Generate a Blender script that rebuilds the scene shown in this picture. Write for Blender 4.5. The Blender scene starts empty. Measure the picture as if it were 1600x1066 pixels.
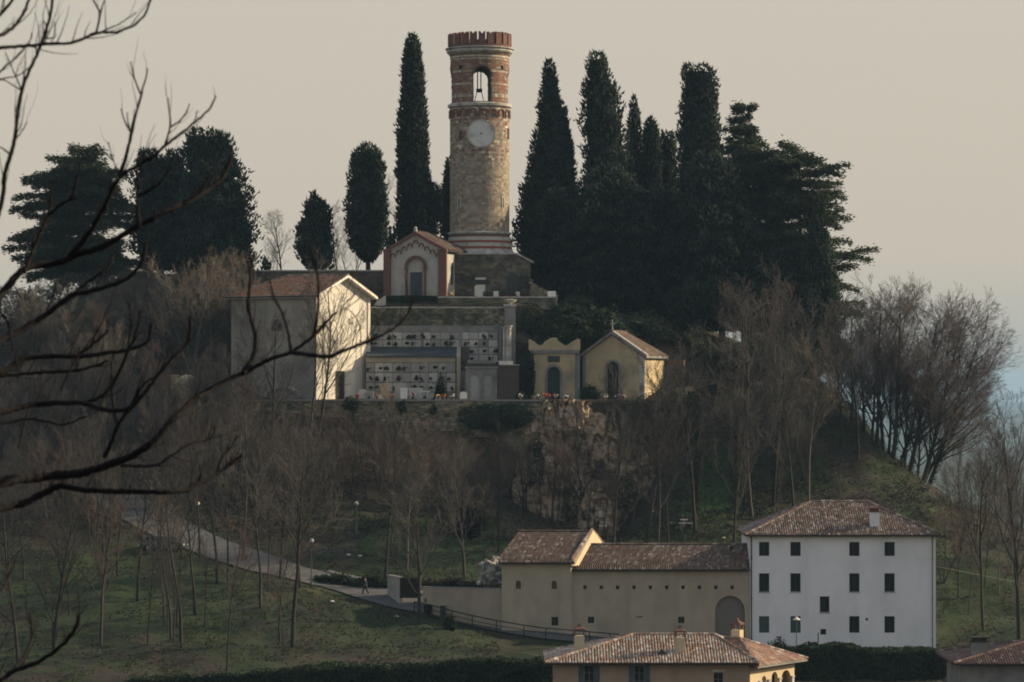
import bpy, math, random
import numpy as np
from mathutils import Vector, Matrix, noise as mnoise

random.seed(7); NP = np.random.default_rng(11)
R = math.radians
scene = bpy.context.scene
COL = scene.collection

# ------------------------------------------------------------------ camera, sky, sun, exposure
FPX = 4950.0                       # focal length in pixels of the 1600 px wide photograph
HOR = 600.0                        # row of the horizon
TH = math.atan((HOR-533.0)/FPX)
cam = bpy.data.cameras.new('camera'); camo = bpy.data.objects.new('camera', cam); COL.objects.link(camo)
cam.sensor_width = 36.0; cam.lens = 36.0*FPX/1600.0
cam.clip_start = 0.5; cam.clip_end = 40000
camo.location = (0, 0, 0); camo.rotation_euler = (R(90)+TH, 0, 0)
cam.dof.use_dof = True; cam.dof.focus_distance = 112.0; cam.dof.aperture_fstop = 4.5
scene.camera = camo

SUN_EL, SUN_B = R(24), R(14)       # elevation; azimuth measured from +x towards +y
SD = Vector((math.cos(SUN_EL)*math.cos(SUN_B), math.cos(SUN_EL)*math.sin(SUN_B), math.sin(SUN_EL)))
world = bpy.data.worlds.new('World'); scene.world = world; world.use_nodes = True
nt = world.node_tree; nt.nodes.clear()
def wn(t, **k):
    n = nt.nodes.new(t)
    for a, b in k.items(): setattr(n, a, b)
    return n
w_out = wn('ShaderNodeOutputWorld'); w_bg = wn('ShaderNodeBackground')
w_sky = wn('ShaderNodeTexSky'); w_sky.sky_type = 'NISHITA'; w_sky.sun_disc = False
w_sky.sun_elevation = SUN_EL; w_sky.sun_rotation = math.atan2(SD.x, SD.y)
w_sky.dust_density = 5.0; w_sky.air_density = 1.5
w_geo = wn('ShaderNodeTexCoord'); w_sep = wn('ShaderNodeSeparateXYZ')
w_mr = wn('ShaderNodeMapRange'); w_mr.inputs['From Min'].default_value = -0.02; w_mr.inputs['From Max'].default_value = 0.13
w_rmp = wn('ShaderNodeValToRGB')
# veil of haze: blue-grey at the horizon, warm grey above it (values are divided by the strength below)
K = 10.0
def cr(stops):
    el = w_rmp.color_ramp.elements
    while len(el) > 1: el.remove(el[0])
    el[0].position = stops[0][0]; el[0].color = (*[c for c in stops[0][1]], 1)
    for p, c in stops[1:]:
        e = el.new(p); e.color = (*c, 1)
SKYS = .83
cr([(p, tuple(v*SKYS for v in c)) for p, c in [(0.0, (.33,.37,.365)), (0.13, (.385,.42,.405)), (0.26, (.49,.475,.415)), (0.40, (.575,.52,.435)), (0.75, (.58,.525,.445)), (1.0, (.57,.53,.455))]])
w_scl = wn('ShaderNodeVectorMath', operation='SCALE'); w_scl.inputs['Scale'].default_value = K
w_mix = wn('ShaderNodeMix', data_type='RGBA'); # the veil thins out towards the zenith, where the blue of the clear sky shows through
w_m2 = wn('ShaderNodeMapRange'); w_m2.inputs['From Min'].default_value = .15; w_m2.inputs['From Max'].default_value = .95
w_m2.inputs['To Min'].default_value = .90; w_m2.inputs['To Max'].default_value = .45
w_zen = wn('ShaderNodeMix', data_type='RGBA'); w_zen.inputs['B'].default_value = (3.1, 3.9, 5.2, 1)
w_m3 = wn('ShaderNodeMapRange'); w_m3.inputs['From Min'].default_value = .13; w_m3.inputs['From Max'].default_value = .8
nt.links.new(w_geo.outputs['Generated'], w_sep.inputs[0]); nt.links.new(w_sep.outputs['Z'], w_mr.inputs['Value'])
nt.links.new(w_mr.outputs[0], w_rmp.inputs[0]); nt.links.new(w_rmp.outputs[0], w_scl.inputs[0])
nt.links.new(w_sep.outputs['Z'], w_m2.inputs['Value']); nt.links.new(w_sep.outputs['Z'], w_m3.inputs['Value']); nt.links.new(w_m2.outputs[0], w_mix.inputs['Factor'])
nt.links.new(w_m3.outputs[0], w_zen.inputs['Factor']); nt.links.new(w_scl.outputs[0], w_zen.inputs['A'])
nt.links.new(w_sky.outputs[0], w_mix.inputs['A']); nt.links.new(w_zen.outputs['Result'], w_mix.inputs['B'])
nt.links.new(w_mix.outputs['Result'], w_bg.inputs['Color']); nt.links.new(w_bg.outputs[0], w_out.inputs[0])
w_bg.inputs['Strength'].default_value = 1.0/K

sl = bpy.data.lights.new('sun', 'SUN'); slo = bpy.data.objects.new('sun', sl); COL.objects.link(slo)
sl.energy = 5.0; sl.angle = R(0.8); sl.color = (1.0, 0.80, 0.53)
slo.rotation_euler = (-SD).to_track_quat('-Z', 'Y').to_euler()
vs = scene.view_settings
scene.display_settings.display_device = 'sRGB'
vs.view_transform = 'Standard'; vs.look = 'None'; vs.exposure = 0.38; vs.gamma = 1.0; vs.use_curve_mapping = False
scene.cycles.max_bounces = 6; scene.cycles.diffuse_bounces = 3; scene.cycles.volume_bounces = 0
scene.cycles.use_denoising = True; scene.cycles.pixel_filter_type = 'BLACKMAN_HARRIS'; scene.cycles.filter_width = 1.85

# ------------------------------------------------------------------ pixel <-> world
def W(px, py, D):
    u = (px-800.0)/FPX; v = (533.0-py)/FPX
    y = math.cos(TH)-v*math.sin(TH); z = math.sin(TH)+v*math.cos(TH)
    s = D/y
    return Vector((u*s, D, z*s))
def Z(py, D): return W(800, py, D).z
def X(px, D): return W(px, 600, D).x
def M_(npx, D): return npx*D/FPX      # a length in photograph pixels at distance D, in metres

# ------------------------------------------------------------------ object helpers
def tag(o, label=None, cat=None, group=None, kind=None):
    if label: o['label'] = label
    if cat: o['category'] = cat
    if group: o['group'] = group
    if kind: o['kind'] = kind
    return o
def thing(name, label, cat, loc=(0,0,0), rotz=0.0, group=None):
    o = bpy.data.objects.new(name, None); COL.objects.link(o)
    o.empty_display_size = .3
    o.location = loc; o.rotation_euler = (0, 0, rotz)
    return tag(o, label, cat, group)
def link(name, me, parent=None, loc=None, kind=None, rot=None, scale=None):
    o = bpy.data.objects.new(name, me); COL.objects.link(o)
    if parent is not None: o.parent = parent
    if loc is not None: o.location = loc
    if rot is not None: o.rotation_euler = rot
    if scale is not None: o.scale = scale
    if kind: o['kind'] = kind
    return o

class MB:
    """collects shapes; build() links them as one mesh object"""
    def __init__(s): s.v = []; s.f = []; s.c = []; s.M = None; s.col = (1,1,1)
    def add(s, vs_, fs_):
        b = len(s.v)
        for p in vs_:
            p = Vector(p)
            if s.M is not None: p = s.M @ p
            s.v.append(tuple(p)); s.c.append(s.col)
        for f in fs_: s.f.append([i+b for i in f])
    def box(s, x0, x1, y0, y1, z0, z1, skip=()):
        v = [(x0,y0,z0),(x1,y0,z0),(x1,y1,z0),(x0,y1,z0),(x0,y0,z1),(x1,y0,z1),(x1,y1,z1),(x0,y1,z1)]
        F = {'b':(0,3,2,1),'t':(4,5,6,7),'f':(0,1,5,4),'r':(1,2,6,5),'k':(2,3,7,6),'l':(3,0,4,7)}
        s.add(v, [q for k, q in F.items() if k not in skip])
    def prism(s, poly, y0, y1):
        """poly: (x,z) outline, counter-clockwise seen from -y; extruded from y0 (front) to y1"""
        n = len(poly)
        v = [(x,y0,z) for x,z in poly]+[(x,y1,z) for x,z in poly]
        f = [list(range(n)), list(range(2*n-1, n-1, -1))]
        f += [[(i+1)%n, i, i+n, (i+1)%n+n] for i in range(n)]
        s.add(v, f)
    def tube(s, p0, p1, r0, r1=None, n=6, cap=True):
        r1 = r0 if r1 is None else r1
        p0 = Vector(p0); p1 = Vector(p1); d = (p1-p0).normalized()
        a = d.orthogonal().normalized(); b = d.cross(a)
        v = []
        for p, r in ((p0, r0), (p1, r1)):
            for k in range(n):
                t = 2*math.pi*k/n; v.append(p+(a*math.cos(t)+b*math.sin(t))*r)
        f = [[k, (k+1)%n, (k+1)%n+n, k+n] for k in range(n)]
        if cap: f += [list(range(n-1, -1, -1)), list(range(n, 2*n))]
        s.add(v, f)
    def lathe(s, prof, n=24, c=(0,0), cap=True):
        v = []; m = len(prof)
        for r, z in prof:
            for k in range(n):
                t = 2*math.pi*k/n; v.append((c[0]+r*math.cos(t), c[1]+r*math.sin(t), z))
        f = []
        for j in range(m-1):
            for k in range(n):
                f.append([j*n+k, j*n+(k+1)%n, (j+1)*n+(k+1)%n, (j+1)*n+k])
        if cap: f += [list(range(n-1,-1,-1)), list(range((m-1)*n, m*n))]
        s.add(v, f)
    def ball(s, c, r, n=10, m=6, sz=1.0):
        v = [(c[0],c[1],c[2]-r*sz)]; f = []
        for j in range(1, m):
            a = -math.pi/2+math.pi*j/m
            for k in range(n):
                t = 2*math.pi*k/n
                v.append((c[0]+r*math.cos(a)*math.cos(t), c[1]+r*math.cos(a)*math.sin(t), c[2]+r*math.sin(a)*sz))
        v.append((c[0],c[1],c[2]+r*sz)); top = len(v)-1
        for k in range(n):
            f.append([0, 1+(k+1)%n, 1+k]); f.append([top, top-n+k, top-n+(k+1)%n])
        for j in range(m-2):
            for k in range(n):
                f.append([1+j*n+k, 1+j*n+(k+1)%n, 1+(j+1)*n+(k+1)%n, 1+(j+1)*n+k])
        s.add(v, f)
    def mesh(s, name, mat):
        me = bpy.data.meshes.new(name); me.from_pydata(s.v, [], s.f)
        if any(c != (1,1,1) for c in s.c):
            at = me.color_attributes.new('col', 'FLOAT_COLOR', 'POINT')
            a = np.ones((len(s.v), 4), np.float32); a[:, :3] = np.array(s.c, np.float32)
            at.data.foreach_set('color', a.ravel())
        if mat is not None: me.materials.append(mat)
        me.update(); return me
    def build(s, name, mat, parent=None, kind=None, **k):
        return link(name, s.mesh(name, mat), parent, kind=kind, **k)

def np_mesh(name, V, F, mat, col=None, smooth=False):
    """V (n,3); F (m,k) all faces alike"""
    V = np.asarray(V, np.float32); F = np.asarray(F, np.int32); k = F.shape[1]
    me = bpy.data.meshes.new(name)
    me.vertices.add(len(V)); me.vertices.foreach_set('co', V.ravel())
    me.loops.add(F.size); me.loops.foreach_set('vertex_index', F.ravel())
    me.polygons.add(len(F)); me.polygons.foreach_set('loop_start', np.arange(0, F.size, k, dtype=np.int32))
    me.polygons.foreach_set('loop_total', np.full(len(F), k, np.int32))
    if smooth: me.polygons.foreach_set('use_smooth', np.ones(len(F), bool))
    me.update(calc_edges=True)
    if col is not None:
        at = me.color_attributes.new('col', 'FLOAT_COLOR', 'POINT')
        a = np.ones((len(V), 4), np.float32); a[:, :3] = col
        at.data.foreach_set('color', a.ravel())
    if mat is not None: me.materials.append(mat)
    return me

def np_tubes(P0, P1, R0, R1, n=3):
    P0 = np.asarray(P0, float); P1 = np.asarray(P1, float); R0 = np.asarray(R0, float); R1 = np.asarray(R1, float)
    d = P1-P0; d /= np.maximum(np.linalg.norm(d, axis=1, keepdims=True), 1e-9)
    ref = np.where(np.abs(d[:, 2:3]) > .9, np.array([[1., 0, 0]]), np.array([[0, 0, 1.]]))
    a = np.cross(d, ref); a /= np.linalg.norm(a, axis=1, keepdims=True); b = np.cross(d, a)
    N = len(P0); t = 2*np.pi*np.arange(n)/n
    ring = a[:, None, :]*np.cos(t)[None, :, None]+b[:, None, :]*np.sin(t)[None, :, None]
    V = np.concatenate([P0[:, None]+ring*R0[:, None, None], P1[:, None]+ring*R1[:, None, None]], 1).reshape(-1, 3)
    k = np.arange(n); q = np.stack([k, (k+1) % n, (k+1) % n+n, k+n], 1)
    F = (q[None]+(np.arange(N)*2*n)[:, None, None]).reshape(-1, 4)
    return V, F

# ------------------------------------------------------------------ materials
def mat(name, c1, c2=None, scale=2.0, rough=.9, bump=0.0, bscale=None, attr=False, detail=6, spec=.25, metal=0.0,
        c3=None, s3=.25, f3=(.5,.62), rnd=0.0, stretch=None, streak=0.0):
    if name.startswith('plaster'): streak = .20 if name != 'plaster_white' else .12
    m = bpy.data.materials.new(name); m.use_nodes = True; t = m.node_tree; N = t.nodes; L = t.links
    b = N['Principled BSDF']; b.inputs['Roughness'].default_value = rough; b.inputs['Metallic'].default_value = metal
    b.inputs['Specular IOR Level'].default_value = spec
    tc = N.new('ShaderNodeTexCoord'); src = tc.outputs['Object']
    if stretch:
        mp = N.new('ShaderNodeMapping'); mp.inputs['Scale'].default_value = stretch
        L.new(src, mp.inputs['Vector']); src = mp.outputs['Vector']
    c2 = c2 or tuple(x*.8 for x in c1)
    n1 = N.new('ShaderNodeTexNoise'); n1.inputs['Scale'].default_value = scale; n1.inputs['Detail'].default_value = detail
    n1.inputs['Roughness'].default_value = .62
    L.new(src, n1.inputs['Vector'])
    mr = N.new('ShaderNodeMapRange'); mr.inputs['From Min'].default_value = .32; mr.inputs['From Max'].default_value = .68
    L.new(n1.outputs['Fac'], mr.inputs['Value'])
    mx = N.new('ShaderNodeMix'); mx.data_type = 'RGBA'
    mx.inputs['A'].default_value = (*c1, 1); mx.inputs['B'].default_value = (*c2, 1); L.new(mr.outputs[0], mx.inputs['Factor'])
    out = mx.outputs['Result']
    if c3:
        n3 = N.new('ShaderNodeTexNoise'); n3.inputs['Scale'].default_value = s3; n3.inputs['Detail'].default_value = 5
        L.new(tc.outputs['Object'], n3.inputs['Vector'])
        m3 = N.new('ShaderNodeMapRange'); m3.inputs['From Min'].default_value = f3[0]; m3.inputs['From Max'].default_value = f3[1]
        L.new(n3.outputs['Fac'], m3.inputs['Value'])
        x3 = N.new('ShaderNodeMix'); x3.data_type = 'RGBA'; L.new(m3.outputs[0], x3.inputs['Factor'])
        L.new(out, x3.inputs['A']); x3.inputs['B'].default_value = (*c3, 1); out = x3.outputs['Result']
    if streak:
        ms = N.new('ShaderNodeMapping'); ms.inputs['Scale'].default_value = (.7, .7, .14); L.new(tc.outputs['Object'], ms.inputs['Vector'])
        ns = N.new('ShaderNodeTexNoise'); ns.inputs['Scale'].default_value = 1.0; ns.inputs['Detail'].default_value = 6; L.new(ms.outputs[0], ns.inputs['Vector'])
        rs_ = N.new('ShaderNodeMapRange'); rs_.inputs['From Min'].default_value = .45; rs_.inputs['From Max'].default_value = .75; rs_.inputs['To Min'].default_value = 1; rs_.inputs['To Max'].default_value = 1-streak; L.new(ns.outputs['Fac'], rs_.inputs['Value'])
        vs_ = N.new('ShaderNodeVectorMath'); vs_.operation = 'SCALE'; L.new(out, vs_.inputs[0]); L.new(rs_.outputs[0], vs_.inputs['Scale']); out = vs_.outputs[0]
    if attr:
        a = N.new('ShaderNodeAttribute'); a.attribute_name = 'col'
        mm = N.new('ShaderNodeMix'); mm.data_type = 'RGBA'; mm.blend_type = 'MULTIPLY'; mm.inputs['Factor'].default_value = 1
        L.new(out, mm.inputs['A']); L.new(a.outputs['Color'], mm.inputs['B']); out = mm.outputs['Result']
    if rnd:
        oi = N.new('ShaderNodeObjectInfo'); r2 = N.new('ShaderNodeMapRange')
        r2.inputs['To Min'].default_value = 1-rnd; r2.inputs['To Max'].default_value = 1+rnd
        L.new(oi.outputs['Random'], r2.inputs['Value'])
        sc_ = N.new('ShaderNodeVectorMath'); sc_.operation = 'SCALE'
        L.new(out, sc_.inputs[0]); L.new(r2.outputs[0], sc_.inputs['Scale']); out = sc_.outputs[0]
    L.new(out, b.inputs['Base Color'])
    if bump:
        n2 = N.new('ShaderNodeTexNoise'); n2.inputs['Scale'].default_value = bscale or scale*3; n2.inputs['Detail'].default_value = 4
        L.new(src, n2.inputs['Vector'])
        bp = N.new('ShaderNodeBump'); bp.inputs['Strength'].default_value = 1; bp.inputs['Distance'].default_value = bump
        L.new(n2.outputs['Fac'], bp.inputs['Height']); L.new(bp.outputs[0], b.inputs['Normal'])
    return m

m = {}
m['ground']   = mat('ground', (.125,.110,.086), (.078,.071,.058), 1.2, .95, .12, 2.5, attr=True, detail=9)
m['plain']    = mat('plain', (.07,.10,.06), (.12,.12,.08), .004, .95)
m['road']     = mat('road', (.105,.103,.10), (.08,.079,.077), 1.0, .9, .01, 8)
m['footpath'] = mat('footpath', (.15,.15,.145), (.11,.11,.107), 1.4, .9, .01, 8)
m['plaster_white']  = mat('plaster_white', (.80,.785,.785), (.72,.71,.71), .35, .85, .01, 3, c3=(.60,.59,.59), s3=.12, f3=(.55,.8))
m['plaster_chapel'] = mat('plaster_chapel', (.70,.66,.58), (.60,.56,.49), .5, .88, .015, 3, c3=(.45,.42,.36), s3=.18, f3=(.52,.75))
m['plaster_chapel_shade'] = mat('plaster_chapel_shade', (.37,.335,.28), (.29,.26,.215), .5, .9, .02, 3, c3=(.22,.20,.17), s3=.16, f3=(.48,.72))  # darker copy of the chapel plaster, side wall's shade put into the colour
m['plaster_yellow'] = mat('plaster_yellow', (.42,.355,.265), (.36,.305,.23), .5, .9, .01, 3, c3=(.29,.25,.20), s3=.2, f3=(.52,.75))
m['plaster_cream']  = mat('plaster_cream', (.52,.42,.25), (.43,.345,.21), .6, .9, .015, 3, c3=(.26,.225,.165), s3=.35, f3=(.5,.72))
m['plaster_pink']   = mat('plaster_pink', (.40,.29,.21), (.34,.25,.185), .6, .9, .01, 3)
m['plaster_buff']   = mat('plaster_buff', (.62,.50,.33), (.52,.42,.28), .7, .9, .01, 3)
m['plaster_grey']   = mat('plaster_grey', (.27,.26,.245), (.20,.195,.185), .8, .9, .015, 4, c3=(.13,.125,.115), s3=.5, f3=(.52,.72))
m['plaster_pale']   = mat('plaster_pale', (.42,.41,.37), (.34,.33,.30), .8, .9, .015, 4, c3=(.22,.21,.19), s3=.5, f3=(.52,.75))
m['stone']    = mat('stone', (.27,.235,.18), (.18,.16,.125), 2.5, .92, .03, 9, attr=True, c3=(.10,.095,.08), s3=.35, f3=(.5,.68))
m['stone_dark'] = mat('stone_dark', (.165,.15,.12), (.10,.093,.08), 2.0, .93, .03, 8, attr=True, c3=(.055,.06,.045), s3=.35, f3=(.47,.62))
m['mortar']   = mat('mortar', (.16,.145,.12), (.10,.09,.08), 3, .95)
m['masonry']  = mat('masonry', (.95,.93,.88), (.78,.75,.70), 4, .92, .02, 12, attr=True)
m['limestone'] = mat('limestone', (.52,.50,.45), (.36,.345,.31), 2.5, .85, .02, 9, c3=(.2,.195,.18), s3=.8, f3=(.5,.7))
m['red_stone'] = mat('red_stone', (.26,.09,.06), (.19,.07,.05), 3, .85)
m['brick']    = mat('brick', (.18,.088,.068), (.12,.068,.055), 3, .9, .02, 12, c3=(.12,.08,.06), s3=1.2, f3=(.5,.7))
m['tile']     = mat('tile', (1,1,1), (.72,.70,.70), 6, .88, attr=True, c3=(.55,.55,.5), s3=.5, f3=(.52,.75))
m['tile_base'] = mat('tile_base', (.10,.05,.035), (.07,.04,.03), 3, .9)
m['metal_roof'] = mat('metal_roof', (.06,.075,.085), (.045,.058,.066), 1.5, .8)
m['dark_wood'] = mat('dark_wood', (.035,.028,.022), (.02,.017,.014), 4, .8)
m['door_blue'] = mat('door_blue', (.055,.075,.095), (.04,.055,.07), 3, .7)
m['door_green'] = mat('door_green', (.03,.05,.05), (.02,.035,.035), 3, .6)
m['door_grey'] = mat('door_grey', (.20,.175,.155), (.16,.14,.125), 2, .8, stretch=(1,1,6))
m['shutter_green'] = mat('shutter_green', (.075,.12,.105), (.06,.10,.09), 3, .7, stretch=(1,1,8))
m['shutter_blue'] = mat('shutter_blue', (.08,.11,.13), (.06,.085,.10), 3, .7)
m['frame_dark'] = mat('frame_dark', (.05,.055,.055), None, 4, .6)
m['glass']    = mat('glass', (.012,.017,.02), None, 1, .25, spec=.25)
m['gutter']   = mat('gutter', (.05,.04,.035), (.03,.026,.024), 3, .6, metal=.4)
m['pipe_grey'] = mat('pipe_grey', (.10,.105,.11), None, 3, .6, metal=.3)
m['iron']     = mat('iron', (.018,.02,.022), None, 4, .7)
m['bronze']   = mat('bronze', (.02,.022,.02), None, 4, .5, metal=.6)
m['clock']    = mat('clock', (.64,.64,.59), (.57,.57,.53), 1.5, .8, c3=(.25,.25,.24), s3=.9, f3=(.5,.8))
m['marble']   = mat('marble', (.66,.64,.58), (.52,.50,.46), 2, .7)
m['slab']     = mat('slab', (.44,.43,.39), (.33,.32,.295), 3, .8, rnd=.3)
m['white']    = mat('white', (.82,.80,.74), None, 2, .6)
m['red']      = mat('red', (.55,.06,.04), None, 4, .7)
m['flower_mix'] = mat('flower_mix', (1,1,1), None, 2, .8, attr=True)
m['concrete'] = mat('concrete', (.30,.29,.27), (.22,.215,.20), 2, .9)
m['rock']     = mat('rock', (.56,.40,.26), (.38,.275,.19), 1.6, .95, .25, 3, attr=True, detail=9, stretch=(1.6,1.6,.9), c3=(.13,.115,.09), s3=.5, f3=(.54,.66))
m['boulder']  = mat('boulder', (.38,.35,.29), (.2,.185,.16), 1.5, .95, .2, 3, c3=(.07,.075,.05), s3=.8, f3=(.5,.62))
m['bark']     = mat('bark', (.046,.040,.035), (.028,.025,.023), 3, .95, .02, 12, rnd=.25, stretch=(1,1,.3))
m['bark_pale'] = mat('bark_pale', (.11,.10,.086), (.06,.055,.048), 3, .95, rnd=.2)
m['twig']     = mat('twig', (.085,.076,.068), (.058,.052,.047), 1, .95, rnd=.3)
m['twig_red'] = mat('twig_red', (.11,.074,.064), (.08,.06,.054), 1, .95, rnd=.2)
m['twig_pale'] = mat('twig_pale', (.19,.155,.12), (.13,.108,.085), 1, .95, rnd=.2)
m['near_bark'] = mat('near_bark', (.010,.008,.009), (.006,.005,.006), 20, .95, .004, 60)
m['cypress']  = mat('cypress', (.034,.046,.032), (.012,.022,.019), .9, .95, attr=True, rnd=.2, spec=.1)
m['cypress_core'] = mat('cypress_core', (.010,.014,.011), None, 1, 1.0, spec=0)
m['cedar']    = mat('cedar', (.055,.075,.042), (.028,.042,.028), .6, .95, attr=True, spec=.1)
m['evergreen'] = mat('evergreen', (.035,.055,.028), (.02,.034,.02), .8, .9, attr=True, rnd=.15, spec=.15)
m['ivy']      = mat('ivy', (.028,.05,.028), (.017,.032,.018), 1.2, .8, attr=True, rnd=.2, spec=.2)
m['brush']    = mat('brush', (.075,.066,.050), (.045,.040,.033), .5, .95, attr=True)
m['grass_tuft'] = mat('grass_tuft', (.04,.068,.025), (.06,.055,.035), .3, .95, attr=True)
m['brown_render'] = mat('brown_render', (.10,.075,.065), (.07,.055,.048), 1.5, .9)
m['niche_back'] = mat('niche_back', (.12,.115,.105), (.07,.067,.06), 3, .9)
m['skin']     = mat('skin', (.45,.27,.2)); m['cloth_dark'] = mat('cloth_dark', (.03,.035,.045), (.02,.025,.03), 8)
m['cloth_blue'] = mat('cloth_blue', (.02,.028,.045)); m['hair'] = mat('hair', (.04,.03,.02))
m['twig_haze'] = mat('twig_haze', (.15,.12,.11), (.11,.09,.085), 1, .95, rnd=.25)  # lighter twigs, haze mixed into their colour
m['car_paint'] = mat('car_paint', (.03,.055,.07), None, 2, .35, spec=.5); m['tyre'] = mat('tyre', (.015,.015,.015))
m['alloy'] = mat('alloy', (.25,.25,.26), None, 2, .4, metal=.8); m['cable'] = mat('cable', (.22,.215,.19))
m['globe'] = mat('globe', (.50,.49,.45), None, 2, .4)
m['lens'] = mat('lens', (.75,.75,.72), None, 2, .15, spec=.8)
# ------------------------------------------------------------------ terrain
def vnoise(x, y, seed=0):
    """value noise, vectorised"""
    x = np.asarray(x, float); y = np.asarray(y, float)
    xi = np.floor(x).astype(np.int64); yi = np.floor(y).astype(np.int64); fx = x-xi; fy = y-yi
    fx = fx*fx*(3-2*fx); fy = fy*fy*(3-2*fy)
    def h(a, b):
        n = (a*374761393+b*668265263+seed*974711) & 0x7fffffff
        n = ((n ^ (n >> 13))*1274126177) & 0x7fffffff
        return ((n ^ (n >> 16)) & 0xffff)/65535.0
    return (h(xi,yi)*(1-fx)+h(xi+1,yi)*fx)*(1-fy)+(h(xi,yi+1)*(1-fx)+h(xi+1,yi+1)*fx)*fy
def fbm(x, y, seed=0, o=4):
    s = 0; a = .5; t = 0
    for k in range(o):
        s = s+a*vnoise(x*2**k, y*2**k, seed+k); t += a; a *= .5
    return s/t

# rows of the hill: distance, then the photograph row in which the ground lies at each photograph column
PXC = [-400, 0, 200, 380, 560, 700, 830, 950, 1050, 1200, 1280, 1350, 1440, 1540, 1600, 2000]
ROWS = [
 (240,   [1150,1140,1135,1130,1130,1130,1130,1130,1130,1130,1130,1130,1130,1130,1130,1130]),
 (262,   [1082,1078,1078,1078,1078,1078,1078,1085,1090,1090,1090,1090,1090,1085,1080,1080]),
 (268,   [1058,1052,1046,1044,1040,1038,1045,1070,1075,1080,1080,1080,1080,1075,1070,1070]),
 (280,   [1015,1010,1002,1000,1000,1005,1018,1030,1040,1060,1060,1060,1060,1050,1040,1040]),
 (286,   [985,980,974,972,974,985,1000,1012,1016,1018,1018,1018,1018,1020,1012,1020]),
 (290,   [965,962,955,950,955,968,984,997,1006,1014,1015,1015,1015,995,985,1000]),
 (300,   [925,922,915,905,928,935,950,965,975,980,980,978,970,958,952,970]),
 (310,   [882,885,878,872,880,883,880,882,884,884,884,884,880,890,900,940]),
 (320,   [852,855,842,838,838,842,846,846,846,842,838,835,832,850,862,920]),
 (335,   [800,800,792,782,775,790,826,852,800,775,768,762,765,800,832,920]),
 (344,   [740,730,710,695,695,735,805,846,762,705,690,690,752,815,850,940]),
 (349.6, [700,655,670,655,690,725,795,830,715,670,640,672,760,830,870,960]),
 (350.3, [690,640,655,624.5,624.5,624.5,624.5,624.5,624.5,645,632,672,762,832,872,965]),
 (355,   [640,585,610,623,624,624,624,624,623,606,618,665,765,840,880,980]),
 (361.4, [600,545,560,560,622,622,622,620,600,594,608,660,772,850,890,1000]),
 (362.0, [590,535,520,470,478,478,480,560,585,590,606,660,775,855,895,1000]),
 (366,   [580,515,440,432,462,462,464,500,530,575,602,660,780,860,900,1010]),
 (375,   [580,510,432,430,455,462,464,480,500,560,602,665,790,870,910,1020]),
 (395,   [620,560,440,436,440,455,464,470,490,560,615,690,830,900,930,1050]),
 (425,   [800,720,640,600,600,600,600,600,620,680,740,800,900,960,1000,1100]),
]
_u = np.array([(p-800)/FPX for p in PXC])
_D = [-300, -40, 0, 25, 60, 150]; _T = [[3.0]*16, [-1.2]*16, [-2.2]*16, [-6.0]*16, [-14.0]*16, [-24.5]*16]
for D, py in ROWS:
    _D.append(D); _T.append([(HOR-p)/FPX*D for p in py])
for D, z in ((520, -70), (700, -85), (3000, -88), (16000, -90)):
    _D.append(D); _T.append([z]*16)
_D = np.array(_D, float); _T = np.array(_T, float)
def H0(x, y):
    x = np.asarray(x, float); y = np.asarray(y, float)
    u = np.clip(x/np.maximum(y, 120.0), _u[0], _u[-1])
    i = np.clip(np.searchsorted(_D, y)-1, 0, len(_D)-2)
    t = np.clip((y-_D[i])/(_D[i+1]-_D[i]), 0, 1)
    j = np.clip(np.searchsorted(_u, u)-1, 0, len(_u)-2)
    s = (u-_u[j])/(_u[j+1]-_u[j])
    a = _T[i, j]*(1-s)+_T[i, j+1]*s; b = _T[i+1, j]*(1-s)+_T[i+1, j+1]*s
    return a*(1-t)+b*t
_flat = lambda x, y: 1-((x/y > (360-800)/FPX) & (x/y < (1080-800)/FPX) & (y > 349.4) & (y < 362.2)).astype(float)
def H1(x, y):
    x = np.asarray(x, float); y = np.asarray(y, float)
    z = H0(x, y)
    amp = np.clip((y-255)/20, .15, 1)*_flat(x, np.maximum(y, 1))
    z = z+(fbm(x*.16, y*.16, 3, 4)-.5)*1.5*amp+(fbm(x*.9, y*.9, 9, 3)-.5)*.35*amp
    return z
def ray_ground(px, py, Hf=None, d0=235, d1=430):
    Hf = Hf or H1
    D = np.arange(d0, d1, .25); u = (px-800)/FPX
    zz = np.array([Z(py, d) for d in D]); hz = Hf(u*D, D)
    k = np.nonzero(hz >= zz)[0]
    i = k[0] if len(k) else len(D)-1
    d = float(D[i]); return Vector((u*d, d, float(Hf(u*d, d))))
# road: a strip from the houses up to the left
ROADP = [(1180,1012),(1060,1009),(960,1001),(880,993),(800,979),(720,962),(640,943),(560,921),(480,901),(420,885),(350,864),(290,840),(235,812),(205,796),(170,770)]
road_pts = [ray_ground(a, b) for a, b in ROADP]
def _interp(pts, step=1.0):
    P = [np.array(p) for p in pts]; out = []
    P = [2*P[0]-P[1]]+P+[2*P[-1]-P[-2]]
    for i in range(1, len(P)-2):
        n = max(2, int(np.linalg.norm(P[i+1]-P[i])/step))
        for k in range(n):
            t = k/n; a, b, c, d = P[i-1:i+3]
            out.append(.5*(2*b+(c-a)*t+(2*a-5*b+4*c-d)*t*t+(3*b-a-3*c+d)*t**3))
    out.append(P[-2]); return np.array(out)
road = _interp(road_pts, .8)
for _ in range(12): road[1:-1, 2] = (road[:-2, 2]+road[1:-1, 2]+road[2:, 2])/3
_t = np.linspace(0, len(road)-1, len(road)*4); ROADF = np.stack([np.interp(_t, np.arange(len(road)), road[:, c]) for c in range(3)], 1)
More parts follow.
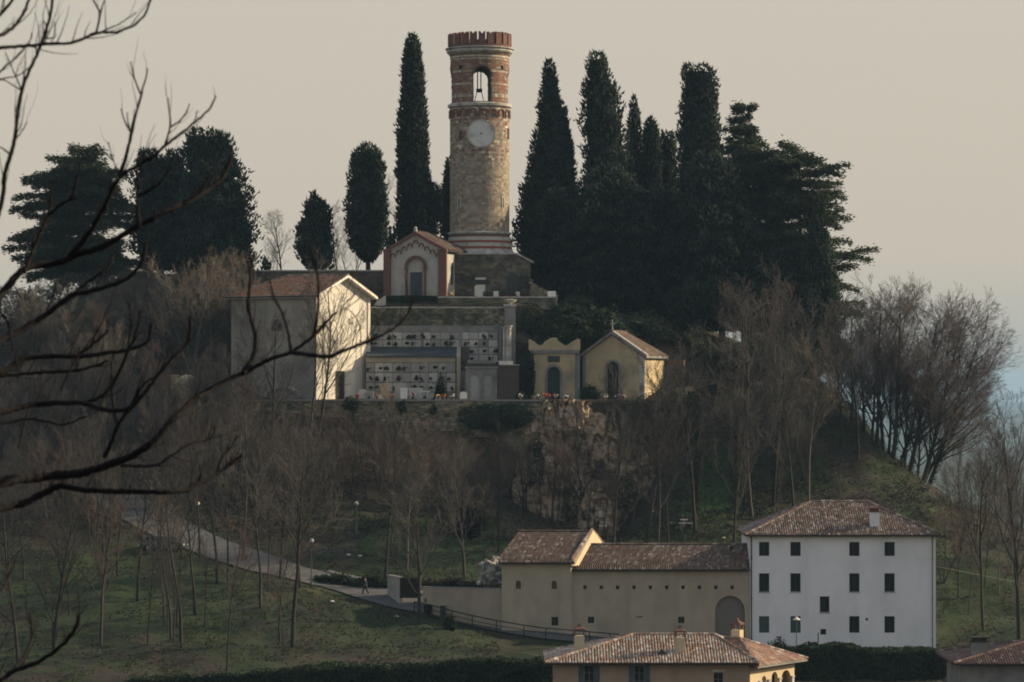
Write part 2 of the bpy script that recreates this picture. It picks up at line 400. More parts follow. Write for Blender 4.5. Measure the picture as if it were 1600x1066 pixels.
_tt = np.gradient(ROADF[:, :2], axis=0); _tt /= np.linalg.norm(_tt, axis=1, keepdims=True); _nn = np.stack([-_tt[:, 1], _tt[:, 0]], 1)
RW = 3.2; TILT = .12          # the road leans with the hillside
def H(x, y):
    x = np.asarray(x, float); y = np.asarray(y, float); shp = x.shape
    z = np.array(H1(x, y), float).ravel(); xf = x.ravel(); yf = y.ravel()
    sel = (yf > 270) & (yf < 350) & (xf > -60) & (xf < 30)
    if sel.any():
        idx = np.nonzero(sel)[0]; px_ = xf[idx]; py_ = yf[idx]
        best = np.full(len(idx), 1e9); bz = np.zeros(len(idx))
        so = np.zeros(len(idx))
        for p, q in zip(ROADF, _nn):
            d = (px_-p[0])**2+(py_-p[1])**2; k = d < best; so[k] = ((px_-p[0])*q[0]+(py_-p[1])*q[1])[k]
            best[k] = d[k]; bz[k] = p[2]
        d = np.sqrt(best); w = np.clip((6.5-d)/(6.5-RW-.4), 0, 1); w = w*w*(3-2*w)
        z[idx] = z[idx]*(1-w)+(bz-.10-TILT*np.clip(so, -4.5, 4.5))*w
    return z.reshape(shp)
def Hs(x, y): return float(H(np.array([x]), np.array([y]))[0])
def G(px, py): 
    p = ray_ground(px, py, H); return p
def GD(px, D):
    x = X(px, D); return Vector((x, D, Hs(x, D)))

def geom(a, b, n): return list(np.geomspace(a, b, n))
xs = np.concatenate([-np.array(geom(92, 9000, 16))[::-1], np.arange(-88, 88.1, .6), np.array(geom(92, 9000, 16))])
ys = np.concatenate([[-300,-120,-40,-15,0,12,25,40,60,90,120,150,190,220], np.arange(240, 349.3, .55), [349.5, 349.62, 350.28, 350.5],
                     np.arange(351, 361.1, .5), [361.35, 362.05], np.arange(362.5, 400, .6), np.arange(401, 430, 2), np.array(geom(440, 16000, 26))])
XX, YY = np.meshgrid(xs, ys); ZZ = H(XX, YY)
ny, nx = XX.shape
ii = np.arange(ny*nx).reshape(ny, nx)
F = np.stack([ii[:-1,:-1], ii[:-1,1:], ii[1:,1:], ii[1:,:-1]], -1).reshape(-1, 4)
# what grows where: grass (green), leaf litter and bare earth (brown)
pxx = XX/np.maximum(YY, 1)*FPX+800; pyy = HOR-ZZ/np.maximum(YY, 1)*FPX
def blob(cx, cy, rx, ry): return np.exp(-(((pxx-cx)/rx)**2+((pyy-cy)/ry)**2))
gr = .30+.5*np.clip((YY-0)/10, 0, 1)*(YY < 312)
gr = gr+.9*blob(250,930,330,90)+.9*blob(110,890,260,50)+.7*blob(620,990,260,45)+1.0*blob(650,850,180,40)+1.1*blob(1110,800,70,38)+.9*blob(1120,850,160,30)+.5*blob(1520,800,90,50)+.8*blob(1300,680,120,60)+.6*blob(1420,770,120,40)+.5*blob(1500,920,90,60)-.3*blob(470,800,90,40)-.6*blob(540,930,120,14)+.5*blob(250,1040,380,30)
gr = gr+.4*(YY > 430)+.35*np.clip((pxx-1040)/80, 0, 1)*(YY > 300)
gn = fbm(XX*.22, YY*.10, 21, 5); gn2 = fbm(XX*.9, YY*.6, 33, 4)
gm = np.clip((gr-.55+(gn-.5)*3.4+(gn2-.5)*2.0)*1.3, 0, 1)[..., None]
litter = np.array([.38,.33,.30]); green = np.array([.18,.34,.14]); gold = np.array([.95,.85,.55])
dry = fbm(XX*.12+7, YY*.12, 41, 4)[..., None]
C = litter*(1-gm)+green*gm
C = C*(.45+1.1*dry)*(.7+.6*gn2[..., None])
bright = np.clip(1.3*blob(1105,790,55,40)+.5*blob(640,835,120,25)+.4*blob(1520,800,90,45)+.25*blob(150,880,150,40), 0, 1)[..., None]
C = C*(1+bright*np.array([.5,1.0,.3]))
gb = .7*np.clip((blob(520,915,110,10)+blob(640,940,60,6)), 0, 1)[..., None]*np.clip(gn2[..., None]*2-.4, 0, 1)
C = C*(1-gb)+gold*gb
V = np.stack([XX, YY, ZZ], -1).reshape(-1, 3)
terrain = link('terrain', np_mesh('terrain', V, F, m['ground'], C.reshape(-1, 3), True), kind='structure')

# road surface and the pale footpath on its far side
def strip(name, path, o0, o1, dz, mtl, kerb=0.0):
    t = np.gradient(path[:, :2], axis=0); t /= np.linalg.norm(t, axis=1, keepdims=True); n = np.stack([-t[:, 1], t[:, 0]], 1)
    Vv = []; 
    for k in range(len(path)):
        for o in (o0, o1):
            Vv.append((path[k,0]+n[k,0]*o, path[k,1]+n[k,1]*o, path[k,2]+dz-TILT*o))
    if kerb:
        for k in range(len(path)):
            for o in (o0, o1): Vv.append((path[k,0]+n[k,0]*o, path[k,1]+n[k,1]*o, path[k,2]+dz-kerb-TILT*o))
    q = len(path); Ff = [[2*k, 2*k+1, 2*k+3, 2*k+2] for k in range(q-1)]
    if kerb:
        b = 2*q
        Ff += [[b+2*k, 2*k, 2*k+2, b+2*k+2] for k in range(q-1)]+[[2*k+1, b+2*k+1, b+2*k+3, 2*k+3] for k in range(q-1)]
    return link(name, np_mesh(name, np.array(Vv), np.array(Ff), mtl), kind='structure')
strip('road', road, -2.8, 2.3, .02, m['road'])
strip('pavement', road[:int(len(road)*.52)], -3.7, -2.8, .12, m['footpath'], .25)
# ------------------------------------------------------------------ building helpers
def jit(c, a):
    k = 1+random.uniform(-a, a); return (c[0]*k, c[1]*k*(1+random.uniform(-.03,.03)), c[2]*k*(1+random.uniform(-.05,.05)))
def blocks(mb, x0, x1, z0, z1, y, h=.28, w=.5, jy=.035, cols=((1,1,1),), ztop=None, jc=.22, gap=.02):
    """a face of uneven stones standing proud of y (towards -y), each with its own edges"""
    z = z0
    while z < z1-.05:
        hh = min(h*random.uniform(.75, 1.25), z1-z); x = x0-random.uniform(0, w*.5)
        while x < x1:
            ww = w*random.uniform(.55, 1.5); a = max(x, x0); b = min(x+ww, x1); x += ww
            if b-a < .05: continue
            top = z+hh
            if ztop is not None:
                lim = min(ztop(a), ztop(b))
                if z >= lim: continue
                top = min(top, lim)
            mb.col = jit(random.choice(cols), jc)
            mb.box(a+gap*.5, b-gap*.5, y-random.uniform(.005, jy), y+.12, z+gap*.5, top-gap*.5, skip=('k',))
        z += hh
    mb.col = (1,1,1)
def arch_pts(xc, r, z, n=10, ry=None):
    ry = ry or r
    return [(xc+r*math.cos(math.pi*k/n), z+ry*math.sin(math.pi*k/n)) for k in range(n+1)]   # right to left
def wall_holes(mb, x0, x1, z0, z1, y, holes, depth=.3):
    """front skin at y with openings (hx0,hx1,hz0,hz1,arch) whose reveals run back by depth"""
    gx = sorted({x0, x1, *[h[0] for h in holes], *[h[1] for h in holes]}); gz = sorted({z0, z1, *[h[2] for h in holes], *[h[3] for h in holes]})
    for a, b in zip(gx[:-1], gx[1:]):
        for c, d in zip(gz[:-1], gz[1:]):
            cx, cz = (a+b)/2, (c+d)/2
            if any(h[0] < cx < h[1] and h[2] < cz < h[3] for h in holes): continue
            mb.add([(a,y,c),(b,y,c),(b,y,d),(a,y,d)], [(0,1,2,3)])
    for h in holes:
        a, b, c, d = h[:4]; arch = len(h) > 4 and h[4]
        if not arch:
            ring = [(a,c),(b,c),(b,d),(a,d)]
        else:
            r = (b-a)/2; n = 10; ap = arch_pts((a+b)/2, r, d-r, n)
            ring = [(a,c),(b,c)]+ap
            # spandrels
            for k in range(n//2):
                p, q = ap[k], ap[k+1]; mb.add([(b,y,d),(p[0],y,p[1]),(q[0],y,q[1])], [(0,2,1)])
            for k in range(n//2, n):
                p, q = ap[k], ap[k+1]; mb.add([(a,y,d),(p[0],y,p[1]),(q[0],y,q[1])], [(0,2,1)])
        n = len(ring)
        for k in range(n):
            p, q = ring[k], ring[(k+1)%n]
            mb.add([(p[0],y,p[1]),(q[0],y,q[1]),(q[0],y+depth,q[1]),(p[0],y+depth,p[1])], [(0,1,2,3)])
def rotz(a, at=(0,0,0)): return Matrix.Translation(at) @ Matrix.Rotation(a, 4, 'Z')
RIGHT = lambda x: rotz(R(90), (x,0,0))      # local frame whose front (-y) looks to +x : local x runs along +y

def window(parent, x0, x1, z0, z1, y, mpane, mframe, M=None, bars=(1,0), sill=None, fw=.06, name='window', label=None):
    """frame (with mullions) as the part, pane and sill below it"""
    f = MB(); f.M = M; w = fw
    f.box(x0, x0+w, y, y+.06, z0, z1); f.box(x1-w, x1, y, y+.06, z0, z1)
    f.box(x0+w, x1-w, y, y+.06, z0, z0+w); f.box(x0+w, x1-w, y, y+.06, z1-w, z1)
    for k in range(bars[0]):
        xc = x0+(x1-x0)*(k+1)/(bars[0]+1); f.box(xc-w*.4, xc+w*.4, y+.003, y+.055, z0+w, z1-w)
    for k in range(bars[1]):
        zc = z0+(z1-z0)*(k+1)/(bars[1]+1); f.box(x0+w, x1-w, y+.006, y+.05, zc-w*.35, zc+w*.35)
    o = f.build(name, mframe, parent)
    if label: o['label'] = label
    p = MB(); p.M = M; p.box(x0+w*.5, x1-w*.5, y+.03, y+.045, z0+w*.5, z1-w*.5); p.build('pane', mpane, o)
    if sill is not None:
        s = MB(); s.M = M; s.box(x0-.06, x1+.06, sill-.05, sill+.2, z0-.08, z0-.003); s.build('sill', m['limestone'], o)
    return o
def shutter_window(parent, x0, x1, z0, z1, y, msh, M=None, label=None, n=2):
    f = MB(); f.M = M; f.box(x0, x1, y+.05, y+.08, z0, z1); o = f.build('window', m['frame_dark'], parent)
    if label: o['label'] = label
    w = (x1-x0)/n
    for k in range(n):
        s = MB(); s.M = M; a = x0+w*k+.015; b = a+w-.03
        s.box(a, a+.05, y, y+.045, z0, z1); s.box(b-.05, b, y, y+.045, z0, z1)
        nn = int((z1-z0)/.11)
        for j in range(nn):
            zc = z0+(z1-z0)*(j+.5)/nn; s.box(a+.05, b-.05, y+.008, y+.04, zc-.035, zc+.035)
        s.build('shutter', msh, o)
    return o

TILES = [(.26,.165,.13),(.21,.14,.115),(.24,.175,.15),(.175,.125,.105),(.22,.16,.13),(.30,.22,.17)]
LICH = [(.38,.34,.295),(.34,.31,.27),(.48,.42,.36)]
def tiles(name, parent, O, U, V, poly, cw=.21, rl=.36, pal=TILES, lich=.12, tone=1.0, Nrm=None):
    """rows of half-round roof tiles on the plane O + u U + v V, clipped to poly in (u,v)"""
    O = Vector(O); U = Vector(U).normalized(); V = Vector(V).normalized(); N = (Nrm or U.cross(V)).normalized()
    us = [p[0] for p in poly]; vs2 = [p[1] for p in poly]
    def inside(u, v):
        c = False; n = len(poly)
        for i in range(n):
            a, b = poly[i], poly[(i+1)%n]
            if (a[1] > v) != (b[1] > v) and u < (b[0]-a[0])*(v-a[1])/(b[1]-a[1])+a[0]: c = not c
        return c
    Vs = []; Fs = []; Cs = []
    nc = int((max(us)-min(us))/cw)+1; nr = int((max(vs2)-min(vs2))/rl)+1
    colt = [random.uniform(.85, 1.12) for _ in range(nc)]
    for i in range(nc):
        for j in range(nr):
            u = min(us)+(i+.5)*cw; v = min(vs2)+(j+.5)*rl
            if not inside(u, v): continue
            c = random.choice(LICH if random.random() < lich else pal); k = tone*colt[i]*random.uniform(.8, 1.2)
            c = (c[0]*k, c[1]*k, c[2]*k)
            du = random.uniform(-.012,.012); dv = random.uniform(-.03,.02); dz = random.uniform(0,.012); b = len(Vs)
            for (vv, r, h) in ((v-rl*.55+dv, cw*.44, .035+dz), (v+rl*.55+dv, cw*.37, .0+dz)):
                for a in (0, 60, 120, 180):
                    Vs.append(O+U*(u+du+r*math.cos(R(a)))+V*vv+N*(h+r*.75*math.sin(R(a))+.01)); Cs.append(c)
            for k2 in range(3): Fs.append([b+k2, b+k2+1, b+k2+5, b+k2+4])
            Fs.append([b+3, b+2, b+1, b])
    return link(name, np_mesh(name, np.array([tuple(v) for v in Vs]), np.array(Fs), m['tile'], np.array(Cs)), parent, kind='stuff')
def ridge(mb, a, b, r=.13, pal=TILES, tone=.8, lich=.2):
    a = Vector(a); b = Vector(b); n = max(1, int((b-a).length/.42)); 
    for k in range(n):
        c = random.choice(LICH if random.random() < lich else pal); q = tone*random.uniform(.8,1.2); mb.col = tuple(x*q for x in c)
        mb.tube(a.lerp(b, k/n), a.lerp(b, (k+1.08)/n), r*1.1, r*.9, 7)
    mb.col = (1,1,1)
def hip_roof(parent, x0, x1, y0, y1, z, rise, hl, hr, over=.4, tone=1.0, lich=.12, cw=.21, soffit=None, faces='flrk', pal=TILES, eave=.12):
    """roof over a rectangle; hl/hr = how far the ridge stops short of each end (0 = gable)"""
    x0 -= over; x1 += over; y0 -= over; y1 += over; ym = (y0+y1)/2
    A, B, C, D = Vector((x0,y0,z)), Vector((x1,y0,z)), Vector((x1,y1,z)), Vector((x0,y1,z))
    E, Fp = Vector((x0+hl,ym,z+rise)), Vector((x1-hr,ym,z+rise))
    s = MB(); dn = Vector((0,0,-eave))
    s.add([A,B,C,D,E,Fp,A+dn,B+dn,C+dn,D+dn], [(0,1,5,4),(2,3,4,5),(1,2,5),(3,0,4),(0,6,7,1),(1,7,8,2),(2,8,9,3),(3,9,6,0),(6,9,8,7)])
    roof = s.build('roof', soffit or m['tile_base'], parent)
    slope = math.hypot((y1-y0)/2, rise); Lx = x1-x0
    if 'f' in faces: tiles('roof_tiles', roof, A, B-A, E-Vector((E.x,y0,z)), [(0,0),(Lx,0),(Lx-hr,slope),(hl,slope)], cw, tone=tone, lich=lich, pal=pal)
    if 'k' in faces: tiles('roof_tiles', roof, C, D-C, Vector((E.x,ym,z+rise))-Vector((E.x,y1,z)), [(0,0),(Lx,0),(Lx-hl,slope),(hr,slope)], cw*1.6, tone=tone, lich=lich, pal=pal)
    if 'r' in faces and hr > .2:
        sl_ = math.hypot(hr, rise); tiles('roof_tiles', roof, B, C-B, Vector((x1-hr,y0,z+rise))-Vector((x1,y0,z)), [(0,0),(y1-y0,0),((y1-y0)/2,sl_)], cw, tone=tone, lich=lich, pal=pal)
    if 'l' in faces and hl > .2:
        sl_ = math.hypot(hl, rise); tiles('roof_tiles', roof, D, A-D, Vector((x0+hl,y0,z+rise))-Vector((x0,y0,z)), [(0,0),(y1-y0,0),((y1-y0)/2,sl_)], cw, tone=tone, lich=lich, pal=pal)
    rg = MB(); up = Vector((0,0,.07)); ridge(rg, E+up, Fp+up, tone=.75*tone, pal=pal)
    if hr > .2: ridge(rg, B+up, Fp+up, tone=.75*tone, pal=pal); ridge(rg, C+up, Fp+up, tone=.75*tone, pal=pal)
    if hl > .2: ridge(rg, A+up, E+up, tone=.75*tone, pal=pal); ridge(rg, D+up, E+up, tone=.75*tone, pal=pal)
    tag(rg.build('ridge_tiles', m['tile'], roof), kind='stuff')
    g = MB(); g.tube((x0,y0-.06,z-.05), (x1,y0-.06,z-.05), .075, n=6); g.build('gutter', m['gutter'], roof)
    return roof
def chimney(roof, x, y, z0, z1, w=.75, d=.6, mm=None, style='brick'):
    c = MB(); c.box(x-w/2, x+w/2, y-d/2, y+d/2, z0, z1); o = c.build('chimney', mm or m['plaster_buff'], roof)
    return o
def chimney_top(thing_, x, y, z1, w, d, style):
    t = MB()
    if style == 'house':      # brick posts under a little tiled gable
        for a in (-1, 1):
            for b in (-1, 1): t.box(x+a*w*.5-.09*(a > 0)-0.0*(a < 0), x+a*w*.5+.09*(a < 0), y+b*d*.5-.09*(b > 0), y+b*d*.5+.09*(b < 0), z1, z1+.42)
        t.box(x-w*.6, x+w*.6, y-d*.6, y+d*.6, z1+.42, z1+.52); t.box(x-.1, x+.1, y-.1, y+.1, z1+.75, z1+.95)
        t.add([(x-w*.62,y-d*.62,z1+.52),(x+w*.62,y-d*.62,z1+.52),(x+w*.62,y+d*.62,z1+.52),(x-w*.62,y+d*.62,z1+.52),(x,y,z1+.82)], [(0,1,4),(1,2,4),(2,3,4),(3,0,4)])
        return t.build('chimney_cap', m['brick'], thing_)
    t.box(x-w*.62, x+w*.62, y-d*.62, y+d*.62, z1, z1+.1); t.box(x-w*.45, x+w*.45, y-d*.45, y+d*.45, z1+.1, z1+.3); t.box(x-w*.66, x+w*.66, y-d*.66, y+d*.66, z1+.3, z1+.42)
    return t.build('chimney_cap', m['gutter'] if style == 'flat' else m['brick'], thing_)
def pipe(parent, x, y, z0, z1, r=.055, top=None, mtl=None):
    p = MB(); p.tube((x,y,z0), (x,y,z1), r, n=6)
    if top: p.tube((x,y,z1), top, r, n=6)
    for k in range(3): zz = z0+(z1-z0)*(k+.7)/3.2; p.box(x-r*1.5, x+r*1.5, y-r*1.2, y+r*2.5, zz-.03, zz+.03)
    return p.build('downpipe', mtl or m['gutter'], parent)
def shear(T, k, y0=0.0):
    """lean the ground plan: the real range is not square, its side walls run back to the right"""
    for o in T.children_recursive:
        if o.type != 'MESH': continue
        n = len(o.data.vertices); a = np.empty(n*3, np.float32); o.data.vertices.foreach_get('co', a); a = a.reshape(-1, 3)
        a[:, 0] += k*np.maximum(a[:, 1]-y0, 0); o.data.vertices.foreach_set('co', a.ravel()); o.data.update()
def hole_px(cx, cy, w, h, D, x_off, arch=False):
    a = W(cx-w/2, cy+h/2, D); b = W(cx+w/2, cy-h/2, D); return (a.x-x_off, b.x-x_off, a.z, b.z, arch)

# ------------------------------------------------------------------ the white four-storey house
D = 290.0
a = W(1172, 1017, D); b = W(1462, 836, D); wid = b.x-a.x; zt = b.z; z0 = a.z-1.5; dep = 10.5
T = thing('white_house', 'tall white plastered house of four window rows under a hipped tile roof', 'house', (a.x, D, 0))
hs = []
for cx in (1194, 1243, 1335, 1390):
    hs += [(cx, 858, 16, 22, 'a'), (cx, 910.5, 16, 29, 'b'), (cx, 976, 16, 26, 'c' if cx < 1300 else 'd')]
hs += [(1288.5, 944.5, 15, 25, 'b'), (1286.5, 987.5, 9, 9, 's'), (1354.5, 968, 4, 4, 's')]
holes = [hole_px(c[0], c[1], c[2], c[3], D, a.x) for c in hs]
w = MB(); wall_holes(w, 0, wid, z0, zt, 0, holes, .25)
w.box(0, wid, 0, dep, z0, zt, skip=('f','t')); w.build('wall', m['plaster_white'], T)
for h, c in zip(holes, hs):
    if c[4] == 'c': shutter_window(T, h[0], h[1], h[2], h[3], .1, m['shutter_green'], label='window closed by pale green shutters', n=2)
    else: window(T, h[0], h[1], h[2], h[3], .16, m['glass'], m['frame_dark'], sill=0 if c[4] == 'b' else None, bars=(0 if c[4] == 's' else 1, 0), fw=.05)
rf = hip_roof(T, 0, wid, 0, dep, zt, 2.8, 6.6, 6.1, over=.45, tone=1.1, lich=.2)
cx, cz = W(1363, 800, D+3).x-a.x, zt
zc_ = Z(800, D+1.2); chimney(rf, cx, 1.2, zt+.3, zc_, .85, .7, m['plaster_white']); chimney_top(rf, cx, 1.2, zc_, .85, .7, 'brick')
pipe(T, .12, -.1, z0, zt-.3, top=(.12, -.45, zt-.05)); pipe(T, wid-.3, -.1, z0, zt-.3, top=(wid-.3,-.45,zt-.05), mtl=m['pipe_grey'])
mb = MB(); mb.box(W(1308,1,D+2).x-a.x-.15, W(1308,1,D+2).x-a.x+.15, 2, 2.3, zt+.9, zt+1.15); mb.build('roof_vent', m['gutter'], rf)

# ------------------------------------------------------------------ the buff farm wing: long low range and the block at its left end
Y = m['plaster_yellow']
a = W(893, 1000, D); b = W(1171.5, 890, D); wid = b.x-a.x; zt = b.z; z0 = a.z-1.2
T = thing('farm_wing', 'long buff wing with a row of ten small square holes between two houses', 'house', (a.x, D, 0))
hs = [(914+25.55*k, 918, 5.2, 6) for k in range(10)]+[(923.5, 969, 10, 10.5), (1064.5, 969, 10, 10.5)]
holes = [hole_px(*c, D, a.x) for c in hs]
ax0, ax1 = W(1116.5, 1, D).x-a.x, W(1163, 1, D).x-a.x
holes.append((ax0, ax1, z0, Z(931, D), True))
w = MB(); wall_holes(w, 0, wid-.003, z0, zt, 0, holes, .3); w.box(0, wid-.003, 0, 7.2, z0, zt, skip=('f','t')); w.build('wall', Y, T)
for h in holes[:10]:
    bb = MB(); bb.box(h[0]-.02, h[1]+.02, .22, .28, h[2]-.02, h[3]+.02); bb.build('vent_hole', m['frame_dark'], T)
for h in holes[10:12]: window(T, h[0], h[1], h[2], h[3], .14, m['glass'], m['shutter_green'], bars=(1,0), sill=0)
# arched gate of boards
r = (ax1-ax0)/2; zc = Z(931, D)-r
g = MB(); g.prism([(ax0,z0),(ax1,z0)]+arch_pts((ax0+ax1)/2, r, zc), .30, .36); gd = g.build('arched_gate', m['door_grey'], T)
nb = 11
for k in range(nb):
    x = ax0+(ax1-ax0)*(k+.5)/nb; hh = math.sqrt(max(r*r-(x-(ax0+ax1)/2)**2, 0)); bw = (ax1-ax0)/nb*.44
    q = MB(); q.box(x-bw, x+bw, .275, .297, z0, zc+hh-.06); q.build('plank', m['door_grey'], gd)
rr = Z(852, D+4)-zt
rf = hip_roof(T, .25, wid-.5, 0, 7.2, zt, 2.05, 0, 0, over=.35, tone=.80, lich=.13, faces='fk')
v = MB(); v.box(W(1127,1,D+2.5).x-a.x-.1, W(1127,1,D+2.5).x-a.x+.1, 2.6, 2.8, zt+1.5, zt+2.0); v.build('roof_vent', m['gutter'], rf)
pipe(T, .05, -.12, z0, zt-.2, top=(.05,-.4,zt-.05))
mb = MB(); mb.box(W(994,1,D).x-a.x, W(1003,1,D).x-a.x, -.03, -.004, Z(964.5,D), Z(963,D)); mb.build('wall_plate', m['frame_dark'], T)
shear(T, .40, .35)
# left block, a little higher, gable with a lit end
a2 = W(784, 960, D-.6); b2 = W(892, 879, D-.6); wd2 = b2.x-a2.x; zt2 = b2.z; dp2 = 10.0
T = thing('gabled_barn', 'buff gabled barn with two oval niches left of the long wing', 'barn', (a2.x, D-.6, 0))
hs = [(810, 914, 8, 13, True), (866, 914, 8, 13, True), (867, 971, 11, 14)]
holes = [hole_px(c[0], c[1], c[2], c[3], D-.6, a2.x, len(c) > 4) for c in hs]
z0 = Z(1000, D)-1
w = MB(); wall_holes(w, 0, wd2, z0, zt2, 0, holes, .28); w.box(0, wd2, 0, dp2, z0, zt2, skip=('f','t')); w.build('wall', Y, T)
for h in holes[:2]:
    bb = MB(); bb.box(h[0]-.02, h[1]+.02, .2, .26, h[2]-.02, h[3]+.02); bb.build('niche_back', m['brick'], T)
window(T, holes[2][0], holes[2][1], holes[2][2], holes[2][3], .14, m['glass'], m['shutter_green'], bars=(1,0), sill=0)
rise = 2.55; over = .35
A = Vector((-over,-over,zt2)); Bq = Vector((wd2,-over,zt2)); ym = dp2/2; 
E = Vector((-over, ym, zt2+rise)); Fp = Vector((wd2, ym, zt2+rise))
s = MB(); Cq = Vector((wd2, dp2+over, zt2)); Dq = Vector((-over, dp2+over, zt2)); dn = Vector((0,0,-.12))
s.add([A,Bq,Cq,Dq,E,Fp,A+dn,Bq+dn,Cq+dn,Dq+dn], [(0,1,5,4),(2,3,4,5),(1,2,5),(3,0,4),(0,6,7,1),(1,7,8,2),(2,8,9,3),(3,9,6,0),(6,9,8,7)])
rf = s.build('roof', m['tile_base'], T)
slp = math.hypot(dp2/2+over, rise); Lx = wd2+over
tiles('roof_tiles', rf, A, Bq-A, Vector((0, ym, zt2+rise))-Vector((0,-over,zt2)), [(0,0),(Lx,0),(Lx,slp),(0,slp)], tone=.78, lich=.12)
rg = MB(); up = Vector((0,0,.07)); ridge(rg, E+up, Fp+up, tone=.5); rg.build('ridge_tiles', m['tile'], rf, kind='stuff')
g = MB(); g.tube((-over,-over-.06,zt2-.05),(wd2,-over-.06,zt2-.05),.075,n=6); g.build('gutter', m['gutter'], rf)
# gable wall rises above the wing roof, with a tile coping
gw = MB(); gw.M = RIGHT(wd2)
gw.prism([(-over, zt2-.3),(dp2+over, zt2-.3),(dp2/2, zt2+rise+.12)], -.32, -.01); gw.build('gable_wall', m['plaster_buff'], T)
rg = MB(); ridge(rg, (wd2+.16, -over-.1, zt2+.0), (wd2+.16, dp2/2, zt2+rise+.2), .17, tone=.9); ridge(rg, (wd2+.16, dp2+over, zt2), (wd2+.16, dp2/2, zt2+rise+.2), .17, tone=.9)
rg.build('coping_tiles', m['tile'], T, kind='stuff')

shear(T, .40, .3)
# enclosure wall left of the barn and the dark gate
a = W(660, 958, 295.0); xL = a.x; xR = X(784, D-.4)
T = thing('enclosure_wall', 'plain buff garden wall running down from the dark gate to the barn', 'wall', (xL, 294.6, 0), math.atan2(-4.6, xR-xL))
Lw = math.hypot(4.6, xR-xL)-.02
w = MB(); w.prism([(0,Z(950,295)-1.2),(Lw,Z(985,290)-.8),(Lw,Z(921,290)),(0,Z(918,294.6))], 0, .35); w.build('wall', Y, T)
w = MB(); w.prism([(-.02,Z(918,294.6)+.003),(Lw-.002,Z(921,290)+.003),(Lw-.002,Z(921,290)+.08),(-.02,Z(918,294.6)+.08)], -.04, .39); w.build('coping', m['concrete'], T)
mb = MB(); mb.box(.25,.5,-.03,-.004,Z(941,294.5),Z(935,294.5)); mb.build('letter_box', m['brick'], T)
gx0, gx1 = X(625, 297), X(657, 297); zg = Hs(gx0, 296.5)
T = thing('driveway_gate', 'dark brown sliding gate of vertical boards beside the buff wall', 'gate', (gx0, 297, 0), -.12)
wg = gx1-gx0; zb, ztg = Z(934.5, 297), Z(903, 297)
f = MB(); f.box(0, wg, .03, .08, zb, ztg-.02); f.box(0, wg, -.03, .028, ztg-.12, ztg); f.box(0, wg, -.03, .028, zb+.05, zb+.17); f.build('gate_frame', m['dark_wood'], T)
for k in range(13):
    q = MB(); x = wg*(k+.5)/13; q.box(x-wg/30, x+wg/30, -.012, .026, zb+.18, ztg-.13); q.build('board', m['dark_wood'], T)
px0 = X(606, 299)
T = thing('gate_pillar_wall', 'short pale stub wall on the uphill side of the dark gate', 'wall', (X(624.5,297)-.02, 297, 0), math.atan2(3.2, X(606,300)-X(624.5,297)))
w = MB(); Lp = math.hypot(3.2, X(606,300)-X(624.5,297)); w.box(.02, Lp, -.3, 0, Z(936,297)-1, ztg+.02); w.build('wall', m['plaster_pale'], T)
w = MB(); w.box(-.02, Lp+.04, -.34, .04, ztg+.024, ztg+.1); w.build('coping', m['concrete'], T)

# ------------------------------------------------------------------ near house at the bottom
D2 = 250.0
a = W(866, 1066, D2); b = W(1170, 1036, D2); wid = b.x-a.x; zt = Z(1035, D2); z0 = zt-6.5; dep = 8.6
T = thing('pink_villa', 'villa with pinkish walls, hipped tile roof and two pale chimneys, nearest to the viewer', 'house', (a.x, D2, 0))
hs = [(920.5, 1053, 16, 26, 0), (999, 1053, 16, 26, 0), (1122.5, 1062, 15, 22, 1)]
holes = [hole_px(c[0], c[1]+5, c[2], c[3]+10, D2, a.x) for c in hs]
w = MB(); wall_holes(w, 0, wid, z0, zt, 0, holes, .2); w.box(0, wid, 0, dep, z0, zt, skip=('f','t')); w.build('wall', m['plaster_pink'], T)
for h, c in zip(holes, hs):
    window(T, h[0], h[1], h[2], h[3], .12, m['glass'], m['plaster_grey'], bars=(1,2), fw=.05)
    if not c[4]:
        for sx in (h[0]-.42, h[1]+.02):
            s = MB(); s.box(sx, sx+.4, -.05, -.006, h[2], h[3])
            so = s.build('shutter', m['shutter_blue'], T)
            for j in range(9): q = MB(); zz = h[2]+(h[3]-h[2])*(j+.5)/9; q.box(sx+.04, sx+.36, -.066, -.052, zz-.05, zz+.05); q.build('slat', m['shutter_blue'], so)
    else:
        s = MB(); s.box(h[0]-.15, h[1]+.15, -.08, -.004, h[3]+.03, h[3]+.16); s.box(h[0]-.1, h[1]+.1, -.05, -.002, h[3]+.16, h[3]+.24); s.build('window_hood', m['limestone'], T)
rf = hip_roof(T, 0, wid, 0, dep, zt, 1.8, 7.2, 3.2, over=.75, tone=1.5, lich=.3, cw=.23, pal=[(.27,.175,.13),(.33,.225,.17),(.24,.16,.12),(.36,.27,.205)])
for px, py0, py1, dy in ((905, 1020, 993, 2.0), (1062, 1022, 996, 1.3)):
    cx = X(px, D2+dy)-a.x; zz = Z(py1, D2+dy)
    chimney(rf, cx, dy, Z(py0+14, D2+dy), zz, .8, .62, m['plaster_buff']); chimney_top(rf, cx, dy, zz, .8, .62, 'house')
v = MB(); cx = X(1034, D2+1.2)-a.x; v.prism([(cx-.4,zt+.62),(cx+.4,zt+.62),(cx,zt+.95)], .5, 1.3); v.build('roof_dormer', m['frame_dark'], rf)
# villa's rear wing: its wall looks to the sun
ang = -R(34); L1, L2 = 7.2, 7.0
wx = X(1171.5, D2+.25)
T = thing('arcaded_villa_wing', 'sunlit cream wing with round arched loggia behind the pinkish villa', 'house', (wx, D2+.25, 0), ang)
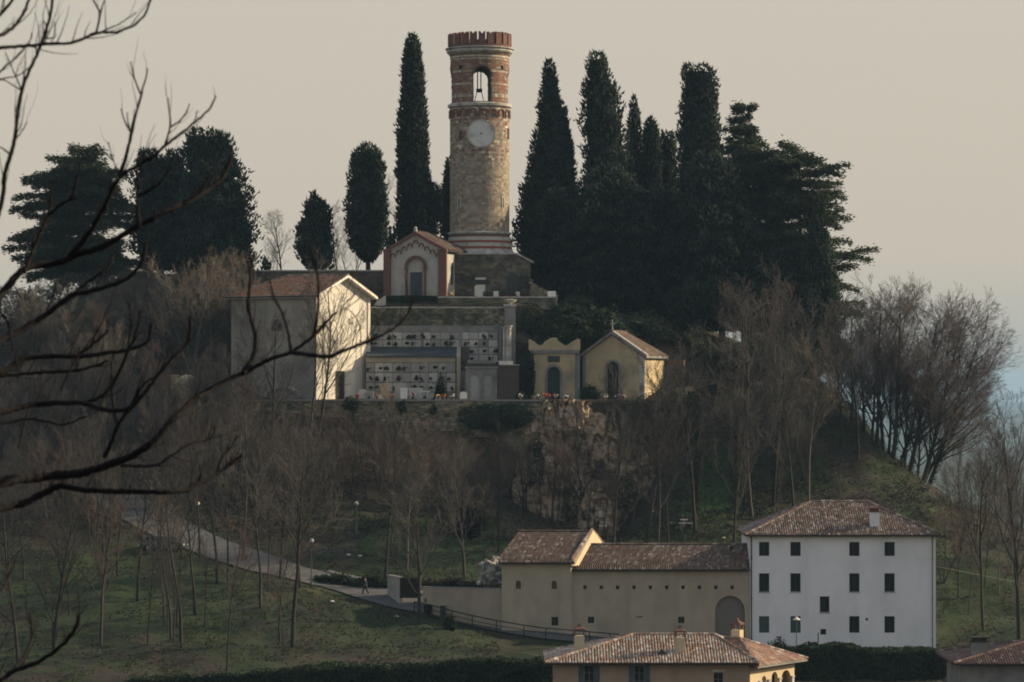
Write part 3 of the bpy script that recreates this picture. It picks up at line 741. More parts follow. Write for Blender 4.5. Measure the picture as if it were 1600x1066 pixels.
# local frame: front (-y) runs to the left and back, right end (+x side) is the lit wall
zw = Z(1036, D2+3)
w = MB(); holesr = [(1.9, 2.6, zw-4, zw-.95, True), (3.45, 4.45, zw-4, zw-.75, True), (5.05, 6.6, zw-4, zw-.75, True)]
w.M = RIGHT(0); wall_holes(w, 0, L1, z0, zw, 0, holesr, .3); w.M = None
w.box(-L2, 0, .02, L1, z0, zw, skip=('r','t')); w.build('wall', m['plaster_buff'], T)
for h in holesr:
    q = MB(); q.M = RIGHT(0); q.box(h[0]-.05, h[1]+.05, 1.1, 1.15, h[2], h[3]+.1); q.build('loggia_back', m['brick'] if h[1] < 6 else m['glass'], T)
q = MB(); q.M = RIGHT(0)
for xx in (1.55, 3.0, 4.75, 6.85): q.box(xx-.16, xx+.16, -.1, -.004, z0, zw-1.4); q.box(xx-.22, xx+.22, -.14, -.002, zw-1.4, zw-1.27)
q.build('pilaster', m['limestone'], T)
q = MB(); q.M = RIGHT(0); q.box(0, L1, -.07, -.003, zw-.42, zw-.05); q.build('frieze', m['plaster_pink'], T)
s = MB(); ov = .8; zr = 1.75
A, Bq, Cq, Dq = Vector((-L2,-ov+.6,zw)), Vector((ov,-ov+.6,zw)), Vector((ov,L1+ov,zw)), Vector((-L2,L1+ov,zw))
E, Fp = Vector((-L2, L1/2, zw+zr)), Vector((-3.0, L1/2, zw+zr)); dn = Vector((0,0,-.14))
s.add([A,Bq,Cq,Dq,E,Fp,A+dn,Bq+dn,Cq+dn,Dq+dn], [(0,1,5,4),(2,3,4,5),(1,2,5),(3,0,4),(0,6,7,1),(1,7,8,2),(2,8,9,3),(3,9,6,0),(6,9,8,7)])
rf = s.build('roof', m['plaster_grey'], T)
PR = [(.30,.18,.135),(.26,.16,.12),(.33,.21,.16)]
ln = (Cq-Bq).length
tiles('roof_tiles', rf, Bq, Cq-Bq, Vector((-3.0, 0, zw+zr))-Vector((ov,0,zw)), [(0,0),(ln,0),(ln/2,math.hypot(3+ov,zr))], pal=PR, lich=.1, tone=1.2)
tiles('roof_tiles', rf, A, Bq-A, Vector((0,L1/2,zw+zr))-Vector((0,-ov+.6,zw)), [(0,0),(L2+ov,0),(L2-3,math.hypot(L1/2,zr)),(0,math.hypot(L1/2,zr))], pal=PR, lich=.1, tone=1.2)
rg = MB(); ridge(rg, Bq+up, Fp+up, tone=1.3); ridge(rg, Cq+up, Fp+up, tone=1.3); ridge(rg, E+up, Fp+up, tone=1.3); rg.build('ridge_tiles', m['tile'], rf, kind='stuff')
cp = W(1152, 1003, D2+7.5); cl = T.matrix_basis if False else (Matrix.Rotation(-ang, 4, 'Z') @ (cp-Vector((wx, D2+.25, 0))))
zc1 = Z(984, D2+7.5); chimney(rf, cl.x, cl.y, zw+.5, zc1, .8, .62, m['plaster_buff']); chimney_top(rf, cl.x, cl.y, zc1, .8, .62, 'house')
# roof cut by the right edge
D3 = 258.0
a = W(1503, 1040, D3); zt = Z(1036, D3)
T = thing('low_house', 'grey walled house with a low brown roof at the lower right corner', 'house', (a.x, D3, 0))
w = MB(); w.box(0, 14, 0, 9, zt-6.5, zt); w.build('wall', m['plaster_grey'], T)
rf = hip_roof(T, 0, 14, 0, 9, zt, 1.45, 7.2, 5, over=.8, tone=.8, lich=.05, cw=.22, pal=[(.23,.14,.12),(.20,.125,.11)])
cx = X(1529.5, D3+1.6)-a.x; chimney(rf, cx, 1.6, zt+.2, Z(1003,D3+1.6), 1.25, .7, m['plaster_grey']); chimney_top(rf, cx, 1.6, Z(1003,D3+1.6), 1.25, .7, 'flat')
# ------------------------------------------------------------------ bell tower
DT = 374.0
tc = W(749.5, 400, DT); TX = tc.x; r0 = M_(46.6, DT)
T = thing('bell_tower', 'tall round clock tower of brick and pale stone with a crenellated crown', 'tower', (TX, DT, 0))
zt = lambda py: Z(py, DT-2)
SG = [(.37,.325,.265),(.30,.27,.225),(.41,.355,.285),(.26,.225,.19),(.33,.27,.215)]; SB = [(.27,.15,.115),(.22,.125,.10),(.31,.18,.13)]; SW = [(.60,.56,.48),(.54,.50,.42)]
def ring_blocks(mb, z0, z1, r, h, w, colf, hole=None, jr=.02, r2=None):
    z = z0; n0 = 0
    while z < z1-.03:
        hh = min(h, z1-z); zm = z+hh/2; rr = r if r2 is None else r+(r2-r)*(zm-z0)/(z1-z0)
        n = int(2*math.pi*rr/w); off = random.random()
        for k in range(n):
            a0 = 2*math.pi*(k+off)/n; a1 = a0+2*math.pi/n*.985; am = (a0+a1)/2
            if hole and hole(am, zm, rr): continue
            mb.col = jit(random.choice(colf(am, zm)), .17)
            q = rr+random.uniform(0, jr); i = rr-.06; g = .012
            def P(a, R_, z_): return (R_*math.cos(a), R_*math.sin(a), z_)
            mb.add([P(a0,q,z+g),P(a1,q,z+g),P(a1,q,z+hh-g),P(a0,q,z+hh-g),P(a0,i,z+g),P(a1,i,z+g),P(a1,i,z+hh-g),P(a0,i,z+hh-g)],
                   [(0,1,2,3),(3,2,6,7),(0,4,5,1),(1,5,6,2),(0,3,7,4)])
        z += hh
    mb.col = (1,1,1)
def lathe_part(name, prof, mtl, n=56, parent=T):
    q = MB(); q.lathe(prof, n); return q.build(name, mtl, parent)
# plinth
q = MB(); q.lathe([(r0+.72,zt(398)),(r0+.66,zt(394)),(r0+.42,zt(392.5)),(r0+.42,zt(389.5))], 56); q.build('plinth_ring', m['limestone'], T)
lathe_part('red_band', [(r0+.30,zt(389.5)),(r0+.30,zt(385.5))], m['red_stone'])
lathe_part('plinth_ring', [(r0+.30,zt(385.5)),(r0+.30,zt(380))], m['limestone'])
lathe_part('red_band', [(r0+.22,zt(380)),(r0+.22,zt(376))], m['red_stone'])
lathe_part('plinth_ring', [(r0+.16,zt(376)),(r0+.16,zt(370.5))], m['limestone'])
lathe_part('red_band', [(r0+.05,zt(370.5)),(r0+.05,zt(366.5))], m['brick'])
lathe_part('string_course', [(r0+.05,zt(366.5)),(r0+.24,zt(365)),(r0+.27,zt(363)),(r0+.03,zt(362))], m['limestone'])
# shaft
za, zb_, zc_, zd = zt(362), zt(168), zt(163), zt(84)
zbel = zt(161)
def cf(a, z):
    if z > zt(190): return SB*3+SG+SW if int((z-za)/.3) % 4 else SW+SG
    if z > zt(250): return SG*3+SB+SW if int((z-za)/.26) % 6 else SB+SG
    return SG
q = MB(); q.lathe([(r0-.04,za),(r0-.04,zb_)], 56); q.build('shaft_core', m['mortar'], T)
q = MB(); ring_blocks(q, za, zb_, r0-.02, .26, .42, cf); q.build('shaft_stones', m['masonry'], T, kind='stuff')
for px, py in ((719.5,213),(796,208),(717.5,317),(786,316)):      # slit windows
    sx = (X(px, DT-3)-TX)/r0; sx = max(-.96, min(.96, sx)); aa = math.asin(sx); rr = r0+.01
    q = MB(); q.M = rotz(aa, (rr*math.sin(aa), -rr*math.cos(aa), 0)); q.box(-.13,.13,-.02,.3,zt(py+6.5),zt(py-6.5))
    o = q.build('slit_window', m['frame_dark'], T)
    s = MB(); s.M = q.M; s.box(-.24,-.13,-.05,.1,zt(py+8),zt(py-8)); s.box(.13,.24,-.05,.1,zt(py+8),zt(py-8)); s.box(-.13,.13,-.05,.1,zt(py-6.5),zt(py-8.5)); s.build('surround', m['limestone'] if py > 250 else m['brick'], o)
# clock
ca = math.asin((X(751.8, DT-3.5)-TX)/r0); rc = M_(22.2, DT-3.6); czc = zt(210.5)
q = MB(); q.M = rotz(ca, (0,0,0)) @ Matrix.Translation((0,-r0-.06,czc)) @ Matrix.Rotation(R(90), 4, 'X')
q.lathe([(rc,-.55),(rc,.06)], 48); co = q.build('clock_face', m['clock'], T)
s = MB(); s.M = q.M; prof = [(rc+.001,.0),(rc+.001,.11),(rc-.16,.11),(rc-.16,.065)]; s.lathe(prof, 48, cap=False); s.build('rim', m['limestone'], co)
s = MB(); s.M = q.M; s.lathe([(.1,.06),(.1,.14),(.03,.17)], 12); s.build('clock_hub', m['iron'], co)
# corbel arches under the upper string course
na = 18; arc = MB(); ra = (2*math.pi*r0/na)*.5*.80
for k in range(9):
    b0, b1 = math.pi*k/9, math.pi*(k+1)/9
    for (i0, i1) in ((ra-.13, ra+.02),):
        p = [(i0*math.cos(b0), i0*math.sin(b0)), (i1*math.cos(b0), i1*math.sin(b0)), (i1*math.cos(b1), i1*math.sin(b1)), (i0*math.cos(b1), i0*math.sin(b1))]
        arc.add([(x,-.0,z) for x,z in p]+[(x,-.17,z) for x,z in p], [(0,1,2,3),(7,6,5,4),(0,4,5,1),(1,5,6,2),(2,6,7,3),(3,7,4,0)])
for sx in (-1, 1): arc.box(sx*(ra-.055)-.075, sx*(ra-.055)+.075, -.17, 0, -.5, 0)
ame = arc.mesh('corbel_arch', m['brick'])
for k in range(na):
    aa = 2*math.pi*(k+.35)/na
    link('corbel_arch', ame, T, (r0*.985*math.sin(aa), -r0*.985*math.cos(aa), zt(177)), rot=(0,0,aa))
lathe_part('string_course', [(r0+.02,zb_),(r0+.26,zt(166)),(r0+.28,zt(162.5)),(r0+.05,zbel)], m['limestone'])
# belfry: a hollow drum pierced by two crossing arched passages
rb = r0-.06; th = .75; A0 = R(-3.5)        # direction in which the front opening looks (turned a little)
hw = M_(13.4, DT-3); hz0, hz1 = zt(159.5), zt(105.5)
def passage(ang, x0, z0, z1, wdt, y0, y1):
    s = MB(); s.M = rotz(ang); s.prism([(x0-wdt,z0),(x0+wdt,z0)]+arch_pts(x0, wdt, z1-wdt, 12), y0, y1); return s
core = MB(); N_ = 64
pr = [(rb-.03,zbel),(rb-.03,zd),(rb-th,zd),(rb-th,zbel)]
vv = []; ff = []
for rr_, z_ in pr:
    for k in range(N_): t_ = 2*math.pi*k/N_; vv.append((rr_*math.cos(t_), rr_*math.sin(t_), z_))
for j in range(4):
    for k in range(N_): j2 = (j+1)%4; ff.append([j*N_+k, j*N_+(k+1)%N_, j2*N_+(k+1)%N_, j2*N_+k])
core.add(vv, ff); base = core.build('belfry_wall', m['mortar'], None)
cut = []
xo = .12
for an in (-A0*1, R(90)-A0*1):
    s = passage(an, xo if an < R(45) else 0, hz0, hz1, hw, -6, 6); cut.append(s.build('cutter', None, None))
for px in (719, 784.5):
    sx = (X(px, DT-3)-TX)/rb; aa = math.asin(max(-.97, min(.97, sx)))
    s = MB(); s.M = rotz(aa) @ Matrix.Translation((0,-rb,zt(106))) @ Matrix.Rotation(R(90),4,'X'); s.lathe([(.26,-1.2),(.26,1.0)], 14); cut.append(s.build('cutter', None, None))
for c_ in cut:
    md = base.modifiers.new('b', 'BOOLEAN'); md.object = c_; md.operation = 'DIFFERENCE'; md.solver = 'EXACT'
bpy.context.view_layer.update()
me = bpy.data.meshes.new_from_object(base.evaluated_get(bpy.context.evaluated_depsgraph_get()))
base.modifiers.clear(); base.data = me; base.parent = T
for c_ in cut: bpy.data.objects.remove(c_, do_unlink=True)
oc = [math.asin(max(-.97, min(.97, (X(px, DT-3)-TX)/rb))) for px in (719, 784.5)]
def bh(a, z, rr):
    # angle measured from the -y axis
    t = (a+math.pi/2+math.pi) % (2*math.pi)-math.pi
    for base_a in (A0*-1, A0*-1+math.pi/2, A0*-1+math.pi, A0*-1-math.pi/2):
        d = (t-base_a+math.pi) % (2*math.pi)-math.pi
        if abs(d) < 1:
            x = math.sin(d)*rr-(xo if base_a == -A0 else (-xo if abs(base_a+A0-math.pi) < .01 else 0))
            top = hz1-hw
            if abs(x) < hw+.1 and hz0-.05 < z < top: return True
            if z >= top and math.hypot(x, z-top) < hw+.12: return True
    for o_ in oc:
        d = (t-o_+math.pi) % (2*math.pi)-math.pi
        if math.hypot(math.sin(d)*rr, z-zt(106)) < .34 and abs(d) < 1: return True
    return False
def cfb(a, z):
    k = int((z-zbel)/.24) % 6
    return SW+SG[:3] if k == 3 else (SG[:2]+SB*2 if k in (1,5) else SB*3+SG[1:2])
q = MB(); ring_blocks(q, zbel, zt(90), rb, .21, .36, cfb, hole=bh); ring_blocks(q, zt(90), zt(87), rb+.04, .2, .4, lambda a, z: SW)
ring_blocks(q, zt(87), zd, rb, .15, .4, lambda a, z: SB, r2=rb+.16); q.build('belfry_bricks', m['masonry'], T, kind='stuff')
# brick surround of the front opening
s = MB()
for an, xx in ((-A0, xo), (math.pi-A0, -xo), (R(90)-A0, 0), (R(-90)-A0, 0)):
    s.M = rotz(an); yb = -math.sqrt(rb*rb-hw*hw)
    for k in range(12):
        b0, b1 = math.pi*k/12, math.pi*(k+.86)/12; i0, i1 = hw, hw+.2; top = hz1-hw
        yk = -math.sqrt(max(rb*rb-(abs(math.cos(b0))*hw+.1)**2, 1))-.05
        p = [(xx+i0*math.cos(b0), top+i0*math.sin(b0)), (xx+i1*math.cos(b0), top+i1*math.sin(b0)), (xx+i1*math.cos(b1), top+i1*math.sin(b1)), (xx+i0*math.cos(b1), top+i0*math.sin(b1))]
        s.add([(x,yk,z) for x,z in p]+[(x,yk+.3,z) for x,z in p], [(0,1,2,3),(0,4,5,1),(1,5,6,2),(2,6,7,3),(3,7,4,0)])
s.build('arch_bricks', m['brick'], T, kind='stuff')
lathe_part('belfry_floor', [(rb-.3,zbel-.1),(rb-.3,zbel+.05)], m['mortar']); lathe_part('belfry_ceiling', [(rb-.3,zd-.25),(rb-.3,zd-.02)], m['mortar'])
# bell gear: two hanging bars and a block with splayed struts beneath
s = MB(); s.M = rotz(-A0, (0,0,0)); cx = M_(-.8, DT)
for sx in (-.2, .2): s.box(cx+sx-.06, cx+sx+.06, -.15, .15, zt(138), zt(100))
s.box(cx-.34, cx+.34, -.3, .3, zt(142), zt(136.5)); bf = s.build('bell_frame', m['iron'], T)
s = MB(); s.M = rotz(-A0)
s.tube((cx-.28,0,zt(142)), (cx-.62,-.2,zt(160)), .05, n=6); s.tube((cx+.28,0,zt(142)), (cx+.62,-.2,zt(160)), .05, n=6); s.build('strut', m['iron'], T)
# crown
lathe_part('cornice', [(r0+.05,zd),(r0+.32,zt(81.5)),(r0+.40,zt(80)),(r0+.40,zt(77.5)),(r0+.24,zt(77)),(r0+.55,zt(75.5)),(r0+.55,zt(74)),(r0+.3,zt(73.5))], m['limestone'], 64)
rcw = r0+.25
lathe_part('parapet_base', [(rcw-.05,zt(73.5)),(rcw-.05,zt(70))], m['brick'])
mw = 2*math.pi*rcw/22; h_ = zt(51)-zt(70.2); hw2 = mw*.36
mer = MB(); mer.prism([(-hw2,0),(hw2,0),(hw2,h_),(hw2*.62,h_*1.0),(0,h_*.80),(-hw2*.62,h_*1.0),(-hw2,h_)], -.25, .25); mme = mer.mesh('merlon', m['brick'])
for k in range(22):
    aa = 2*math.pi*(k+.3)/22; rr = rcw-.27
    link('merlon', mme, T, (rr*math.sin(aa), -rr*math.cos(aa), zt(70.2)+random.uniform(-.06,.03)), rot=(0,0,aa))

# rampart under the tower
DR = 367.5
xa, xb, xc = X(700, DR), X(808, DR), X(829, DR)
T = thing('rampart', 'grey stone rampart carrying the clock tower with sloping right shoulder', 'wall', (0,0,0))
zr0, zr1, zr2 = Z(470, DR), Z(397.5, DR), Z(409.5, DR)
q = MB(); q.prism([(xa,zr0-1),(xc,zr0-1),(xc,zr2),(xb,zr1),(xa,zr1)], DR, DR+9.5); q.build('wall_core', m['mortar'], T)
q = MB(); tl = lambda x: zr1 if x < xb else zr1+(zr2-zr1)*(x-xb)/(xc-xb)
blocks(q, xa, xc, zr0-.5, zr1, DR-.01, .3, .55, .05, [(1,1,1),(.8,.8,.78),(1.15,1.1,1.0),(.6,.62,.55)], tl); q.build('stones', m['stone_dark'], T, kind='stuff')
q = MB(); q.prism([(xb-.1,zr1+.005),(xc+.35,zr2-.12),(xc+.35,zr2+.05),(xb-.1,zr1+.2)], DR-.3, DR+4); q.build('sloping_coping', m['limestone'], T)
q = MB(); q.box(xa, xb+.05, DR-.12, DR+1, zr1+.003, zr1+.12); q.build('coping', m['limestone'], T)
ar = M_(8.5, DR); ax = X(801.5, DR)
q = MB(); q.prism([(ax-ar,zr0),(ax+ar,zr0)]+arch_pts(ax, ar, Z(434,DR)), DR-.09, DR-.03); q.build('arched_shade_panel', m['frame_dark'], T)  # flat dark panel on the wall, painting the shade inside an arched niche
q = MB(); q.box(X(743,DR), X(759,DR), DR-.25, DR-.05, Z(437,DR), Z(434,DR)); q.box(X(744,DR), X(758,DR), DR-.15, DR-.06, Z(456,DR), Z(445,DR)); q.build('stone_plaque', m['marble'], T)
q = MB(); q.box(X(744,DR), X(758,DR), DR-.13, DR-.055, Z(444.5,DR), Z(437.5,DR)); q.build('dark_niche', m['frame_dark'], T)

# ------------------------------------------------------------------ brick chapel beside the tower
DC = 366.0
a = W(605, 462, DC); ang = -R(17.5); sc = DC/FPX
fw_ = M_(90, DC)/math.cos(ang); zb0 = a.z-1.0; ze = Z(393, DC); zap = Z(366.5, DC)
T = thing('brick_trimmed_chapel', 'small pale chapel with red brick pilasters and scalloped gable left of the tower', 'chapel', (a.x, DC, 0), ang)
Lc = 5.6; xm = fw_/2
dw, dz = M_(9.6, DC), Z(414, DC)
w = MB(); hz = Z(412, DC)
wall_holes(w, .0, fw_, zb0, ze, 0, [(xm-1.0, xm+1.0, zb0, Z(405,DC), True)], .22)
w.add([(0,0,ze),(fw_,0,ze),(xm,0,zap)], [(0,1,2)])
w.M = RIGHT(fw_); lx0, lx1 = 2.3, 3.4; wall_holes(w, 0, Lc, zb0, ze-.2, 0, [(lx0, lx1, Z(445,DC), Z(410,DC), True)], .2); w.M = None
w.box(0, fw_, .24, Lc, zb0, ze-.2, skip=('r','t','f')); w.build('wall', m['plaster_pale'], T)
q = MB(); q.box(xm-1.05, xm+1.05, .2, .26, zb0, Z(404,DC)); q.build('tympanum', m['plaster_pale'], T)
dh = Z(426, DC); q = MB(); q.box(xm-.72, xm-.01, .12, .19, zb0, dh); q.box(xm+.01, xm+.72, .12, .19, zb0, dh); q.build('door', m['door_blue'], T)
q = MB(); q.M = RIGHT(fw_); q.box(lx0, lx1, .14, .18, Z(445,DC), Z(410,DC)); q.build('lancet_window', m['glass'], T)
q = MB(); q.M = RIGHT(fw_); r_ = (lx1-lx0)/2; zq = Z(410,DC)-r_
for k in range(8):
    b0, b1 = math.pi*k/8, math.pi*(k+.9)/8
    q.prism([(lx0+r_+r_*math.cos(b0), zq+r_*math.sin(b0)), (lx0+r_+(r_+.14)*math.cos(b0), zq+(r_+.14)*math.sin(b0)), (lx0+r_+(r_+.14)*math.cos(b1), zq+(r_+.14)*math.sin(b1)), (lx0+r_+r_*math.cos(b1), zq+r_*math.sin(b1))], -.03, .05)
q.build('window_arch', m['limestone'], T)
for x0_, x1_ in ((-.35,.45), (fw_-.65, fw_+.35)):      # brick pilasters
    q = MB(); q.box(x0_, x1_, -.35, -.003, zb0, ze); q.box(x0_-.06, x1_+.06, -.42, .01, ze+.003, ze+.16); q.build('brick_pilaster', m['brick'], T)
q = MB(); r_ = 1.0; zq = Z(405,DC)-r_                   # brick arch round the door
for k in range(14):
    b0, b1 = math.pi*k/14, math.pi*(k+.9)/14
    q.prism([(xm+(r_+.01)*math.cos(b0), zq+(r_+.01)*math.sin(b0)), (xm+(r_+.36)*math.cos(b0), zq+(r_+.36)*math.sin(b0)), (xm+(r_+.36)*math.cos(b1), zq+(r_+.36)*math.sin(b1)), (xm+(r_+.01)*math.cos(b1), zq+(r_+.01)*math.sin(b1))], -.15, -.002)
for s_ in (-1, 1): q.box(xm+s_*(r_+.14)-.13, xm+s_*(r_+.14)+.13, -.12, -.001, zb0, zq-.2); q.box(xm+s_*(r_+.17)-.22, xm+s_*(r_+.17)+.22, -.16, .0, zq-.2, zq-.02)
q.build('door_arch', m['brick'], T)
sl_ = (zap-ze)/xm
for k in range(9):                                     # scalloped corbels climbing the gable
    x = .75+(fw_-1.5)*k/8; zz = zap-abs(x-xm)*sl_-.95
    q = MB(); rr_ = .28
    for j in range(5):
        b0, b1 = math.pi*j/5, math.pi*(j+1)/5
        q.prism([(x+rr_*.7*math.cos(b0), zz+rr_*.7*math.sin(b0)), (x+rr_*1.12*math.cos(b0), zz+rr_*1.12*math.sin(b0)), (x+rr_*1.12*math.cos(b1), zz+rr_*1.12*math.sin(b1)), (x+rr_*.7*math.cos(b1), zz+rr_*.7*math.sin(b1))], -.14, -.002)
    for s_ in (-1,1): q.box(x+s_*.26-.055, x+s_*.26+.055, -.135, -.001, zz-.2, zz)
    q.build('scallop', m['brick'], T)
for s_ in (-1, 1):                                     # raking brick cornice
    q = MB(); e = (xm+s_*(xm+.4), ze-.1)
    q.prism([(e[0],e[1]+.25),(e[0],e[1]-.08),(xm,zap-.08),(xm,zap+.3)] if s_ < 0 else [(xm,zap+.3),(xm,zap-.08),(e[0],e[1]-.08),(e[0],e[1]+.25)], -.3, .2); q.build('raking_cornice', m['brick'], T)
q = MB(); q.box(xm-.16, xm+.16, -.2, .1, zap+.3, zap+.55); q.ball((xm,-.05,zap+.68), .19); q.build('gable_finial', m['limestone'], T)
s = MB(); e0 = ze+.1; A = Vector((fw_+.5,.2,e0)); Bq = Vector((fw_+.5,Lc+1.6,e0)); Cq = Vector((xm,Lc+1.6-2.2,zap+.25)); Dq = Vector((xm,.2,zap+.25)); A2 = Vector((-.5,.2,e0)); B2 = Vector((-.5,Lc+1.6,e0))
s.add([A,Bq,Cq,Dq,A2,B2]+[p+Vector((0,0,-.2)) for p in (A,Bq,A2,B2)], [(0,1,2,3),(3,2,5,4),(1,5,2),(0,6,7,1),(4,5,9,8),(6,8,9,7),(0,3,4),(0,4,8,6)]); rf = s.build('roof', m['gutter'], T)
tiles('roof_tiles', rf, A, Bq-A, Dq-Vector((fw_+.5,.2,e0)), [(0,0),((Bq-A).length,0),((Bq-A).length-2.2,(Dq-A).length),(0,(Dq-A).length)], tone=.42, lich=.05)
tiles('roof_tiles', rf, B2, A2-B2, Dq-A2, [(0,0),((Bq-A).length,0),((Bq-A).length,(Dq-A).length),(2.2,(Dq-A).length)], tone=.42, lich=.05)
q = MB(); ridge(q, Dq+up, Cq+up, tone=.55, lich=0); ridge(q, Bq+up, Cq+up, tone=.5, lich=0); q.build('ridge_tiles', m['tile'], rf, kind='stuff')
# chancel link between the chapel and the rampart
w = MB(); w.box(fw_*.25, fw_-.2, Lc, Lc+2.4, zb0, ze-.25); w.build('chancel_wall', m['plaster_pale'], T)

# ------------------------------------------------------------------ the big white chapel on the left
DW = 351.3
c0 = W(493, 621, DW); aw = -R(34); Lf, Lg = 12.0, 10.0
rt = Matrix.Rotation(aw, 3, 'Z'); org = Vector((c0.x, DW, 0))-rt @ Vector((Lf,0,0))
T = thing('white_chapel', 'large chapel with sunlit cream gabled front and shaded side wall', 'chapel', tuple(org), aw)
z0 = Z(628, DW)-6; ze = Z(459.5, DW); zap = Z(431.5, DW+4.2)
dx0, dx1 = 3.6, 5.5
w = MB(); w.M = RIGHT(Lf); wall_holes(w, 0, Lg, z0, ze, 0, [(dx0,dx1,z0,Z(580,DW+3.5)), (1.3,8.7,z0,Z(497,DW+4),True)] if False else [(dx0,dx1,z0,Z(580,DW+3.5))], .3)
w.add([(0,0,ze),(Lg,0,ze),(Lg/2,0,zap)], [(0,1,2)]); w.M = None
w.build('front_wall', m['plaster_chapel'], T)
w = MB(); lun = (Lf-6.3, Lf-4.7, Z(517,DW+3), Z(499,DW+3), True)
wall_holes(w, 0, Lf-.003, z0, ze, 0, [lun], .3); w.box(0, Lf, .0, Lg, z0, ze, skip=('r','t','f')); w.build('side_wall', m['plaster_chapel_shade'], T)
q = MB(); q.prism([(lun[0],lun[2]),(lun[1],lun[2])]+arch_pts((lun[0]+lun[1])/2, .8, lun[3]-.8), .25, .3); q.build('lunette_window', m['glass'], T)
q = MB(); q.M = RIGHT(Lf); q.box(dx0, (dx0+dx1)/2-.01, .2, .26, z0, Z(580,DW+3.5)); q.box((dx0+dx1)/2+.01, dx1, .2, .26, z0, Z(580,DW+3.5)); q.build('door', m['dark_wood'], T)
for r_, th_, pr_ in ((3.75,.32,.07),(2.75,.26,.05)):      # two blind arches
    q = MB(); q.M = RIGHT(Lf); zs = Z(529,DW+4)
    for k in range(20):
        b0, b1 = math.pi*k/20, math.pi*(k+1)/20; xc_ = 5.0
        q.prism([(xc_+(r_-th_)*math.cos(b0), zs+(r_-th_)*math.sin(b0)), (xc_+r_*math.cos(b0), zs+r_*math.sin(b0)), (xc_+r_*math.cos(b1), zs+r_*math.sin(b1)), (xc_+(r_-th_)*math.cos(b1), zs+(r_-th_)*math.sin(b1))], -pr_, -.002)
    for s_ in (-1, 1):
        xa_ = 5+s_*(r_-th_/2); q.box(xa_-th_/2, xa_+th_/2, -pr_, -.003, z0, zs-.002)
        if r_ > 3: q.box(xa_-th_*.9, xa_+th_*.9, -pr_-.08, -.001, zs-.3, zs-.05)
    q.build('blind_arch', m['plaster_chapel'], T)
q = MB(); q.M = RIGHT(Lf)
for a_, b_ in ((-.02,.42),(Lg-.42,Lg+.02)): q.box(a_, b_, -.12, -.004, z0, ze-.1)
q.build('corner_pilaster', m['plaster_chapel'], T)
# roof: gable to the front, hip at the far left
ov = .55; s = MB(); sl_ = (zap-ze)/(Lg/2); e0 = ze-ov*sl_+.12; zr = zap+.12
A, Bq, Cq, Dq = Vector((-.4,-ov,e0)), Vector((Lf+.75,-ov,e0)), Vector((Lf+.75,Lg+ov,e0)), Vector((-.4,Lg+ov,e0)); E, Fp = Vector((4.2,Lg/2,zr)), Vector((Lf+.75,Lg/2,zr))
dn = Vector((0,0,-.28))
s.add([A,Bq,Cq,Dq,E,Fp]+[p+dn for p in (A,Bq,Cq,Dq,E,Fp)], [(0,1,5,4),(2,3,4,5),(3,0,4),(1,7,11,5),(5,11,8,2),(0,6,7,1),(2,8,9,3),(3,9,6,0),(6,10,11,7),(8,11,10,9),(9,10,6)])
rf = s.build('roof', m['plaster_chapel'], T)
PO = [(.42,.19,.11),(.36,.17,.10),(.46,.24,.14),(.30,.15,.10),(.30,.22,.15)]
slp = (Vector((0,Lg/2,zr))-Vector((0,-ov,e0))).length; Lx = Lf+1.15
tiles('roof_tiles', rf, A, Bq-A, Vector((0,Lg/2,zr))-Vector((0,-ov,e0)), [(0,0),(Lx,0),(Lx,slp),(4.6,slp)], pal=PO, lich=.06, tone=1.05)
tiles('roof_tiles', rf, Cq, Dq-Cq, Vector((0,Lg/2,zr))-Vector((0,Lg+ov,e0)), [(0,0),(Lx,0),(Lx-4.6,slp),(0,slp)], pal=PO, lich=.06, cw=.35)
tiles('roof_tiles', rf, Dq, A-Dq, Vector((4.6,0,zr-e0)), [(0,0),(Lg+2*ov,0),(Lg/2+ov,math.hypot(4.6,zr-e0))], pal=PO, lich=.06)
q = MB(); ridge(q, E+up, Fp+up, tone=.9); ridge(q, A+up, E+up, tone=.9); ridge(q, Dq+up, E+up, tone=.9); q.build('ridge_tiles', m['tile'], rf, kind='stuff')
g = MB(); g.tube(A+Vector((0,-.06,-.12)), Bq+Vector((0,-.06,-.12)), .09, n=6); g.build('gutter', m['gutter'], rf)
q = MB(); q.M = RIGHT(Lf)
for s_ in (0, 1):    # white raking cornice boards
    e = (-ov, e0-.28) if s_ == 0 else (Lg+ov, e0-.28); a_ = (Lg/2, zr-.28)
    pts = [e, a_, (a_[0], a_[1]+.26), (e[0], e[1]+.26)] if s_ == 0 else [a_, e, (e[0], e[1]+.26), (a_[0], a_[1]+.26)]
    q.prism(pts, -.80, -.755)
q.build('barge_board', m['white'], T)
q = MB(); pc = Matrix.Rotation(-aw,3,'Z') @ (Vector((X(440,DW+2.2), DW+2.2, 0))-org); zs = Z(620,DW+2)
for k in range(16):
    b0, b1 = math.pi*k/16, math.pi*(k+1)/16
    q.prism([(pc.x+2.2*math.cos(b0), zs+.95*math.sin(b0)), (pc.x+2.5*math.cos(b0), zs+1.2*math.sin(b0)), (pc.x+2.5*math.cos(b1), zs+1.2*math.sin(b1)), (pc.x+2.2*math.cos(b1), zs+.95*math.sin(b1))], -.4, -.002)
q.build('low_arch_moulding', m['plaster_pale'], T)

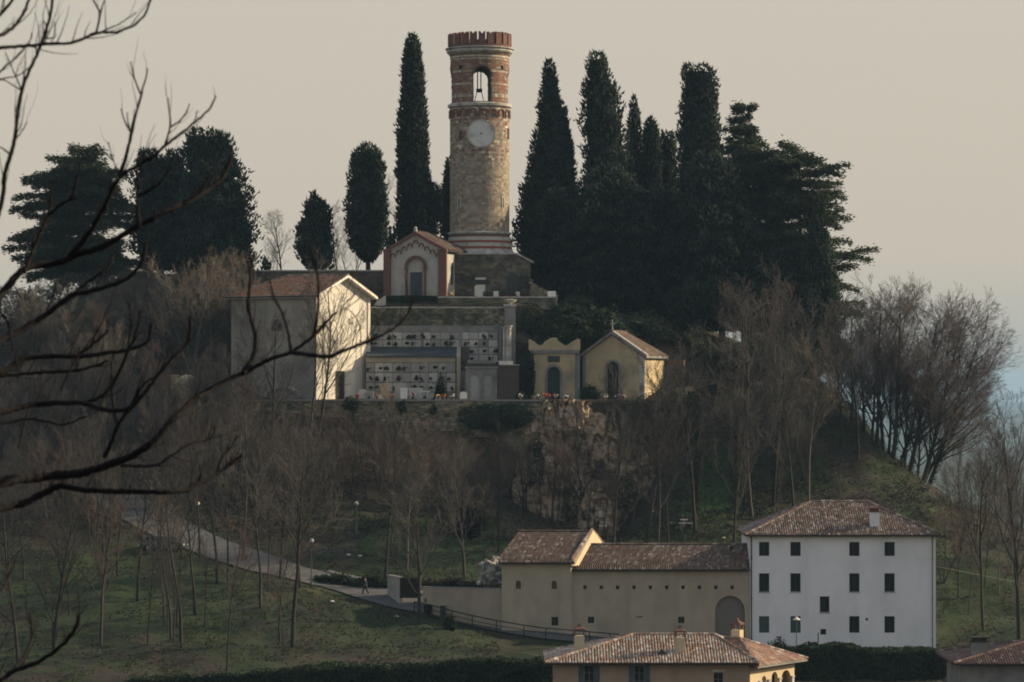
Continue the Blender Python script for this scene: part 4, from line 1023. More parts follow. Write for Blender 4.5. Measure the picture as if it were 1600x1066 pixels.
# little round apse lit by the sun among the trees
p = GD(293, 352); zz = Z(601, 352); zq = Z(618, 352)
T = thing('round_apse', 'small round cream apse with dome among bare trees left of the large chapel', 'building', (p.x, 352, 0))
q = MB(); q.lathe([(1.25,zq-5),(1.25,zz)], 24); q.build('wall', m['plaster_cream'], T)
q = MB(); q.lathe([(1.36,zz),(1.36,zz+.1)]+[(1.32*math.cos(R(t)),zz+.1+1.0*math.sin(R(t))) for t in range(0,90,15)]+[(.1,zz+1.12)], 24); q.build('dome', m['plaster_cream'], T)
q = MB(); q.box(-1.9,-1.1,.2,1.2,zq-5,Z(588,352)); q.box(-2.0,-1.0,.1,1.3,Z(588,352)+.003,Z(588,352)+.15); q.build('buttress', m['plaster_cream'], T)

# ------------------------------------------------------------------ walls of the terraces
def stone_wall(name, label, px0, px1, D, pyt, pyb, depth=.8, mtl='stone_dark', h=.22, w_=.42, cols=((1,1,1),(.8,.82,.76),(1.2,1.15,1.05),(.62,.66,.55)), cop=True, cat='wall', jy=.06, copm='limestone', D1=None):
    a, b = W(px0, pyt, D), W(px1, pyt, D1 or D); an = math.atan2(b.y-a.y, b.x-a.x); L = math.hypot(b.x-a.x, b.y-a.y)
    T = thing(name, label, cat, (a.x, D, 0), an); zb = Z(pyb, D)
    q = MB(); q.box(0, L, 0, depth, zb, a.z-.003); q.build('wall_core', m['mortar'], T)
    q = MB(); blocks(q, 0, L, zb, a.z, -.005, h, w_, jy, cols); q.build('stones', m[mtl], T, kind='stuff')
    if cop:
        n = max(1, int(L/1.1))
        for k in range(n):
            c = MB(); c.box(L*k/n+.008, L*(k+1)/n-.008, -.14, depth+.05, a.z+.002, a.z+.15+random.uniform(-.01,.01)); c.build('coping_stone', m[copm], T)
    return T
stone_wall('terrace_wall', 'long weathered stone wall holding the cemetery terrace above the wooded slope', 378, 846, 350.0, 627, 720, 1.2, 'stone_dark', .22, .42, ((2.0,1.85,1.6),(1.5,1.42,1.25),(2.5,2.2,1.85),(.9,.95,.8)), copm='concrete')
stone_wall('upper_retaining_wall', 'tall grey stone retaining wall behind the burial niches', 560, 806, 361.6, 481.5, 625, .8, 'stone_dark', .22, .38, ((1.5,1.5,1.35),(1.1,1.12,1.0),(1.9,1.8,1.6),(.8,.85,.75)))
stone_wall('stepped_parapet', 'low stepped parapet in front of the brick trimmed chapel and rampart', 684, 868, 363.2, 465.5, 484, .5, 'stone_dark', .25, .5, ((1.3,1.3,1.2),(1,1,.95),(1.6,1.55,1.4)))
stone_wall('garden_wall', 'long low dark wall along the hilltop behind the chapel roof', 398, 604, 371.0, 424, 470, .5, 'stone_dark', .25, .5, ((.9,.85,.8),(.7,.7,.68)))
q = MB(); xw0, xw1 = X(583,363.4), X(603,363.4)
T = thing('corner_buttress', 'pale stone block with sloping top at the left end of the niche wall', 'wall', (xw0, 362.4, 0)); w = MB(); w.prism([(0,Z(486,363)),(xw1-xw0,Z(486,363)),(xw1-xw0,Z(462,363)),(.5,Z(470,363)),(0,Z(480,363))], 0, .7); w.build('block', m['limestone'], T)
# bastion: projecting dark pier with an urn, and the two pale half columns
T = thing('urn_pier', 'dark stone pier topped by a shallow stone urn right of the niche wall', 'pier', (X(797,360.6), 360.6, 0))
w = MB(); w.box(-.62,.62,-.5,.5,Z(625,360.6),Z(479,360.6)); w.build('shaft', m['plaster_grey'], T)
w = MB(); w.box(-.75,.75,-.62,.62,Z(479,360.6)+.003,Z(477,360.6)+.1); w.build('cap', m['limestone'], T)
w = MB(); zq = Z(477,360.6)+.1; w.lathe([(.3,zq),(.18,zq+.12),(.5,zq+.22),(.72,zq+.42),(.76,zq+.52),(.3,zq+.58)], 20); w.build('urn', m['limestone'], T)
for px, r_, py in ((787.5,.17,511),(794.5,.36,509)):
    T = thing('half_column', 'slim pale stone column against the retaining wall' if r_ < .3 else 'broad fluted pale stone column below the urn pier', 'column', (X(px,359.3), 359.3, 0))
    z1, z2 = Z(566,359.3)-1, Z(py,359.3)
    w = MB(); w.lathe([(r_*1.25,z1),(r_*1.25,z1+.25),(r_,z1+.3),(r_*.9,z2-.25)], 16); w.build('shaft', m['limestone'], T)
    w = MB(); w.lathe([(r_*.92,z2-.25),(r_*1.25,z2-.12),(r_*1.25,z2)], 16); w.build('capital', m['limestone'], T)
T = thing('ivy_topped_wall', 'dim grey wall between the urn pier and the scalloped yellow chapel', 'wall', (X(805,361.8), 361.8, 0))
w = MB(); w.box(0, X(850,361.8)-X(805,361.8), 0, .6, Z(625,361.8), Z(492,361.8)); w.build('wall_core', m['mortar'], T)
w = MB(); blocks(w, 0, X(850,361.8)-X(805,361.8), Z(625,361.8), Z(492,361.8), -.005, .3, .5, .06, ((1.2,1.15,1.05),(.9,.9,.85))); w.build('stones', m['stone_dark'], T, kind='stuff')

# ------------------------------------------------------------------ burial niches
flm = []
for k in range(6):
    q = MB()
    cs = [[(.015,.03,.015),(.03,.05,.02)],[(.02,.035,.015),(.14,.03,.03)],[(.02,.03,.015),(.18,.12,.05)],[(.015,.02,.015),(.02,.03,.03)],[(.02,.035,.02),(.2,.2,.18)],[(.015,.025,.012),(.12,.03,.06)]][k]
    for j in range(7):
        q.col = cs[1] if j > 4 else cs[0]
        q.ball((random.uniform(-.13,.13), -.1+random.uniform(-.05,.05), random.uniform(-.1,.16)), random.uniform(.06,.12), 6, 4)
    flm.append(q.mesh('flower_bunch', m['flower_mix']))
def niches(T, x0, x1, z0, z1, cols_, rows_, y, skip=lambda c, r: False, pil=()):
    cw_ = (x1-x0)/cols_; rh = (z1-z0)/rows_
    b = MB(); b.box(x0, x1, y, y+.3, z0, z1); b.build('niche_backing', m['niche_back'], T)
    s = MB(); s.box(-cw_*.47, cw_*.47, -.05, 0, -rh*.455, rh*.455); sm = s.mesh('niche_slab', m['slab'])
    for c in range(cols_):
        for r_ in range(rows_):
            if skip(c, r_): continue
            xc_, zc2 = x0+cw_*(c+.5), z0+rh*(r_+.5)
            o = link('niche_slab', sm, T, (xc_, y-.003, zc2))
            if random.random() < .85:
                link('flower_bunch', random.choice(flm), o, (random.choice((-1,1))*cw_*random.uniform(.1,.28), -.04, -rh*random.uniform(.05,.22)), scale=(random.uniform(1.0,1.7),)*3)
    for px in pil:
        w = MB(); w.box(px-.12, px+.12, y-.1, y-.001, z0, z1); w.build('niche_pillar', m['plaster_pale'], T)
DN = 358.0
xn0, xn1 = X(571.5, DN), X(712, DN)
T = thing('columbarium', 'low burial niche block with blue metal lean-to roof', 'columbarium', (xn0, DN, 0))
L = xn1-xn0; zb = Z(624, DN)-.3; zt_ = Z(566.5, DN); zr = Z(556.5, DN); zbk = Z(543.5, DN+3)
w = MB(); w.box(0, L, .32, 3.0, zb, zr-.002); w.box(0, L, -.12, .3, zt_+.003, zr-.004); w.build('wall', m['plaster_yellow'], T)
kx = L/10.0
niches(T, 0.02, L, zb+.0, zt_, 10, 4, 0, pil=(kx*3.95, kx*6.72))
q = MB(); xe = L+M_(1,DN); q.prism([(0,zr),(xe,zr),(xe+.0,zbk),(0,zbk)], 0, .01) if False else None
s = MB(); A = Vector((0,-.35,zr)); Bq = Vector((L+.1,-.35,zr)); Cq = Vector((L+.1,3.0,zbk)); Dq = Vector((0,3.0,zbk)); dn = Vector((0,0,-.1))
s.add([A,Bq,Cq,Dq,A+dn,Bq+dn,Cq+dn,Dq+dn], [(0,1,2,3),(7,6,5,4),(0,4,5,1),(1,5,6,2),(2,6,7,3),(3,7,4,0)]); rf = s.build('roof', m['metal_roof'], T)
for k in range(22):
    x = L*(k+.5)/22; s = MB(); d_ = Vector((0,0,.05)); s.add([Vector((x-.02,-.35,zr)),Vector((x+.02,-.35,zr)),Vector((x+.02,3,zbk)),Vector((x-.02,3,zbk)),Vector((x-.02,-.35,zr))+d_,Vector((x+.02,-.35,zr))+d_,Vector((x+.02,3,zbk))+d_,Vector((x-.02,3,zbk))+d_], [(4,5,6,7),(0,1,5,4),(1,2,6,5),(3,0,4,7)]); s.build('seam', m['metal_roof'], rf)
# stepping end wall
e = MB(); e.M = RIGHT(L+.1)
e.prism([(-.45,zb),(3.4,zb),(3.4,zbk+.12),(2.9,zbk+.12),(-.45,zr-.05)], -.42, -.003); e.build('end_wall', m['plaster_yellow'], T)
e = MB(); xE = X(740,DN)-xn0; e.box(L+.525, xE-.55, .9, 3.0, zb, Z(580,DN)); e.build('end_step', m['plaster_grey'], T)
# upper rows of niches on the retaining wall
DU = 361.2
T = thing('wall_niches', 'rows of pale burial niches set high in the grey retaining wall', 'columbarium', (X(568,DU), DU, 0))
x_ = lambda px: X(px,DU)-X(568,DU)
b = MB(); b.box(0, x_(779), -.1, .28, Z(519,DU)+.003, Z(509,DU)); b.build('lintel_band', m['plaster_grey'], T)
niches(T, 0.02, x_(778), Z(566,DU), Z(519,DU), 14, 4, -.02, skip=lambda c, r: (r < 2 and c < 11))
for px in (660.5, 721):
    w = MB(); w.box(x_(px)-.12, x_(px)+.12, -.13, -.022, Z(542,DU), Z(519.5,DU)); w.build('niche_pillar', m['plaster_grey'], T)
w = MB(); w.box(x_(779), x_(784), -.25, .28, Z(600,DU), Z(509,DU)); w.build('end_pier', m['plaster_grey'], T)
# grey twin-arched tomb
DG = 353.6; xg = X(727.5,DG)
T = thing('twin_arch_tomb', 'grey stone tomb with two blind arches and stepped top', 'tomb', (xg, DG, 0))
L = X(777,DG)-xg; zb = Z(626,DG)-.3; z1 = Z(576,DG); hs_ = [(L*.14,L*.44,zb,Z(584,DG),True),(L*.56,L*.86,zb,Z(584,DG),True)]
w = MB(); wall_holes(w, 0, L, zb, z1, 0, hs_, .15); w.box(0, L, 0, 2.6, zb, z1, skip=('f',)); w.build('wall', m['plaster_grey'], T)
for h in hs_: q = MB(); q.box(h[0],h[1],.14,.18,h[2],h[3]); q.build('arch_panel', m['slab'], T)
for k, (o_, z_a, z_b) in enumerate(((.12,Z(576,DG),Z(573.5,DG)),(-.05,Z(573.5,DG),Z(570.5,DG)),(.2,Z(570.5,DG),Z(568,DG)),(-.2,Z(568,DG),Z(563,DG)))):
    q = MB(); q.box(-o_, L+o_, -o_, 2.6+o_*.5, z_a+.003*(k == 0), z_b); q.build('cornice_step', m['plaster_grey'] if k != 2 else m['frame_dark'], T)
# brown block with sunlit top
xg = X(778.5,DG)
T = thing('brown_tomb_block', 'dark brown burial block with a bright sunlit slab on top', 'tomb', (xg, DG, 0))
L = X(811,DG)-xg; w = MB(); w.box(0, L, 0, 2.4, zb, Z(571,DG)); w.build('wall', m['brown_render'], T)
w = MB(); w.box(-.05, L+.08, -.08, 2.5, Z(571,DG)+.003, Z(569.5,DG)); w.build('coping', m['limestone'], T)
w = MB(); w.box(.02, L*.72, .2, 2.2, Z(569.5,DG)+.003, Z(564,DG)); w.build('top_slab', m['marble'], T)

# ------------------------------------------------------------------ the two yellow chapels
DY = 356.0
xg = X(826,DY); L = X(907,DY)-xg; zb = Z(622,DY)-.6
T = thing('scalloped_chapel', 'cream chapel with curved scalloped parapet and arched green door', 'chapel', (xg, DY, 0))
zc1, zc2 = Z(552.5,DY), Z(547,DY); xm = L*.485; dr = M_(9.4,DY)
w = MB(); wall_holes(w, .3, L-.62, zb, zc1, 0, [(xm-dr,xm+dr,zb,Z(573,DY),True)], .35); w.box(.3, L-.62, 0, 4.6, zb, zc1, skip=('f',)); w.build('wall', m['plaster_cream'], T)
w = MB(); w.box(L-.617, L-.05, .25, 4.6, zb, zc1-.003); w.build('side_pilaster', m['plaster_grey'], T)
w = MB(); w.box(.12, L-.1, -.16, 4.65, zc1+.003, zc2); w.build('cornice', m['plaster_grey'], T)
zp0 = zc2+.003; pts = [(.0,zp0),(L-.02,zp0)]; top = Z(528.5,DY); lo = Z(540,DY); xx = L-.02
out = [(xx,Z(530,DY)),(xx-.35,Z(529.5,DY)),(xx-.6,Z(532,DY)),(xx-.95,Z(534,DY)),(xx-1.25,Z(537.5,DY)),(xx-1.6,lo),(xx-1.95,Z(538.5,DY)),(xx-2.2,Z(535,DY)),(xx-2.5,Z(532.5,DY)),(xx-2.55,Z(530,DY)),(xm+.35,Z(528,DY)),(xm-.0,Z(527.5,DY)),(xm-.4,Z(528.5,DY)),(xm-.8,Z(532,DY)),(xm-1.1,Z(535,DY)),(xm-1.25,Z(538.5,DY)),(xm-1.55,lo),(xm-1.85,Z(538,DY)),(xm-2.15,Z(534,DY)),(.4,Z(532,DY)),(.2,Z(530,DY)),(.0,Z(530,DY))]
w = MB(); w.prism(pts+out, -.05, .3); w.build('parapet', m['plaster_cream'], T)
w = MB(); w.prism([(xm-dr,zb),(xm+dr,zb)]+arch_pts(xm,dr,Z(573,DY)-dr), .3, .35); w.build('door', m['door_green'], T)
q = MB(); zq = Z(573,DY)-dr
for k in range(12):
    b0, b1 = math.pi*k/12, math.pi*(k+1)/12
    q.prism([(xm+(dr+.0)*math.cos(b0), zq+dr*math.sin(b0)), (xm+(dr+.3)*math.cos(b0), zq+(dr+.3)*math.sin(b0)), (xm+(dr+.3)*math.cos(b1), zq+(dr+.3)*math.sin(b1)), (xm+dr*math.cos(b1), zq+dr*math.sin(b1))], -.1, -.002)
for s_ in (-1,1): q.box(xm+s_*(dr+.15)-.15, xm+s_*(dr+.15)+.15, -.1, -.002, zb, zq-.002)
q.build('door_surround', m['plaster_grey'], T)
q = MB(); q.box(xm-.68, xm+.68, -.05, -.003, Z(566,DY), Z(556.5,DY)); q.build('dark_plaque', m['frame_dark'], T)
# gabled one
DZ = 355.2; an = -R(21); xg = X(911,DZ+2.3)
fwz = M_(93,DZ)/math.cos(an)+.1; org = Vector((xg, DZ+2.4, 0))
T = thing('gabled_yellow_chapel', 'cream gabled chapel with iron cross, arched door and sunlit right side', 'chapel', tuple(org), an)
ze = Z(556,DZ); zap = Z(522.5,DZ+1); Ls = 7.2; zb = Z(620,DZ)-.8; xm = fwz*.49; dr = M_(10,DZ)
w = MB(); wall_holes(w, 0, fwz, zb, ze, 0, [(xm-dr,xm+dr,zb,Z(565,DZ),True)], .4); w.add([(0,0,ze),(fwz,0,ze),(xm,0,zap)], [(0,1,2)])
w.box(0, fwz, 0, Ls, zb, ze, skip=('f','t')); w.build('wall', m['plaster_cream'], T)
w = MB(); w.prism([(xm-dr,zb),(xm+dr,zb)]+arch_pts(xm,dr,Z(565,DZ)-dr), .36, .4); w.build('door', m['glass'], T)
for k in range(4):
    w = MB(); x = xm-dr+dr*2*(k+.5)/4; w.box(x-.03, x+.03, .3, .355, zb, Z(567,DZ)-abs(x-xm)*.4); w.build('door_bar', m['frame_dark'], T)
q = MB(); zq = Z(565,DZ)-dr
for k in range(12):
    b0, b1 = math.pi*k/12, math.pi*(k+1)/12
    q.prism([(xm+dr*math.cos(b0), zq+dr*math.sin(b0)), (xm+(dr+.26)*math.cos(b0), zq+(dr+.26)*math.sin(b0)), (xm+(dr+.26)*math.cos(b1), zq+(dr+.26)*math.sin(b1)), (xm+dr*math.cos(b1), zq+dr*math.sin(b1))], -.09, -.002)
for s_ in (-1,1): q.box(xm+s_*(dr+.13)-.13, xm+s_*(dr+.13)+.13, -.09, -.002, zb, zq-.002)
q.build('door_surround', m['plaster_grey'], T)
for a_, b_, mm_ in ((-.03,.32,m['plaster_grey']),(fwz-.5,fwz+.03,m['limestone'])):
    q = MB(); q.box(a_, b_, -.08, .3, zb, ze-.15); q.build('corner_pilaster', mm_, T)
sl_ = (zap-ze)/xm; ov = .45; e0 = ze-ov*sl_*.4+.1; zr = zap+.3
A, Bq, Cq, Dq = Vector((-ov,-.4,e0)), Vector((fwz+ov,-.4,e0)), Vector((fwz+ov,Ls+.3,e0)), Vector((-ov,Ls+.3,e0)); E, Fp = Vector((xm,-.4,zr)), Vector((xm,Ls-2.6,zr)); dn = Vector((0,0,-.25))
s = MB(); s.add([A,Bq,Cq,Dq,E,Fp]+[p+dn for p in (A,Bq,Cq,Dq,E)], [(1,2,5,4),(3,0,4,5),(2,3,5),(0,6,10,4),(4,10,7,1),(1,7,8,2),(3,9,6,0),(2,8,9,3),(6,9,8,7,10)]); rf = s.build('roof', m['plaster_grey'], T)
LR = (Cq-Bq).length; sr = (E-Bq).length
tiles('roof_tiles', rf, Bq+Vector((0,.9,0)), Cq-Bq, E-Bq, [(0,0),(LR-.9,0),(LR-3.8,sr),(0,sr)], tone=.6, lich=.05)
tiles('roof_tiles', rf, Cq, Dq-Cq, Fp-(Cq+Dq)/2, [(0,0),((Cq-Dq).length,0),((Cq-Dq).length/2,(Fp-(Cq+Dq)/2).length)], tone=.8, lich=.05)
tiles('roof_tiles', rf, Dq, A-Dq, E-A, [(0,0),(LR,0),(LR,sr),(2.9,sr)], tone=.8, lich=.05)
q = MB(); ridge(q, E+up, Fp+up, tone=.8); q.build('ridge_tiles', m['tile'], rf, kind='stuff')
s = MB(); s.add([Bq+Vector((0,-.01,.02)),Bq+Vector((0,.9,.02)),E+Vector((0,.9,.02)),E+Vector((0,-.01,.02)),Bq+Vector((0,-.01,.14)),Bq+Vector((0,.9,.14)),E+Vector((0,.9,.14)),E+Vector((0,-.01,.14))], [(4,5,6,7),(0,4,7,3),(0,1,5,4),(1,2,6,5)]); s.build('lead_edge', m['concrete'], rf)
q = MB(); q.M = None; q.box(xm-.035, xm+.035, -.15, -.08, zr, zr+1.35); q.box(xm-.28, xm+.28, -.148, -.082, zr+.85, zr+.92); q.build('cross', m['limestone'], T)
w = MB(); w.box(fwz+.04, fwz+.12, .05, .13, zb, ze-.1); w.build('downpipe', m['white'], T)
# ruined brick shed right of it
xg = X(1041,362.0)
T = thing('brick_shed', 'dim red brick shed with a small pale window right of the yellow chapel', 'shed', (xg, 362.0, 0), -R(8))
L = X(1072,357.5)-xg; w = MB(); h = (L*.42, L*.75, Z(603,357), Z(572,357)); zb = Z(622,357)-1
wall_holes(w, 0, L, zb, Z(562,357), 0, [h], .2); w.box(0, L, 0, 4, zb, Z(562,357), skip=('f',)); w.build('wall', m['brick'], T)
window(T, *h, .12, m['glass'], m['shutter_green'], bars=(1,2))
# ------------------------------------------------------------------ evergreen crowns
def spikes(P, Dn, Ln, Wd):
    """narrow three-sided tufts: base points P, directions Dn, length, width"""
    n = len(P); Dn = Dn/np.maximum(np.linalg.norm(Dn, axis=1, keepdims=True), 1e-6)
    ref = NP.normal(size=(n, 3)); a = np.cross(Dn, ref); a /= np.linalg.norm(a, axis=1, keepdims=True); b = np.cross(Dn, a)
    V = np.empty((n, 4, 3)); mid = P+Dn*(Ln*.25)[:, None]
    for k in range(3):
        t = 2*math.pi*k/3; V[:, k] = mid+(a*math.cos(t)+b*math.sin(t))*Wd[:, None]
    V[:, 3] = P+Dn*Ln[:, None]
    base = (np.arange(n)*4)[:, None]
    F = np.concatenate([base+np.array([[0,1,3]]), base+np.array([[1,2,3]]), base+np.array([[2,0,3]]), base+np.array([[0,2,1]])], 0)
    return V.reshape(-1, 3), F
def cypress(label, prof, D, name='cypress_tree', group=None, n=None, rag=.16, trunk=True, mat_='cypress', cat='tree', up_=1.0, size=1.0, fl=.85):
    """prof: (row, left column, right column) of the crown outline in the photograph, top first"""
    prof = sorted(prof)
    zs = np.array([Z(p[0], D) for p in prof])[::-1]; xc = np.array([X((p[1]+p[2])/2, D) for p in prof])[::-1]; rr = np.array([M_((p[2]-p[1])/2, D) for p in prof])[::-1]
    xb = xc[0]; gz = Hs(xb, D); zb = min(gz, zs[0]-.2)
    T = thing(name, label, cat, (xb, D, zb), group=group)
    hgt = zs[-1]-zs[0]; area = np.trapezoid(rr, zs)*2*math.pi if hasattr(np, 'trapezoid') else np.trapz(rr, zs)*2*math.pi
    n = n or int(min(9000, area*26/size**2))
    # sample heights in proportion to radius
    zz = np.linspace(zs[0], zs[-1], 400); w = np.interp(zz, zs, rr)+.12; w /= w.sum()
    z = NP.choice(zz, n, p=w)+NP.uniform(-.1, .1, n); th = NP.uniform(0, 2*np.pi, n)
    Rr = np.interp(z, zs, rr); cx = np.interp(z, zs, xc); sd = abs(hash(label)) % 997
    sd = sum(map(ord, label)) % 997
    lump = fbm(th*3.0+np.sin(th)*2, z*.75/size+sd, sd, 3)-.5
    lump2 = vnoise(np.cos(th)*4+9, z*1.7+np.sin(th)*4, sd+5)-.5
    rad = Rr*(1+lump*rag*4.2+lump2*rag*2.0)*NP.uniform(.74, 1.0, n)
    P = np.stack([cx+np.cos(th)*rad-xb, np.sin(th)*rad, z-zb], 1)
    out = np.stack([np.cos(th), np.sin(th), np.zeros(n)], 1)
    Dn = out*NP.uniform(.15, .8, n)[:, None]+np.array([0, 0, 1.])*up_*NP.uniform(.6, 1.2, n)[:, None]+NP.normal(size=(n, 3))*.25
    Ln = NP.uniform(.3, .8, n)*size*np.where(NP.random(n) < .08, 1.3, 1.0); Wd = NP.uniform(.08, .17, n)*size
    V, F_ = spikes(P, Dn, Ln, Wd)
    tone = (.45+1.0*vnoise(th*3.5, z*.9, sd+3)+.5*vnoise(th*9, z*.35, sd+4)+.3*NP.uniform(-1, 1, n))
    C = np.repeat(np.stack([tone*1.02, tone, tone*.98], 1), 4, 0)
    link('crown', np_mesh('crown', V, F_, m[mat_], C), T)
    # dense inner body
    nk = 18; K_ = 26; zk = np.linspace(zs[0]+.25, zs[-1]-.8, K_); Vc = []; Fc = []
    for j, q in enumerate(zk):
        for k in range(nk):
            t = 2*math.pi*k/nk; l = float(fbm(np.array([t*3.0+math.sin(t)*2]), np.array([q*.75/size+sd]), sd, 3)[0])-.5
            r_ = max(.03, float(np.interp(q, zs, rr))*(fl+l*rag*3.6)-.1); Vc.append((float(np.interp(q, zs, xc))+math.cos(t)*r_-xb, math.sin(t)*r_, q-zb))
    for j in range(K_-1):
        for k in range(nk): Fc.append([j*nk+k, j*nk+(k+1)%nk, (j+1)*nk+(k+1)%nk, (j+1)*nk+k])
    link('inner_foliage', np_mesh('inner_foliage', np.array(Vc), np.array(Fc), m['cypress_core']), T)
    if trunk:
        q = MB(); q.tube((0,0,-.8), (float(np.interp(zs[0]+hgt*.8, zs, xc))-xb, 0, (zs[0]-zb)+hgt*.8), .22+.01*hgt, .06, 8); q.build('trunk', m['bark'], T)
    return T
CY = 'cypresses on the hilltop'
cypress('broad dark cypress with ragged top above the left chapel roof', [(204,302,332),(212,294,352),(235,290,364),(262,287,374),(300,285,380),(340,283,388),(380,284,396),(410,286,398),(432,300,392)], 376, group=CY, rag=.26)
cypress('brownish cypress with uneven double top beside the broad dark one', [(236,218,240),(250,214,258),(275,212,268),(320,213,275),(370,216,282),(425,222,285)], 379, group=CY, rag=.42)
cypress('narrow cypress shoulder between the brownish and the broad one', [(236,264,280),(250,260,286),(290,258,292),(350,258,296),(425,262,296)], 378.5, group=CY, rag=.38)
cypress('small bushy cypress with two pointed tips, leftmost of the three by the low wall', [(302,489,491),(312,484,496),(322,476,512),(345,474,517),(362,463,517),(390,462,518),(412,472,518),(424,478,512)], 374, group=CY, rag=.24)
cypress('medium spindle shaped cypress with bare foot in the middle of the low wall', [(225,576,578),(236,560,590),(262,551,600),(300,544,601),(340,541,603),(370,543,603),(392,548,598),(405,562,590),(412,570,580)], 376, group=CY, rag=.18)
cypress('very tall narrow cypress left of the clock tower', [(56,641,648),(72,634,656),(110,629,660),(160,626,664),(210,622,668),(270,620,670),(330,619,676),(365,620,678),(388,624,674)], 380, group=CY, rag=.10)
cypress('short cypress bulging from the right side of the tallest one', [(288,674,680),(300,666,688),(330,664,688),(352,666,684),(372,668,680)], 380.5, group=CY)
cypress('dark cypress half hidden behind the left edge of the clock tower', [(250,699,708),(285,693,722),(310,690,730),(350,690,735),(372,692,735),(400,695,735)], 384, group=CY)
cypress('tiny pointed cypress left of the brick chapel roof', [(358,612,614),(372,608,618),(395,605,621),(408,606,620)], 373, group=CY, rag=.1)
cypress('tiny dark cypress tip above the left end of the low wall', [(405,414,416),(413,411,419),(425,409,421)], 374, group=CY, rag=.1)
cypress('pointed cypress with long left flank right of the clock tower', [(96,856,860),(110,851,867),(150,845,873),(200,838,880),(260,826,888),(300,818,895),(350,808,902),(400,806,905),(440,828,905),(452,840,900)], 385.0, group=CY, rag=.12)
cypress('thin second spire on the shoulder of the pointed cypress', [(160,877,879),(175,871,884),(210,868,890),(250,866,897),(320,866,900)], 387.0, group=CY)
cypress('tall lumpy cypress with open ragged top', [(84,926,942),(96,918,948),(120,915,952),(150,916,966),(175,908,972),(220,914,978),(270,906,985),(330,896,995),(400,890,1000),(470,895,1000)], 386.0, group=CY, rag=.24)
cypress('slim pointed cypress tip, smallest of the row behind', [(152,990,992),(175,985,997),(210,981,1001),(260,980,1004),(340,978,1008)], 396.0, group=CY, rag=.08)
cypress('second slim cypress with rounded point behind the dark mass', [(186,1015,1019),(200,1008,1026),(235,1003,1032),(290,1001,1036),(380,1000,1040)], 395.0, group=CY, rag=.12)
cypress('blunt thin grey stemmed cypress between the slim and the flat topped one', [(208,1036,1050),(225,1033,1055),(290,1033,1057),(380,1033,1060)], 396.0, group=CY, rag=.2)
cypress('big flat topped cypress, highest of the right group', [(103,1070,1104),(112,1067,1116),(150,1068,1121),(165,1063,1122),(210,1059,1126),(260,1058,1134),(330,1050,1145),(420,1050,1150),(480,1055,1150)], 390.0, group=CY, rag=.12)
cypress('wide low dark conifer filling the gap left of the middle', [(262,940,965),(300,905,1000),(350,880,1025),(400,868,1035),(450,862,1030),(490,870,1020),(510,880,1005)], 377.0, 'dark_conifer', group='dark conifers below the cypress tips', rag=.3, n=9000, size=1.15)
cypress('left foremost dark conifer behind the scalloped chapel', [(300,856,880),(350,838,905),(400,832,920),(450,838,925),(480,860,925)], 377.5, 'dark_conifer', group='dark conifers below the cypress tips', rag=.25, n=7000)
cypress('wide greyish green conifer in front of the flat topped cypress', [(240,1095,1118),(265,1078,1140),(310,1062,1160),(370,1045,1182),(430,1035,1200),(480,1040,1205),(520,1060,1200)], 376.0, 'dark_conifer', group='dark conifers below the cypress tips', rag=.28, n=9000, size=1.15)
cypress('conifer wedged between the two wide dark ones', [(300,1005,1040),(360,985,1065),(420,980,1075),(470,985,1080),(520,1000,1070)], 379.0, 'dark_conifer', group='dark conifers below the cypress tips', rag=.25, n=7000)
cypress('blackish pointed cypress standing before the great cedar', [(345,1276,1280),(362,1266,1292),(400,1255,1302),(450,1245,1310),(500,1240,1312),(545,1245,1305)], 373.0, group=CY, rag=.16)
cypress('low dark conifer at the foot of the great cedar', [(385,1200,1215),(420,1180,1235),(470,1165,1255),(520,1160,1260),(550,1170,1250)], 375.0, 'dark_conifer', group='dark conifers below the cypress tips', rag=.3, n=7000)

